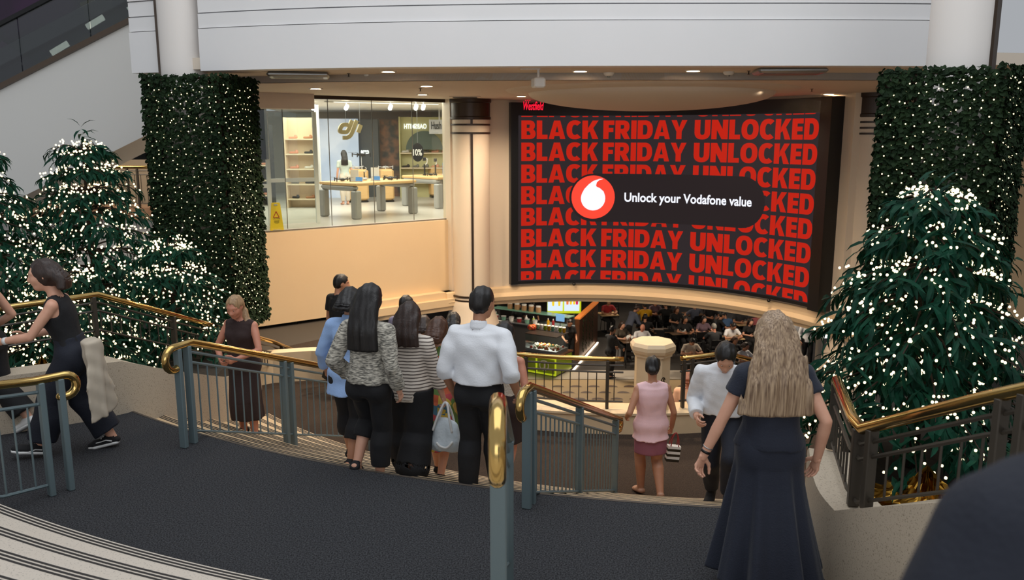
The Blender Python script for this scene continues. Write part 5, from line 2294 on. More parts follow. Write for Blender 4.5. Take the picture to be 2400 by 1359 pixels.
# tweed top
x, y, z = place(858, 656, 1.71, lo=6.3, hi=6.62)
r = person('person with long straight black hair in a grey tweed top and cropped black trousers', (x, y, z), -.33)
b = Body(h=1.69, feet=((-.13, -.02, .10), (.06, .02, 0)), footpitch=(.75, .1), hands=((-.24, .08, .92), (.25, .04, .84)), look=(-.1, -.1), bulk=1.03)
b.build_body(r, 'fair')
b.eyes(r)
b.hair(r, HAIR['black'], 'long', length=.24, width=1.25)
b.top(r, M_TWEED, sleeve=(1.85, 1.85), loose=.03, hem=.02, name='sweater', g=.016, wrinkle=.006)
b.trousers(r, M_BLKF, g=.016, legs=(1.45, 1.78), gl=.02, top=.10)
b.sandals(r, M_BLKF, 3)

# striped cardigan and bag
x, y, z = place(956, 706, 1.64, lo=6.8, hi=7.2)
STR = r = person('person with a dark brown bob in a striped cream cardigan, carrying a bag', (x, y, z), -.28)
b = Body(h=1.60, feet=((-.08, .12, -.05), (.07, -.18, .03)), footpitch=(0, .6), hands=((-.27, .03, .84), (.29, .07, .76)), curl=(.5, 1.15), bulk=1.05)
b.build_body(r, 'fair')
b.eyes(r)
b.hair(r, HAIR['dark_brown'], 'bob', length=.16, width=1.25)
tp = b.top(r, M_STRIPE, sleeve=(1.62, 1.62), loose=.03, hem=-.03, name='cardigan', g=.016, wrinkle=.005)
F = b.grid(.16)
F.loft([(cc, rx + .044, ry + .044, l) for cc, rx, ry, l in b.torso_secs(0)[:3]], .02)
F.plane(b.spine(-.045 * 1.6), -b.up)
F.plane(b.spine(.0), b.up)
F.ripple(.004, 26, 3)
field_mesh('ribbed_hem', F, M_BEIGE, tp)
b.trousers(r, M_BLKF, g=.018, wide=.055, legs=(1.72, 1.72), top=.02)
b.shoes(r, M_BLKF)
hw = wpt(r, b.wr[1])
bag = thing('handbag', 'silvery white soft handbag carried by the person in stripes', 'bag', hw + Vector((.02, -.02, -.47)), -.2)
M_BAG = mat('silver_bag_cloth', rgb(196, 206, 212), .5, bump=(14, .6))
F = Field((-.3, -.2, -.1), (.3, .2, .4), .010)
F.loft([((0, 0, .0), .165, .075, (1, 0, 0)), ((0, 0, .04), .17, .085, (1, 0, 0)), ((0, 0, .14), .14, .075, (1, 0, 0)), ((0, 0, .22), .10, .05, (1, 0, 0)), ((0, 0, .275), .065, .028, (1, 0, 0))], .02, rip=(6, .05, .4))
F.ripple(.006, 24, 8)
field_mesh('bag_body', F, M_BAG, bag)
for sy in (-1, 1):
    pts = smooth_line([(-.10, sy * .06, .18), (-.06, sy * .05, .30), (-.02, sy * .015, .40), (.0, 0, .425), (.025, sy * .015, .40), (.05, sy * .05, .30), (.075, sy * .06, .17)], 5)
    MB().tube(pts, .011, 8).build('strap', M_SOLE, bag, smooth=True)
MB().tube(smooth_line([(-.06, -.094, .085), (-.02, -.098, .05), (.04, -.098, .045), (.09, -.088, .10)], 5), [.004] + [.011] * 14 + [.003], 8).build('emblem', M_SOLE, bag, smooth=True)

# floral dress
x, y, z = place(1024, 746, 1.64, lo=7.6, hi=8.0)
r = person('person in a floral dress between the striped cardigan and the white shirt', (x, y, z), -.35)
b = Body(h=1.62, feet=((-.08, .16, -.1), (.07, -.12, .03)), footpitch=(0, .5))
b.build_body(r, 'fair')
b.eyes(r)
b.hair(r, HAIR['brown'], 'bob', length=.07)
b.top(r, M_FLORAL, sleeve=(.35, .35), hem=-.02, name='dress_bodice', g=.014)
b.skirt(r, M_FLORAL, [(.22, 0, .14, .12), (.36, 0, .122, .10), (.50, 0, .108, .082)], name='dress_skirt', rip=(8, .08, .1), top=.09)
b.shoes(r, M_BLKF)

# white shirt man
x, y, z = place(1122, 688, 1.78, lo=6.6, hi=6.95)
r = person('person in a white shirt with rolled sleeves and black trousers, seen from behind', (x, y, z), -.30)
b = Body(h=1.80, fem=False, feet=((-.09, -.05, 0), (.10, .22, -.155)), footpitch=(.15, 0), hands=((-.28, .08, .92), (.31, .06, .95)), look=(-.25, -.12), bulk=1.12)
b.build_body(r, 'tan')
b.eyes(r)
b.hair(r, HAIR['black'], 'short')
b.top(r, M_SHIRT, sleeve=(1.22, 1.22), loose=.03, hem=.055, name='shirt', g=.014, collar=True, wrinkle=.006, seed=9)
b.trousers(r, M_BLKF, g=.016, gl=.022, top=.085)
F = b.grid(.1)
F.loft([(cc, rx + .026, ry + .026, l) for cc, rx, ry, l in b.torso_secs(0)[:3]], .01)
F.plane(b.spine(.055 * 1.8), -b.up)
F.plane(b.spine(.075 * 1.8), b.up)
field_mesh('belt', F, M_BLACK, r)
b.shoes(r, M_BLKF)

# woman just right of him
x, y, z = place(1180, 742, 1.72, lo=7.15, hi=7.6)
r = person('person in a cream top mostly hidden by the white shirt and black trousers', (x, y, z), -.35)
b = Body(h=1.64, feet=((-.07, .15, -.12), (.07, -.18, .03)), footpitch=(0, .7), hands=((-.25, .05, .85), (.26, .06, .85)))
b.build_body(r, 'pink')
b.eyes(r)
b.hair(r, HAIR['black'], 'bob', length=.10)
b.top(r, M_BEIGE, hem=.03, name='top')
b.skirt(r, M_BROWN, [(.32, 0, .115, .095), (.42, 0, .11, .09), (.50, 0, .104, .08)], name='skirt', rip=(6, .03, .1), top=.09)
b.sandals(r, M_BLKF)

# people further down on the landing
for (px, ty, h, top_m, hair_m, style, ln, skin, lb, fem) in (
        (948, 698, 1.72, M_LAV, 'black', 'short', 0, 'tan', 'person with black hair in a lavender grey top beyond the person in stripes', False),
        (992, 745, 1.60, M_SHIRT, 'dark_brown', 'bob', .06, 'fair', 'person with dark brown hair and a white top beyond the floral dress', True),
        (1062, 738, 1.62, M_BLKF, 'black', 'bob', .05, 'tan', 'person with round black hair in dark clothes left of the white shirt', True)):
    x, y, z = place(px, ty, h, lo=10.3)
    r = person(lb, (x, y, z), -.2 - .3 * (px < 950))
    b = Body(h=h, fem=fem, vox=.012, feet=((-.08, .1, 0), (.08, -.1, 0)))
    b.build_body(r, skin)
    b.eyes(r)
    b.hair(r, HAIR[hair_m], style, length=ln)
    b.top(r, top_m, sleeve=(.6, .6), hem=-.03, name='top', loose=.01)
    b.trousers(r, M_BLKF, g=.014)
    b.shoes(r, M_BLKF)

# pink top
x, y, z = place(1531, 838, 1.62, lo=8.4, hi=9.2, zf=LAND_Z)
r = person('person with black hair in a bun, pale pink sleeveless top and mauve mini skirt', (x, y, z), .10)
b = Body(h=1.60, feet=((-.07, .10, 0.02), (.07, -.20, .07)), footpitch=(.15, .85), hands=((-.25, .10, .93), (.26, .08, .80)), look=(-.25, -.1), curl=(.5, 1.1), bulk=1.16)
b.build_body(r, 'tan')
b.eyes(r)
b.hair(r, HAIR['black'], 'bun')
b.top(r, M_PINK, hem=-.075, hemflare=.03, name='top', g=.022, neck=.040, wrinkle=.003)
b.skirt(r, M_MAUVE, [(.345, 0, .114, .094), (.41, 0, .114, .092), (.465, 0, .112, .088)], name='mini_skirt', rip=(6, .02, .1), top=-.045, seat=False, g=.002)
b.shoes(r, mat('nude_leather', rgb(176, 130, 104), .45), cut=.0, name='shoe')
for i in (0, 1):
    heel, ball, tip, f, dn = b.foot(Field((0, 0, 0), (.02, .02, .02), .01), i)
hw = wpt(r, b.wr[1])
bag = thing('shopping_bag', 'small black and white striped bag held by the person in pink', 'bag', hw + Vector((.01, .0, -.40)), .1)
bag.rotation_euler = (0, .12, .1)
for k in range(6):
    MB().box((0, 0, .015 + .03 * k), (.145, .075, .03)).build('stripe_panel', M_SOLE if k % 2 else M_BLACK, bag)
for sy in (-1, 1):
    MB().tube(smooth_line([(-.045, sy * .035, .18), (-.035, sy * .02, .27), (0, 0, .33), (.035, sy * .02, .27), (.045, sy * .035, .18)], 5), .006, 6).build('handle', mat('red_handle', rgb(150, 40, 40), .5), bag, smooth=True)

# man looking down, coming up
x, y, z = place(1703, 806, 1.62, lo=7.0, hi=7.5)
r = person('person in a white shirt bending the head down while climbing the stairs at right', (x, y, z), pi - .32)
b = Body(h=1.76, fem=False, lean=.22, look=(.12, -.75), feet=((-.09, .22, .155), (.09, -.18, .02)), footpitch=(0, .4), hands=((-.30, .24, .82), (.22, .26, .98)), curl=(.7, .8), bulk=1.02, drop=.03)
b.build_body(r, 'fair')
b.eyes(r)
b.hair(r, HAIR['black'], 'short', volume=1.06)
b.top(r, M_SHIRT, sleeve=(1.9, 1.9), loose=.03, hem=.055, name='shirt', collar=True, wrinkle=.007, seed=12, neck=.040)
b.trousers(r, M_NAVYD, g=.016, gl=.015, top=.085)
b.shoes(r, M_BLKF)

# woman in navy, nearest
x, y, z = place(1822, 744, 1.70, zf=0.0, lo=3.5, hi=6.5)
r = person('person with long blond hair in a navy dress, nearest on the landing, seen from behind', (x, y, 0), .02)
b = Body(h=1.70, feet=((-.10, .12, 0), (.09, -.20, .03)), footpitch=(0, .5), hands=((-.43, .02, .76), (.27, -.06, .86)), curl=(.75, .5), look=(-.05, -.1), bulk=1.10, vox=.0095,
         elbow=((-.6, -1, .3), (.6, -1, .1)), hand_roll=(-1.1, .3))
b.build_body(r, 'fair')
b.eyes(r)
b.hair(r, HAIR['blond'], 'long', length=.275, width=1.30, flare=.85)
b.top(r, M_NAVY, sleeve=(.42, .42), hem=.02, name='dress_bodice', g=.018, loose=.014, wrinkle=.004)
b.skirt(r, M_NAVY, [(.07, -.03, .19, .17), (.2, -.015, .165, .15), (.36, 0, .135, .115), (.47, 0, .118, .09), (.55, 0, .098, .072)], name='dress_skirt', rip=(9, .11, .5), top=.115, g=.02)
b.sandals(r, M_BLKF)
p = b.wr[0]
d = (b.wr[0] - b.elb[0]) / np.linalg.norm(b.wr[0] - b.elb[0])
MB().tube([p - d * .035, p - d * .018], .030, 14).build('watch', M_BLACK, r, smooth=True)
MB().tube([p - d * .058, p - d * .052], .032, 14).build('bracelet', M_STEEL, r, smooth=True)

# dark shoulder in the right foreground
r = person('person in a dark navy jacket in the right foreground, only a shoulder showing', (.815, .98, .775), .25)
b = Body(h=1.88, fem=False, hands=((-.42, .10, .98), (.30, .05, .95)), bulk=1.1)
b.build_body(r, 'tan')
b.eyes(r)
b.hair(r, HAIR['dark_brown'], 'short')
b.top(r, M_NAVYD, sleeve=(1.93, 1.93), loose=.05, hem=-.10, name='jacket', g=.03, wrinkle=.005, collar=True)
b.trousers(r, M_BLKF, g=.016)
b.shoes(r, M_BLKF)

# ================================================================== THE SHOP BEHIND THE GLASS
area('shop_ceiling_light', (-4.2, 23.6, CEIL_Z - 0.06), 6.0, 420, (1.0, 0.95, 0.86), sy=5.0)
area('shop_ceiling_light', (-8.5, 24.0, CEIL_Z - 0.06), 4.0, 150, (1.0, 0.93, 0.82), sy=5.0)
struct(MB().prism([gp(1.3, 0.3)[:2], gp(GL + .6, .3)[:2], (0.6, 31), (-8.4, 31)], CEIL_Z - 0.04, CEIL_Z - 0.01).build('ceiling_shop', M_WHITE), 'white shop ceiling behind the glass', 'ceiling')
SZ = STORE_Z
M_LEG = mat('grey_powder_coat', rgb(158, 158, 154), .45, .2)
M_DARKG = mat('dark_gadget', rgb(36, 37, 40), .4)
M_LIGHTG = mat('light_gadget', rgb(196, 196, 196), .4)
M_CARD = mat('white_card', rgb(238, 238, 234), .5)
M_SCRB = mat('blue_display', rgb(40, 70, 110), .3, emit=(rgb(110, 170, 220), .8))


def shop_table(a, b, depth, lb):
    """a, b: floor points of the two near legs"""
    A, B = Vector((a.x, a.y, SZ)), Vector((b.x, b.y, SZ))
    d = (B - A)
    L = d.length + .10
    rz = math.atan2(d.y, d.x)
    d.normalize()
    nn = Vector((-d.y, d.x, 0))
    c = (A + B) / 2 + nn * depth / 2
    o = thing('display_table', lb, 'table', (c.x, c.y, SZ), rz)
    hx, hy = L / 2, depth / 2
    MB().bbox((0, 0, .875), (L + .06, depth + .10, .075), .015).build('tabletop', M_OAK, o)
    for sy in (-1, 1):
        f = MB()
        pts = [(-hx + .05, sy * hy, 0), (-hx + .05, sy * hy, .70), (-hx + .08, sy * hy, .78), (-hx + .16, sy * hy, .81), (hx - .16, sy * hy, .81), (hx - .08, sy * hy, .78), (hx - .05, sy * hy, .70), (hx - .05, sy * hy, 0)]
        for sx in (-1, 1):
            MB().bbox((sx * (hx - .05), sy * (hy - .03), .36), (.22, .20, .72), .03).build('leg', M_LEG, o)
        MB().bbox((0, sy * (hy - .03), .78), (L, .16, .15), .05).build('frame', M_LEG, o)
    return o


T1 = shop_table(G(759, 507, SZ), G(834, 514, SZ), (G(953, 499, SZ) - G(834, 514, SZ)).length, 'oak topped display table with thick grey legs, nearest the shop window')
T2 = shop_table(G(950, 482, SZ), G(1026, 489, SZ), 1.5, 'oak topped display table with grey legs at the right end of the shop window')


def plinth(px, py, sx, sy, h, lb, rz=.35):
    p = G(px, py, SZ)
    o = thing('oak_plinth', lb, 'plinth', p, rz)
    MB().bbox((0, 0, .03), (sx * .92, sy * .92, .06), .01).build('kick_base', M_BLACK, o)
    MB().bbox((0, 0, .06 + (h - .06) / 2), (sx, sy, h - .06), .06).build('body', M_OAK, o)
    return o


P1 = plinth(838, 473, .66, .6, 1.04, 'oak plinth behind the front display table, left of two')
P2 = plinth(906, 472, .42, .6, 1.04, 'oak plinth behind the front display table, right of two')
P3 = plinth(1022, 462, .45, .6, 1.04, 'oak plinth behind the right display table')


def drone(p, rz, sc, lb, m):
    o = thing('drone', lb, 'drone', p, rz)
    MB().bbox((0, 0, .05 * sc), (.12 * sc, .2 * sc, .07 * sc), .02 * sc).build('body', m, o)
    for sx in (-1, 1):
        for sy in (-1, 1):
            q = (sx * .17 * sc, sy * .15 * sc, .07 * sc)
            mb = MB().tube([(sx * .05 * sc, sy * .07 * sc, .05 * sc), q], .013 * sc, 6)
            mb.tube([(q[0], q[1], .0), (q[0], q[1], .10 * sc)], .014 * sc, 6)
            mb.build('arm', m, o)
            MB().box((q[0], q[1], .105 * sc), (.2 * sc, .016 * sc, .004), rz=sx * sy * .6).build('rotor', M_DARKG, o)
    MB().ball((0, .11 * sc, .035 * sc), .028 * sc, 8).build('camera', M_DARKG, o, smooth=True)
    return o


def gimbal(p, rz, sc, lb):
    o = thing('camera_gimbal', lb, 'camera', p, rz)
    MB().lathe([(.04 * sc, 0), (.04 * sc, .015 * sc), (.016 * sc, .02 * sc), (.016 * sc, .2 * sc), (.02 * sc, .22 * sc)], n=10).build('handle', M_DARKG, o)
    MB().tube([(0, 0, .2 * sc), (.05 * sc, 0, .24 * sc), (.06 * sc, 0, .32 * sc), (0, 0, .34 * sc)], .012 * sc, 6).build('arm', M_LIGHTG, o)
    MB().bbox((0, 0, .32 * sc), (.06 * sc, .05 * sc, .07 * sc), .01).build('head', M_DARKG, o)
    return o


def card(p, rz, w_, h_, m, lb, nm='info_card'):
    o = thing(nm, lb, 'sign', p, rz)
    MB().bbox((0, 0, .01), (w_ * 1.1, .08, .02), .004).build('foot', M_LIGHTG, o)
    MB().box((0, 0, .02 + h_ / 2), (w_, .015, h_)).build('panel', m, o)
    return o


def ttop(T, x, y, z=.913):
    q = rotz((x, y, z), T.rotation_euler.z)
    return Vector(q) + Vector(T.location)


rz1, rz2 = T1.rotation_euler.z, T2.rotation_euler.z
LS1, LL1 = .34, (G(953, 499, SZ) - G(834, 514, SZ)).length / 2 * .9


def t1(a, b):
    return ttop(T1, a * LS1, b * LL1)


drone(t1(-.7, -.75), .4, 1.0, 'dark drone at the near left corner of the front display table', M_DARKG)
drone(t1(.2, .8), .1, 1.0, 'dark drone at the far end of the front display table', M_DARKG)
drone(t1(.7, .6), -.5, .8, 'second dark drone near the far end of the front display table', M_DARKG)
drone(t1(-.2, -.1), .8, .9, 'light grey drone in the middle of the front display table', M_LIGHTG)
card(t1(.1, -.55), rz1 + .5, .22, .28, M_CARD, 'white information card on the front display table, left')
card(t1(.3, .15), rz1 + .5, .22, .32, M_CARD, 'white information card on the front display table, right')
card(t1(.75, -.6), rz1 + .4, .18, .10, M_SCRB, 'blue screen controller at the near edge of the front display table', 'controller')
card(t1(.8, .05), rz1 + .4, .18, .10, M_SCRB, 'blue screen controller in the middle of the front display table', 'controller')
gimbal(t1(-.8, .1), 0, 1.0, 'small camera gimbal on the front display table, nearer of two')
gimbal(t1(-.7, .55), .5, 1.0, 'small camera gimbal at the back of the front display table')
drone(Vector(P1.location) + Vector((0, 0, 1.04)), .3, 1.1, 'light drone on top of the left oak plinth', M_LIGHTG)
drone(Vector(P2.location) + Vector((.0, 0, 1.04)), 1.0, 1.0, 'light drone on top of the right oak plinth', M_LIGHTG)
o = drone(Vector(P1.location) + Vector((.15, .1, 1.42)), .6, 1.3, 'dark drone raised on a thin stand behind the front display table', M_DARKG)
MB().tube([(0, 0, -.38), (0, 0, .02)], .012, 6).build('stand', M_LIGHTG, o)
gimbal(ttop(T2, -.35, -.3), .2, 1.5, 'tall dark camera gimbal at the left end of the right display table')
gimbal(ttop(T2, -.2, .0), 1.2, 1.4, 'second dark camera gimbal on the right display table')
card(ttop(T2, -.05, .25), rz2, .2, .34, mat('blue_card', rgb(90, 160, 220), .5), 'blue and white card on the right display table')
drone(ttop(T2, .05, -.4), .4, .8, 'small dark drone near the front of the right display table', M_DARKG)
gimbal(ttop(T2, .30, .35), .2, 1.9, 'tall light camera gimbal at the right end of the right display table')

# hanging gold shop letters, made from shapes
GOLD = mat('pale_gold_sign', rgb(176, 160, 112), .4, .3)


def sign_text(body, pA, pB, h, m, lb, cat='sign', bold=.02, mirror=False, shear=0.0, depth=.03, name='shop_sign'):
    """lettering standing upright between two points (lower left, lower right)"""
    d = pB - pA
    w_ = d.xy.length
    bm = fit_text(body, 0, w_, 0, h, bold, shear)
    if mirror:
        for v in bm.verts:
            v.co.x = w_ - v.co.x
        bmesh.ops.reverse_faces(bm, faces=bm.faces)
    r = bmesh.ops.extrude_face_region(bm, geom=list(bm.faces))
    bmesh.ops.translate(bm, vec=(0, 0, depth), verts=[g_ for g_ in r['geom'] if isinstance(g_, bmesh.types.BMVert)])
    bmesh.ops.recalc_face_normals(bm, faces=bm.faces)
    me = bpy.data.meshes.new(name)
    bm.to_mesh(me)
    bm.free()
    me.materials.append(m)
    o = link_mesh(name, me)
    o.location = pA
    o.rotation_euler = (pi / 2, 0, math.atan2(d.y, d.x))
    return tag(o, lb, cat)


# rounded italic letters
def dji(pA, w_, h_):
    o = thing('shop_sign', 'large pale gold slanted letters hanging inside the shop window', 'sign', pA, .55)
    th_ = .16 * w_

    def stroke(pts, nm='letter'):
        mb = MB()
        P = [Vector((x * w_ + y * h_ * .28, 0, y * h_)) for x, y in pts]
        sk = len(P)
        vs, fs = [], []
        for i in range(sk):
            t = (P[min(i + 1, sk - 1)] - P[max(0, i - 1)]).normalized()
            n_ = Vector((-t.z, 0, t.x))
            for yy in (-.03, .03):
                vs += [P[i] + n_ * th_ / 2 + Vector((0, yy, 0)), P[i] - n_ * th_ / 2 + Vector((0, yy, 0))]
        for i in range(sk - 1):
            a, b_ = i * 4, i * 4 + 4
            fs += [(a, b_, b_ + 1, a + 1), (a + 2, a + 3, b_ + 3, b_ + 2), (a, a + 2, b_ + 2, b_), (a + 1, b_ + 1, b_ + 3, a + 3)]
        fs += [(0, 1, 3, 2), (sk * 4 - 4, sk * 4 - 2, sk * 4 - 1, sk * 4 - 3)]
        mb.add(vs, fs)
        mb.build(nm, GOLD, o)
    stroke(smooth_line([(.30, .72, 0), (.10, .72, 0), (.02, .62, 0), (.0, .45, 0), (.05, .36, 0), (.22, .34, 0), (.34, .40, 0), (.42, .95, 0)], 4) and [(p.x, p.y) for p in smooth_line([(.30, .72, 0), (.10, .72, 0), (.02, .62, 0), (.0, .45, 0), (.05, .36, 0), (.22, .34, 0), (.34, .42, 0), (.42, .95, 0)], 4)])
    stroke([(p.x, p.y) for p in smooth_line([(.62, .95, 0), (.56, .45, 0), (.50, .18, 0), (.38, .06, 0), (.20, .05, 0)], 4)])
    stroke([(.84, .72), (.80, .33)])
    for x in (.2, .8):
        MB().tube([(x * w_ + .1, 0, .3), (x * w_ + .1, 0, CEIL_Z - .03 - pA.z)], .005, 5).build('hanging_wire', M_STEEL, o)
    return o


dji(D(792, 325, 21.3), .62, .48)
sign_text('ecco', D(846, 361, 28.765), D(865, 361, 28.765), .13, mat('white_glow_sign', rgb(240, 240, 240), .5, emit=((1, 1, 1), 1.0)), 'small white lettering on the dark wall at the back of the shop', bold=.03)
sign_text('OABSMITH', D(947, 302, 28.755), D(1000, 300, 28.755), .17, MATS['white_glow_sign'], 'white mirrored lettering over the arched shop front far behind the glass', mirror=True)
bd_p = D(1030, 297, 28.0)
bd = tag(MB().box(bd_p, (.68, .05, .46)).box((bd_p.x, bd_p.y, (bd_p.z + CEIL_Z) / 2), (.04, .03, CEIL_Z - bd_p.z)).build('sign_board', M_LIGHTG), 'light grey board carrying the dark shop name at the right end of the window', 'sign')
sign_text('Hush Pu', D(1011, 303, 27.972), D(1049, 303, 27.972), .25, M_DARKG, 'dark narrow lettering on the light grey board at the right end of the window', bold=.01)
o = thing('round_sign', 'dark oval hanging sign marked 10% in the shop', 'sign', D(979, 357, 23.0))
o.rotation_euler = (pi / 2, 0, 0)
MB().lathe([(.001, 0), (.22, 0), (.22, .02), (.001, .02)], n=28).build('disc', M_DARKG, o).scale = (.75, 1.15, 1)
bm = fit_text('10%', -.12, .12, -.09, .09, .02)
me = bpy.data.meshes.new('number')
for v in bm.verts:
    v.co.z = .03
bm.to_mesh(me)
bm.free()
me.materials.append(M_CARD)
link_mesh('number', me, o)
MB().tube([(0, .2, .01), (0, CEIL_Z - .03 - o.location.z, .01)], .006, 5).build('hanging_wire', M_STEEL, o)

# back of the shops: lit shelves with shoes
M_SHELF = mat('cream_shelf', rgb(226, 206, 176), .5)
SHOE_M = [mat('shoe_black', rgb(34, 32, 32), .5), mat('shoe_tan', rgb(176, 120, 84), .5), mat('shoe_grey', rgb(120, 118, 112), .5), mat('shoe_pink', rgb(220, 150, 120), .5), mat('shoe_white', rgb(222, 218, 210), .5)]


def shoe_mesh():
    F = Field((-.08, -.18, -.02), (.08, .18, .16), .012)
    F.seg((0, -.10, .035), (0, .10, .03), .04, .042, .02, flat=.8)
    F.seg((0, -.10, .05), (0, -.085, .09), .036, .036, .03)
    F.plane((0, 0, 0), (0, 0, -1))
    F.ell((0, -.09, .14), (.026, .034, .05), sub=True)
    V, Q = F.mesh_data()
    return V, Q


SHV, SHQ = shoe_mesh()
SHOES = []
for m in SHOE_M:
    o = raw_mesh('shoe', SHV, SHQ, m, None)
    SHOES.append(o.data)
    bpy.data.objects.remove(o)


def shelf_unit(xc, y, w_, zs, lb, back, h=2.5, shoes=True, seed=1, rows=''):
    o = thing('shelf_unit', lb, 'shelf', (xc, y, SZ))
    MB().box((0, .18, h / 2), (w_, .04, h)).build('back_panel', back, o)
    for sx in (-1, 1):
        MB().box((sx * w_ / 2, 0, h / 2), (.04, .4, h)).build('side_panel', back, o)
    for z in zs:
        MB().box((0, 0, z), (w_, .36, .035)).build('shelf', M_SHELF, o)
    rn = random.Random(seed)
    names = ('lowest', 'second', 'third', 'fourth', 'top')
    if shoes:
        for zi, z in enumerate(zs):
            n = max(2, int(w_ / .32))
            for i in range(n):
                if rn.random() < .12:
                    continue
                ci = rn.randrange(5)
                s_ = link_mesh('shoe', SHOES[ci])
                s_.location = (xc - w_ / 2 + (i + .5) * w_ / n, y - .02, SZ + z + .02)
                s_.rotation_euler = (0, 0, rn.uniform(.9, 2.0))
                tag(s_, '%s shoe, %s from the left on the %s shelf of the %s' % (('black', 'tan', 'grey', 'pink', 'white')[ci], ('first', 'second', 'third', 'fourth', 'fifth', 'sixth', 'seventh')[min(i, 6)], names[min(zi, 4)], rows), 'shoe', 'shoes on the %s shelf of the %s' % (names[min(zi, 4)], rows))
    return o


M_BACKL = mat('shop_lit_back', rgb(232, 208, 176), .6)
M_BACKD = mat('shop_dark_back', rgb(66, 62, 60), .6)
M_BACKG = mat('shop_green_back', rgb(196, 190, 140), .6)
x0, x1 = D(678, 400, 24.8).x, D(746, 400, 24.8).x
shelf_unit((x0 + x1) / 2, 24.6, x1 - x0, (.25, .68, 1.12, 1.55, 1.98), 'lit cream shelf wall with shoes left of the front display table', M_BACKL, 2.6, seed=2, rows='cream shelf wall')
x0, x1 = D(585, 400, 25.5).x, D(640, 400, 25.5).x
shelf_unit((x0 + x1) / 2, 25.4, x1 - x0, (.3, .75, 1.2, 1.65), 'dark shelf wall with bags and shoes at the left end of the shop', M_BACKD, 2.4, seed=3, rows='dark shelf wall')
x0, x1 = D(940, 400, 28.6).x, D(1055, 400, 28.6).x
SH3 = shelf_unit((x0 + x1) / 2, 28.6, x1 - x0, (.5, 1.0, 1.5), 'yellow green shelf wall with shoes behind the right display table', M_BACKG, 2.7, seed=4, rows='yellow green shelf wall')
# arch over it
ar = MB()
xa_ = (x0 + x1) / 2
pts = [(xa_ + .62 * math.cos(t), 28.38, SZ + 1.62 + .62 * math.sin(t)) for t in [pi * k / 16 for k in range(17)]]
vs = []
for p in pts:
    vs += [p, (xa_, 28.38, SZ + 1.62)]
mb = MB()
mb.add([(p[0], 28.38, p[2]) for p in pts] + [(p[0], 28.34, p[2]) for p in pts], [tuple(range(17)), tuple(range(33, 16, -1))] + [(i, i + 17, i + 18, i + 1) for i in range(16)] + [(16, 33, 17, 0)])
ap = mb.build('arched_panel', mat('green_arch', rgb(70, 84, 74), .5), SH3)
ap.location = -SH3.location
# pale blue bright poster wall and dark wall
tag(MB().box((D(795, 375, 28.5).x, 28.5, SZ + 1.32), (1.35, .06, 2.64)).build('poster_panel', mat('pale_blue_poster', rgb(186, 200, 222), .5, noise=(.9, rgb(226, 232, 244), .1), emit=(rgb(170, 190, 222), .35))), 'pale blue bright poster wall at the back of the shop', 'poster')
tag(MB().box((D(862, 350, 28.8).x, 28.8, SZ + 1.32), (.75, .06, 2.64)).build('dark_panel', mat('slate_panel', rgb(78, 84, 88), .5)), 'slate grey wall panel with small white lettering at the back of the shop', 'panel')
tag(MB().box((D(920, 340, 29.2).x, 29.2, SZ + 1.32), (.85, .06, 2.64)).build('picture_panel', mat('mixed_picture', rgb(70, 74, 76), .6, noise=(3.5, rgb(150, 110, 90), .12))), 'dark patterned picture panel right of the slate wall panel', 'panel')
# white posts and sliding door
dr = thing('sliding_door', 'glass sliding shop door with white frame and pale handrail bar at the left', 'door', (*D(636, 540, 19.6).xy, SZ), .55)
for x in (-.55, .0, 1.15):
    MB().box((x, 0, 1.32), (.09, .06, 2.64)).build('frame', M_WHITE, dr)
MB().box((.58, 0, 1.05), (1.1, .05, .09)).build('push_bar', M_FASCIA, dr)
MB().box((-.28, -.02, .93), (.5, .05, .09)).build('push_bar', M_FASCIA, dr)
MB().box((.58, 0, 1.32), (1.06, .012, 2.6)).build('pane', M_GLASS, dr)
MB().box((-.28, 0, 1.32), (.46, .012, 2.6)).build('pane', M_GLASS, dr)
tag(MB().box((D(746, 370, 23.0).x, 23.0, (SZ + CEIL_Z - .04) / 2), (.10, .10, CEIL_Z - .04 - SZ)).build('white_post', M_WHITE), 'slim white post between the shoe shelves and the pale blue poster', 'post')
# track lights
for k, (px, py, lb) in enumerate(((735, 247, 'white track spotlight over the left of the shop'), (812, 246, 'white track spotlight over the front display table'), (915, 247, 'white track spotlight over the middle of the shop'), (975, 252, 'white track spotlight left of the board'), (992, 250, 'white track spotlight right of its twin near the board'))):
    p = D(px, py, 21.5)
    o = thing('track_spotlight', lb, 'spotlight', (p.x, p.y, CEIL_Z - 0.05))
    MB().tube([(0, 0, 0), (0, 0, -.10)], .012, 6).build('stem', M_WHITE, o)
    MB().tube([(0, .08, -.10), (0, -.08, -.16)], .055, 12).build('head', M_WHITE, o, smooth=False)
    MB().ball((0, -.085, -.165), .045, 8).build('lamp', mat('spot_glow', rgb(255, 248, 236), .4, emit=((1, .95, .86), 12.0)), o, smooth=True)
tag(MB().box((-3.3, 21.9, CEIL_Z - .06), (3.2, .05, .03), rz=.6).build('light_track', M_WHITE), 'white ceiling track carrying the shop spotlights', 'track')
# shop assistant
p = D(806, 360, 25.6)
r = person('person with long black hair and a pale top standing behind the front display table', (p.x, p.y, SZ), .4)
b = Body(h=1.62, vox=.016)
b.build_body(r, 'fair')
b.hair(r, HAIR['black'], 'long', length=.2, vox=.014)
b.top(r, mat('pale_green_top', rgb(190, 200, 190), .8), sleeve=(.6, .6), hem=-.03)
b.trousers(r, M_BEIGE)
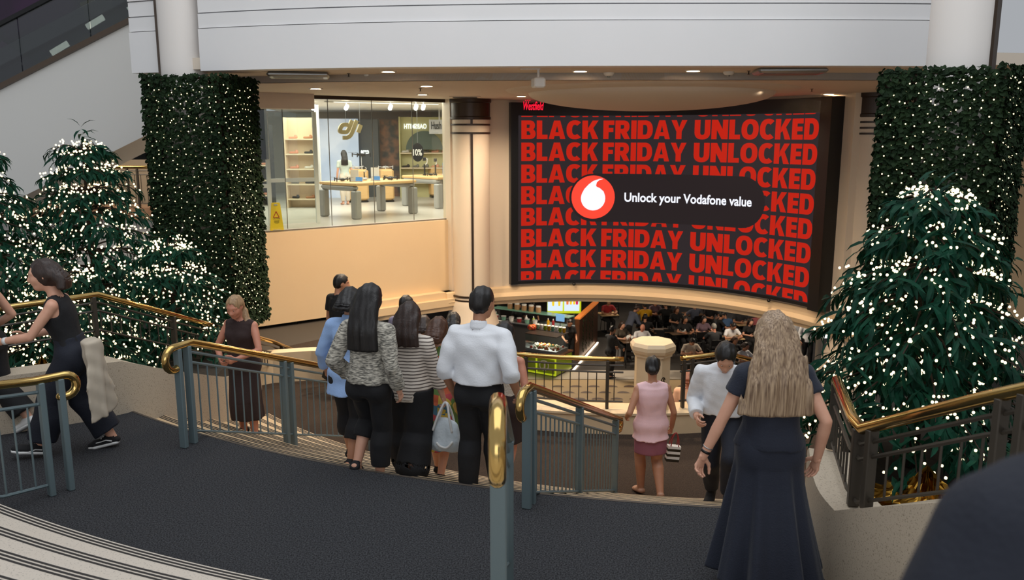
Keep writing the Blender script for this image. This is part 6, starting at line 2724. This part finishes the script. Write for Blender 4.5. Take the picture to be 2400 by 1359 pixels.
# caution sign
p = G(641, 543, SZ)
cs = thing('caution_sign', 'yellow folding wet floor caution sign standing behind the shop glass', 'floor sign', (p.x, p.y + .28, SZ), .30)
M_YEL = mat('yellow_plastic', rgb(246, 206, 24), .4)
for sy in (-1, 1):
    mb = MB()
    q = [(-.15, 0), (-.09, 0), (-.085, .03), (.085, .03), (.09, 0), (.15, 0), (.095, .60), (.08, .62), (-.08, .62), (-.095, .60)]
    n = len(q)
    yb = lambda z: sy * (.14 - .20 * z)
    vs = [(x, yb(z), z) for x, z in q] + [(x, yb(z) + .012, z) for x, z in q]
    mb.add(vs, [tuple(range(n)), tuple(range(2 * n - 1, n - 1, -1))] + [(i, i + n, (i + 1) % n + n, (i + 1) % n) for i in range(n)])
    mb.build('panel', M_YEL, cs)
mb = MB()
tri = [(-.062, .30), (.062, .30), (0, .43)]
for i in range(3):
    a, b_ = tri[i], tri[(i + 1) % 3]
    mb.tube([(a[0], -.14 + .2 * a[1] - .006, a[1]), (b_[0], -.14 + .2 * b_[1] - .006, b_[1])], .008, 6)
mb.build('warning_triangle', mat('sign_red_paint', rgb(196, 50, 30), .5), cs)
bm = fit_text('CAUTION', -.075, .075, 0, .03, .01)
me = bpy.data.meshes.new('lettering')
for v in bm.verts:
    z = .255 + v.co.y
    v.co = Vector((v.co.x, -.14 + .2 * z - .003, z))
bm.to_mesh(me)
bm.free()
me.materials.append(M_BLACK)
link_mesh('lettering', me, cs)
mb = MB()
for k, w_ in enumerate((.12, .10, .11, .07)):
    z = .225 - .018 * k
    mb.box((0, -.14 + .2 * z - .003, z), (w_, .004, .006))
mb.build('small_print', M_BLACK, cs)
MB().box((0, -.02, .575), (.07, .05, .03)).build('handle_slot', M_LIGHTG, cs)

# ================================================================== THE FOOD COURT
for x, y, pw in ((2, 27, 120), (8, 27, 100), (5, 34, 95), (-3, 30, 100), (11, 34, 70)):
    area('court_ceiling_light', (x, y, -1.56), 1.6, pw, (1.0, 0.82, 0.62))
FZ_ = COURT_Z


def seat_pt(px, py, z):
    p = G(px, py, z)
    return p.x, p.y


M_CHAIR = mat('black_chair_metal', rgb(22, 21, 21), .45, .3)
M_TBL = mat('brown_table_top', rgb(92, 70, 50), .4)
M_TBLL = mat('light_wood_table_top', rgb(190, 160, 118), .4)


def make_chair(loc, rz, lb):
    o = thing('dining_chair', lb, 'chair', loc, rz, None)
    MB().bbox((0, 0, .45), (.40, .40, .035), .01).build('seat', M_CHAIR, o)
    mb = MB()
    for sx in (-1, 1):
        mb.tube([(sx * .18, -.19, .45), (sx * .18, -.23, .86)], .014, 6)
    mb.bbox((0, -.225, .74), (.38, .02, .22), .008)
    mb.build('backrest', M_CHAIR, o)
    for sx in (-1, 1):
        for sy in (-1, 1):
            MB().tube([(sx * .17, sy * .17, .45), (sx * .19, sy * .20, 0)], .013, 6).build('leg', M_CHAIR, o)
    return o


def court_table(px, py, lb, m=None, rz=.2, w_=.72):
    x, y = seat_pt(px, py, FZ_ + .74)
    o = thing('court_table', lb, 'table', (x, y, FZ_), rz)
    MB().bbox((0, 0, .725), (w_, .7, .035), .01).build('tabletop', m or M_TBL, o)
    MB().tube([(0, 0, .02), (0, 0, .71)], .035, 10).build('pedestal', M_CHAIR, o)
    MB().bbox((0, 0, .012), (.42, .42, .024), .008).build('base', M_CHAIR, o)
    return o


CLOTH = {'black': M_BLKF, 'grey': M_GREYD, 'white': M_SHIRT, 'blue': mat('denim_blue_cloth', rgb(70, 100, 140), .85), 'slate': mat('slate_blue_cloth', rgb(88, 94, 112), .85), 'red': mat('red_cloth', rgb(150, 34, 40), .85),
         'yellow': mat('yellow_cloth', rgb(214, 160, 20), .85), 'olive': mat('olive_cloth', rgb(70, 62, 52), .85), 'mauve': mat('mauve_grey_cloth', rgb(104, 84, 96), .85), 'rose': mat('rose_cloth', rgb(170, 92, 96), .85), 'cream': M_BEIGE, 'peach': mat('peach_cloth', rgb(220, 170, 136), .85)}


def diner(px, py, top_, hair, face, lb, style='short', ln=0, skin='tan', fem=None, lean=.08, down=-.3, chair=True, seed=1):
    """someone sitting at a court table, crown seen at the pixel; face = heading"""
    x, y = seat_pt(px, py, FZ_ + 1.27)
    r = person(lb, (x, y, FZ_), face)
    fem = (style != 'short') if fem is None else fem
    b = Body(h=1.68, fem=fem, vox=.021, pelvis=(0, 0, .54), lean=lean, feet=((-.11, .40, 0), (.11, .36, 0)), hands=((-.16, .42, .80), (.14, .40, .80)), look=(0, down), knee=((0, .6, 1), (0, .6, 1)), elbow=((-1, -.4, -.5), (1, -.4, -.5)))
    b.build_body(r, skin)
    if hair:
        b.hair(r, HAIR[hair], style, length=ln, vox=.018)
    b.top(r, CLOTH[top_], sleeve=(.7, .7), hem=-.03, g=.016, wrinkle=0)
    b.trousers(r, M_BLKF, g=.016, wrinkle=0)
    b.shoes(r, M_BLKF)
    if chair:
        q = rotz((0, -.02, 0), face)
        make_chair((x + q[0], y + q[1], FZ_), face, 'black chair of the ' + ' '.join(lb.split()[:12]))
    return r


def stander(px, py, top_, hair, face, lb, style='short', ln=0, skin='tan', fem=None, lean=.02, down=-.2, h=1.72, bottoms=None, hands=None, z=None, sleeve=(.65, .65)):
    x, y = seat_pt(px, py, (FZ_ if z is None else z) + h)
    r = person(lb, (x, y, FZ_ if z is None else z), face)
    fem = (style != 'short') if fem is None else fem
    b = Body(h=h, fem=fem, vox=.02, lean=lean, feet=((-.09, .08, 0), (.09, -.08, 0)), hands=hands, look=(0, down))
    b.build_body(r, skin)
    if hair:
        b.hair(r, HAIR[hair], style, length=ln, vox=.018)
    b.top(r, CLOTH[top_], sleeve=sleeve, hem=-.05, g=.017, wrinkle=0, loose=.01)
    b.trousers(r, bottoms or M_BLKF, g=.016, wrinkle=0)
    b.shoes(r, M_BLKF)
    return r


AWAY, TOW = 0.1, pi + .1
diner(1455, 757, 'olive', 'dark_brown', TOW + .3, 'person with long dark hair in olive, left of the bald person', 'long', .2, 'fair')
diner(1504, 762, 'white', None, TOW, 'bald person in a light shirt just behind the cream pedestal', skin='pink', fem=False, down=-.5)
diner(1513, 714, 'yellow', 'black', AWAY, 'person in a bright yellow top seen from behind', skin='tan')
diner(1535, 704, 'mauve', 'brown', TOW, 'person with brown hair facing the one in yellow', 'long', .15, 'fair')
diner(1424, 703, 'red', 'black', TOW + .2, 'person in a red top at the pale table near the menu screens')
diner(1512, 742, 'black', 'black', AWAY - .3, 'person in black seen from behind, beyond the bald person')
diner(1604, 744, 'black', 'black', TOW, 'person with black hair beside a crumpled white bag', 'long', .18)
diner(1648, 744, 'mauve', 'black', TOW, 'person with a black fringe in a mauve grey top', 'long', .14, 'fair')
diner(1676, 765, 'grey', 'grey', AWAY, 'grey haired person in a dark grey top seen from behind', skin='pink', fem=False)
diner(1712, 755, 'white', 'black', TOW + .15, 'person in a white t-shirt bowing over the food', lean=.25, down=-.7)
diner(1757, 750, 'black', 'dark_brown', TOW, 'person with long hair in black, right of the white t-shirt', 'long', .2, 'fair')
diner(1704, 735, 'blue', 'black', AWAY, 'person in a denim blue top leaning over a table', lean=.3, down=-.8)
diner(1686, 736, 'black', 'black', -pi / 2, 'person in black in profile left of the denim blue top')
diner(1778, 733, 'rose', 'black', AWAY - .2, 'person in a rose pink top seen from behind')
diner(1617, 788, 'cream', 'black', TOW, 'person in a cream top bowing right of the pedestal', lean=.3, down=-.8)
diner(1720, 792, 'black', 'brown', TOW, 'person with brown hair behind the one bending the head', 'bob', .05)
diner(1742, 806, 'white', 'dark_brown', TOW + .4, 'person in a white top close behind the one bending the head', 'bob', .05)
diner(1630, 713, 'slate', 'black', AWAY + .3, 'person in a slate top at the far tables')
diner(1562, 712, 'black', 'black', AWAY, 'person in black at the far tables right of the yellow top')
diner(1585, 722, 'black', 'brown', TOW, 'person with brown hair in black at the far tables', 'long', .15)
diner(1665, 712, 'black', 'black', TOW, 'person in black at the far tables behind the denim blue top')
diner(1735, 722, 'grey', 'black', TOW, 'person in dark grey at the far tables, rightmost')
stander(1433, 765, 'grey', 'black', -.9, 'person in grey with tied black hair standing by a small table', 'bun', 0, hands=((-.15, .35, .95), (.2, .35, .95)), sleeve=(1.8, 1.8))
stander(1474, 712, 'slate', 'dark_brown', -1.2, 'person in a slate blue jumper leaning over a table', lean=.45, down=-.5, sleeve=(1.9, 1.9), hands=((-.2, .5, .9), (.2, .5, .9)))
stander(1897, 740, 'white', 'black', pi, 'person in an untucked white shirt and black trousers walking beside the lit tree', hands=((-.2, .12, .95), (.28, .05, .85)), sleeve=(1.9, 1.9))
stander(1862, 738, 'white', 'black', .3, 'person in a white t-shirt and rose trousers walking away beside the lit tree', bottoms=CLOTH['rose'])
stander(1912, 882, 'black', 'dark_brown', .2, 'dark haired person whose head shows left of the lit tree', z=FZ_ + .9)
CLOTH['lavender'] = M_LAV
stander(722, 752, 'lavender', 'black', .4, 'person in a lavender top below the cream shop wall', z=-3.2)
stander(1615, 872, 'peach', 'auburn', -.5, 'auburn haired person in a peach top behind the right well railing', 'bob', .05, skin='pink', z=-2.45, h=1.62)

# tables, with what lies on them
for px, py, lb, m in ((1478, 797, 'small brown table between the olive top and the standing grey person', None), (1548, 774, 'brown table right of the bald person', None), (1590, 778, 'brown table with a crumpled white bag', None), (1648, 779, 'brown table with a white tray', None),
                      (1714, 790, 'pale table with food in front of the white t-shirt', M_TBLL), (1425, 735, 'pale table near the menu screens with a white paper', M_TBLL), (1585, 742, 'light wood table at the far rows, left', M_TBLL), (1742, 757, 'light wood table at the far rows, right', M_TBLL), (1520, 733, 'brown table between the yellow top and the brown haired person', None), (1625, 735, 'brown table at the far rows behind the black fringe', None)):
    court_table(px, py, lb, m)


def lump(px, py, sc, m, nm, lb, cat, seed=1, z=.745):
    x, y = seat_pt(px, py, FZ_ + z)
    F = Field((-.3, -.3, -.05), (.3, .3, .4), .022)
    rn = random.Random(seed)
    for i in range(6):
        F.ell((rn.uniform(-.12, .12) * sc, rn.uniform(-.1, .1) * sc, rn.uniform(.04, .12) * sc), (.09 * sc, .08 * sc, .09 * sc), .03)
    F.plane((0, 0, 0), (0, 0, -1))
    F.ripple(.012, 40, seed)
    o = field_mesh(nm, F, m, None)
    o.location = (x, y, FZ_ + z)
    return tag(o, lb, cat)


lump(1600, 778, 1.0, M_CARD, 'paper_bag', 'crumpled white bag on the brown table', 'bag', 2)
lump(1478, 796, .8, M_CARD, 'paper_bag', 'crumpled white wrapper on the small table by the standing grey person', 'bag', 3)
lump(1705, 787, .9, M_CARD, 'paper_bag', 'white paper wrapping on the pale table of the white t-shirt', 'bag', 4)
for px, py, lb in ((1640, 778, 'white tray on the brown table of the black fringe'), (1418, 731, 'white paper on the pale table near the menu screens')):
    x, y = seat_pt(px, py, FZ_ + .745)
    tag(MB().bbox((0, 0, .012), (.3, .22, .022), .005).build('tray', M_CARD, loc=(x, y, FZ_ + .745)), lb, 'tray')
rn = random.Random(3)
for k, (px, py, lb) in enumerate(((1545, 795, 'empty black chair right of the bald person'), (1570, 800, 'empty black chair before the table with the white bag'), (1480, 830, 'empty black chair behind the well railing, left of the pedestal'), (1690, 820, 'empty black chair before the pale table'), (1640, 800, 'empty black chair right of the pedestal'), (1560, 735, 'empty black chair at the far rows, left'), (1660, 745, 'empty black chair at the far rows, middle'), (1770, 770, 'empty black chair at the far rows, right'), (1440, 720, 'empty black chair by the pale table'))):
    x, y = seat_pt(px, py, FZ_ + .45)
    make_chair((x, y, FZ_), rn.uniform(-.4, .4) + (pi if k % 2 else 0), lb)

# ---------------------------------------------------------------- juice bar
M_LIME = mat('lime_green_panel', rgb(150, 176, 30), .4)
M_LIMEF = mat('lime_frame_lit', rgb(196, 214, 30), .4, emit=(rgb(200, 216, 40), .5))
M_WOOD = mat('warm_dark_wood', rgb(88, 52, 28), .4, noise=(3, rgb(66, 38, 20), .3), stretch=(1, 6, 1))
A_ = G(1222, 872, FZ_)
B_ = G(1302, 886, FZ_)
C_ = G(1330, 866, FZ_)
ctr = thing('juice_counter', 'lime green juice bar counter with a round white mark beyond the well railing', 'counter', (A_.x, A_.y, FZ_))
d1 = (B_ - A_)
rzc = math.atan2(d1.y, d1.x)
ctr.rotation_euler = (0, 0, rzc)
LW = d1.length
mb = MB().box((LW / 2, .55, .36), (LW, 1.1, .58))
mb.build('front_panel', M_LIME, ctr)
MB().box((LW / 2, .55, .04), (LW * .96, 1.0, .08)).build('kick_base', M_BLACK, ctr)
fm = MB()
for x in (0, LW * .45, LW):
    fm.box((x, -.01, .36), (.05, .03, .58))
for z in (.09, .63):
    fm.box((LW / 2, -.01, z), (LW, .03, .05))
fm.build('frame', M_LIMEF, ctr)
MB().bbox((LW / 2, .55, .675), (LW + .1, 1.2, .05), .01).build('worktop', M_WOOD, ctr)
o = MB().hoop([(.15, 0), (.18, 0), (.18, .015), (.15, .015)], n=28).build('round_mark', M_CARD, ctr)
o.location = (LW * .68, -.02, .37)
o.rotation_euler = (pi / 2, 0, 0)
bm = fit_text('J', -.06, .06, -.11, .11, .02)
me = bpy.data.meshes.new('lettering')
bm.to_mesh(me)
bm.free()
me.materials.append(M_CARD)
o = link_mesh('lettering', me, ctr)
o.location = (LW * .68, -.04, .37)
o.rotation_euler = (pi / 2, 0, 0)
# glass food case on top
cas = thing('food_case', 'glass food display case with salads on the juice bar counter', 'display case', (A_.x, A_.y, FZ_ + .70), rzc)
MB().box((LW * .5, .55, .06), (LW * .9, .8, .12)).build('tray_base', M_STEEL, cas)
for (x, y, sx, sy) in ((LW * .5, .15, LW * .9, .015), (LW * .05, .55, .015, .8), (LW * .95, .55, .015, .8)):
    MB().box((x, y, .35), (sx, sy, .5)).build('pane', M_GLASS, cas)
MB().box((LW * .5, .55, .61), (LW * .92, .84, .02)).build('top_shelf', mat('dark_shelf', rgb(60, 50, 44), .4), cas)
mb = MB()
rn = random.Random(5)
for k in range(70):
    mb.ball((rn.uniform(.1, LW - .1) * .95, rn.uniform(.25, .85), .14), rn.uniform(.03, .06), 6, rn.randrange(4))
s_ = mb.build('salad', [mat('food_green', rgb(90, 130, 50), .6), mat('food_red', rgb(190, 70, 40), .6), mat('food_cream', rgb(236, 226, 206), .6), mat('food_orange', rgb(226, 150, 60), .6)], cas, smooth=True)
s_['kind'] = 'stuff'
area('case_light', (A_.x + .8, A_.y + .5, FZ_ + 1.28), .8, 18, (1, .95, .85))
# back counter with jars, staff, screens
bk = D(1215, 790, A_.y + 2.4)
bc = thing('back_counter', 'dark back counter of the juice bar carrying jars and bottles', 'counter', (A_.x + .2, A_.y + 2.6, FZ_), rzc)
MB().bbox((.2, 0, .55), (3.4, .7, 1.1), .02).build('body', M_BACKD, bc)
MB().bbox((.2, 0, 1.12), (3.5, .8, .05), .01).build('worktop', M_STEEL, bc)
MB().box((.2, .1, 1.50), (3.2, .4, .03)).build('shelf', mat('green_glass_shelf', rgb(120, 170, 150), .2), bc)
for x in (-1.3, 1.7):
    MB().box((x, .1, 1.31), (.03, .3, .38)).build('shelf_post', M_STEEL, bc)
for k in range(5):
    q = rotz((-.75 + .30 * k, .1, 1.515), rzc)
    o = thing('jar', '%s glass jar with white lid on the juice bar shelf' % ('leftmost', 'second from left', 'middle', 'second from right', 'rightmost')[k], 'jar', Vector(q) + Vector(bc.location), 0, 'jars on the juice bar shelf')
    MB().lathe([(.09, 0), (.095, .02), (.095, .17), (.08, .19)], n=16).build('body', mat('nut_filled_glass', rgb(176, 140, 104), .2), o)
    MB().lathe([(.088, .19), (.09, .23), (.001, .23)], n=16).build('lid', M_CARD, o)
for k, (x, c, lb) in enumerate(((1.0, 'yellow_cloth', 'yellow sauce bottle on the juice bar worktop'), (1.2, 'red_cloth', 'red capped sauce bottle on the juice bar worktop'), (-1.2, 'green_glass_shelf', 'green tub on the juice bar worktop, left'), (.1, 'white_card', 'white tub on the juice bar worktop'), (.4, 'lime_green_panel', 'lime cup stack on the juice bar worktop'))):
    q = rotz((x, -.15, 1.146), rzc)
    o = thing('bottle', lb, 'bottle', Vector(q) + Vector(bc.location))
    MB().lathe([(.045, 0), (.05, .02), (.05, .16), (.02, .21)], n=12).build('body', MATS[c], o)
    MB().lathe([(.022, .21), (.018, .26), (.001, .26)], n=10).build('cap', M_CARD, o)
o = lump(1232, 760, 1.0, mat('fruit_mix', rgb(220, 130, 40), .5, noise=(14, rgb(190, 40, 40), .1)), 'fruit_bowl', 'heap of orange and red fruit on the juice bar case', 'fruit', 6, z=1.33)
o.location = (A_.x + .35, A_.y + .55, FZ_ + 1.33)
for px, py, lb, x in ((1250, 735, 'person in black working behind the food case of the juice bar', .9), (1214, 703, 'person in a black cap at the back of the juice bar, left', 0), (1246, 704, 'person in a black cap at the back of the juice bar, right', 0)):
    if x:
        q = rotz((LW * .72, 1.55, 0), rzc)
        r = person(lb, (A_.x + q[0], A_.y + q[1], FZ_), pi + .2)
    else:
        q = G(px, py, FZ_ + 1.70)
        r = person(lb, (q.x, q.y, FZ_), pi + .2)
    b = Body(h=1.66, vox=.02, lean=.1, hands=((-.2, .3, .95), (.2, .3, .95)), look=(0, -.5))
    b.build_body(r, 'tan')
    b.hair(r, HAIR['black'], 'bun', vox=.018)
    b.top(r, M_BLKF, sleeve=(.7, .7), wrinkle=0)
    b.trousers(r, M_BLKF, wrinkle=0)
    b.shoes(r, M_BLKF)
# cups and tubs crowding the bar
for k in range(8):
    q = rotz((LW * (.12 + .11 * k), .80, .635), rzc)
    m_ = MATS[('green_glass_shelf', 'white_card', 'lime_green_panel', 'yellow_cloth')[k % 4]]
    o = thing('cup', '%s cup on top of the food case, %s from the left' % (('green', 'white', 'lime', 'yellow')[k % 4], ('first', 'second', 'third', 'fourth', 'fifth', 'sixth', 'seventh', 'last')[k]), 'cup', Vector(q) + Vector(cas.location), 0, 'cups on top of the food case')
    MB().lathe([(.045, 0), (.06, .15), (.06, .16)], n=12).build('body', m_, o)
    MB().lathe([(.062, .16), (.05, .18), (.001, .18)], n=12).build('lid', M_CARD, o)
for k in range(6):
    q = rotz((-1.15 + .33 * k, -.22, 1.146), rzc)
    m_ = MATS[('red_cloth', 'green_glass_shelf', 'white_card')[k % 3]]
    o = thing('tub', '%s tub along the front of the back counter, %s from the left' % (('red', 'green', 'white')[k % 3], ('first', 'second', 'third', 'fourth', 'fifth', 'last')[k]), 'tub', Vector(q) + Vector(bc.location), 0, 'tubs on the back counter')
    MB().lathe([(.07, 0), (.09, .13), (.08, .13)], n=14).build('body', m_, o)
    MB().lathe([(.092, .13), (.092, .15), (.001, .155)], n=14).build('lid', M_LIGHTG, o)
o = thing('order_screen', 'small pale blue order screen standing on the back counter', 'screen', Vector(rotz((1.45, -.1, 1.146), rzc)) + Vector(bc.location), rzc)
MB().tube([(0, 0, 0), (0, 0, .2)], .015, 8).build('stand', M_BLACK, o)
MB().bbox((0, 0, .32), (.34, .03, .26), .01).build('display', mat('order_blue', rgb(60, 90, 120), .4, emit=(rgb(130, 180, 220), .8)), o)
# menu screens
mp = D(1283, 697, A_.y + 3.2)
mq = D(1362, 735, A_.y + 3.2)
ms = thing('menu_screen', 'pair of lit menu screens in a lime green frame over the juice bar', 'screen', ((mp.x + mq.x) / 2, mp.y, (mp.z + mq.z) / 2))
wS, hS = mq.x - mp.x, mp.z - mq.z
MB().bbox((0, .06, 0), (wS, .12, hS), .03).build('frame', M_LIMEF, ms)
for k, x in enumerate((-.27, .22)):
    MB().box((x * wS, -.012, .10 * hS), (wS * .44, .02, hS * .84)).build('display', mat('menu_white', rgb(40, 40, 44), .4, emit=(rgb(214, 230, 246), 1.1)), ms)
    for j, (dx, c) in enumerate((((-.06, 'yellow_cloth'), (.12, 'yellow_cloth')) if k == 0 else ((-.13, 'food_orange'), (-.03, 'yellow_cloth'), (.07, 'yellow_cloth'), (.15, 'rose_cloth')))):
        MB().lathe([(.03 * wS, 0), (.042 * wS, .30 * hS), (.001, .30 * hS)], n=10).build('drink_picture', mat('menu_pic_%s' % c, rgb(230, 200, 40) if 'yellow' in c else rgb(220, 120, 60) if 'orange' in c else rgb(190, 20, 90), .5, emit=(rgb(230, 200, 40) if 'yellow' in c else rgb(220, 120, 60) if 'orange' in c else rgb(190, 20, 90), .7)), ms).location = ((x + dx) * wS, -.03, (.0 if k == 0 else .08) * hS)
MB().tube([(wS * .3, .1, -hS * .5), (wS * .3, .1, -hS * .5 - 1.2)], .04, 8).build('support', M_STEEL, ms)
# wooden partition with warm edge light running away on the right of the bar
pa, pb_ = G(1334, 866, FZ_), G(1394, 800, FZ_)
pt = thing('wood_partition', 'long dark wood partition with a glowing orange top edge right of the juice bar', 'partition', (pa.x, pa.y, FZ_))
dv = pb_ - pa
rzp = math.atan2(dv.y, dv.x)
pt.rotation_euler = (0, 0, rzp)
Lp = dv.length
MB().box((Lp / 2 + .6, 0, .75), (Lp - 1.0, .16, 1.5)).build('panel', M_WOOD, pt)
MB().box((Lp / 2 + .6, 0, 1.52), (Lp - 1.0, .2, .06)).build('top_edge', mat('warm_edge', rgb(180, 100, 40), .4, emit=(rgb(220, 120, 50), .5)), pt)
MB().box((Lp / 2 - .2, -.16, .02), (Lp, .05, .03)).build('light_strip', mat('warm_strip', rgb(255, 220, 180), .4, emit=((1, .78, .55), 4.0)), pt)
rn = random.Random(8)
for k in range(4):
    x = 1.4 + k * (Lp - 2) / 4
    mb = MB()
    for j in range(26):
        p = Vector((x + rn.gauss(0, .05), -.11, 1.45 - 1.2 * j / 26))
        leaf(mb, p, Vector((rn.uniform(-1, 1), -.4, -1)), Vector((0, -1, .3)), .12, .06)
    t_ = mb.build('hanging_vine', M_IVY)
    t_.location = pt.location
    t_.rotation_euler = pt.rotation_euler
    tag(t_, 'thin green vine hanging down the wood partition, %s from the near end' % ('first', 'second', 'third', 'last')[k], 'plant', 'vines on the wood partition')
# kiosk under the left wall: red script sign and slanting lit panel
kp = D(655, 775, 18.6)
sg_ = tag(MB().box(kp, (.9, .1, .34), rot=Matrix.Rotation(-.15, 3, 'Y')).build('kiosk_sign', M_BLACK), 'black kiosk sign board with red script under the cream shop wall', 'sign')
sign_text('Natures', D(636, 782, 18.54), D(672, 776, 18.54), .14, mat('red_script', rgb(170, 30, 30), .5, emit=(rgb(200, 40, 36), .5)), 'red script lettering on the black kiosk board at left', shear=.3, bold=.01)
kq = D(672, 800, 18.3)
o = tag(MB().box((0, 0, 0), (1.1, .8, .03)).build('kiosk_counter', M_STEEL, loc=kq), 'slanting steel panel with a bright edge under the kiosk sign', 'panel')
o.rotation_euler = (.5, .55, .2)
MB().box((.53, 0, .02), (.04, .8, .03)).build('edge_light', MATS['warm_strip'], o)
# lit white T sign on the right
tp_ = D(1943, 777, 22.5)
ts_ = thing('lit_sign', 'small white lit sign with a black T beside the lit tree', 'sign', tp_)
MB().bbox((0, 0, 0), (.34, .12, .36), .02).build('box', mat('lit_white', rgb(240, 238, 234), .5, emit=((1, .97, .92), 1.2)), ts_)
bm = fit_text('T', -.045, .045, -.10, .09, .01)
me = bpy.data.meshes.new('lettering')
for v in bm.verts:
    v.co = Vector((v.co.x + .06, -.064, v.co.y))
bm.to_mesh(me)
bm.free()
me.materials.append(M_BLACK)
link_mesh('lettering', me, ts_)
MB().tube([(-.25, 0, -.17), (-.25, 0, -2.4)], .09, 10).build('post', M_COLUMN, ts_)

# scallop mosaic and white border on the court floor
mz = thing('floor_mosaic', 'fan pattern stone mosaic on the court floor seen through the well railing', 'mosaic', (2.0, 24.5, FZ_))
M_MOS = mat('mosaic_cream', rgb(190, 164, 124), .5)
M_MOSD = mat('mosaic_dark', rgb(80, 72, 68), .5, noise=(18, rgb(124, 96, 80), .2))
MB().box((0, 0, .006), (8, 2.6, .012)).build('base', M_MOS, mz)
for j in range(3):
    for i in range(-7, 8):
        x, y = i * .56 + (.28 if j % 2 else 0), -.75 + j * .62
        mb = MB().add([(x + .19 * math.cos(t), y + .19 * math.sin(t), .016) for t in [pi * k / 10 for k in range(11)]], [tuple(range(11))])
        mb.build('fan', M_MOSD, mz)
tag(MB().box((2.0, 26.35, FZ_ + .01), (10, 1.0, .02)).build('stone_border', mat('pale_border_stone', rgb(196, 186, 172), .4)), 'pale stone border strip behind the fan mosaic', 'floor strip')

# steps going down to the court on the right of the pedestal
rs = empty('stairs', (0, 0, 0))
struct(rs, 'cream steps going down to the food court right of the pedestal', 'stairs')
for k in range(9):
    c = Vector((3.15, 11.45, 0)) + Vector((.62, .78, 0)) * (.33 * k)
    MB().box((c.x, c.y, LAND_Z - .155 * (k + 1) - .15), (1.9, .36, .3), rz=math.atan2(.62, -.78) - pi / 2 + pi / 2 - .12).build('step', M_TREAD, rs)
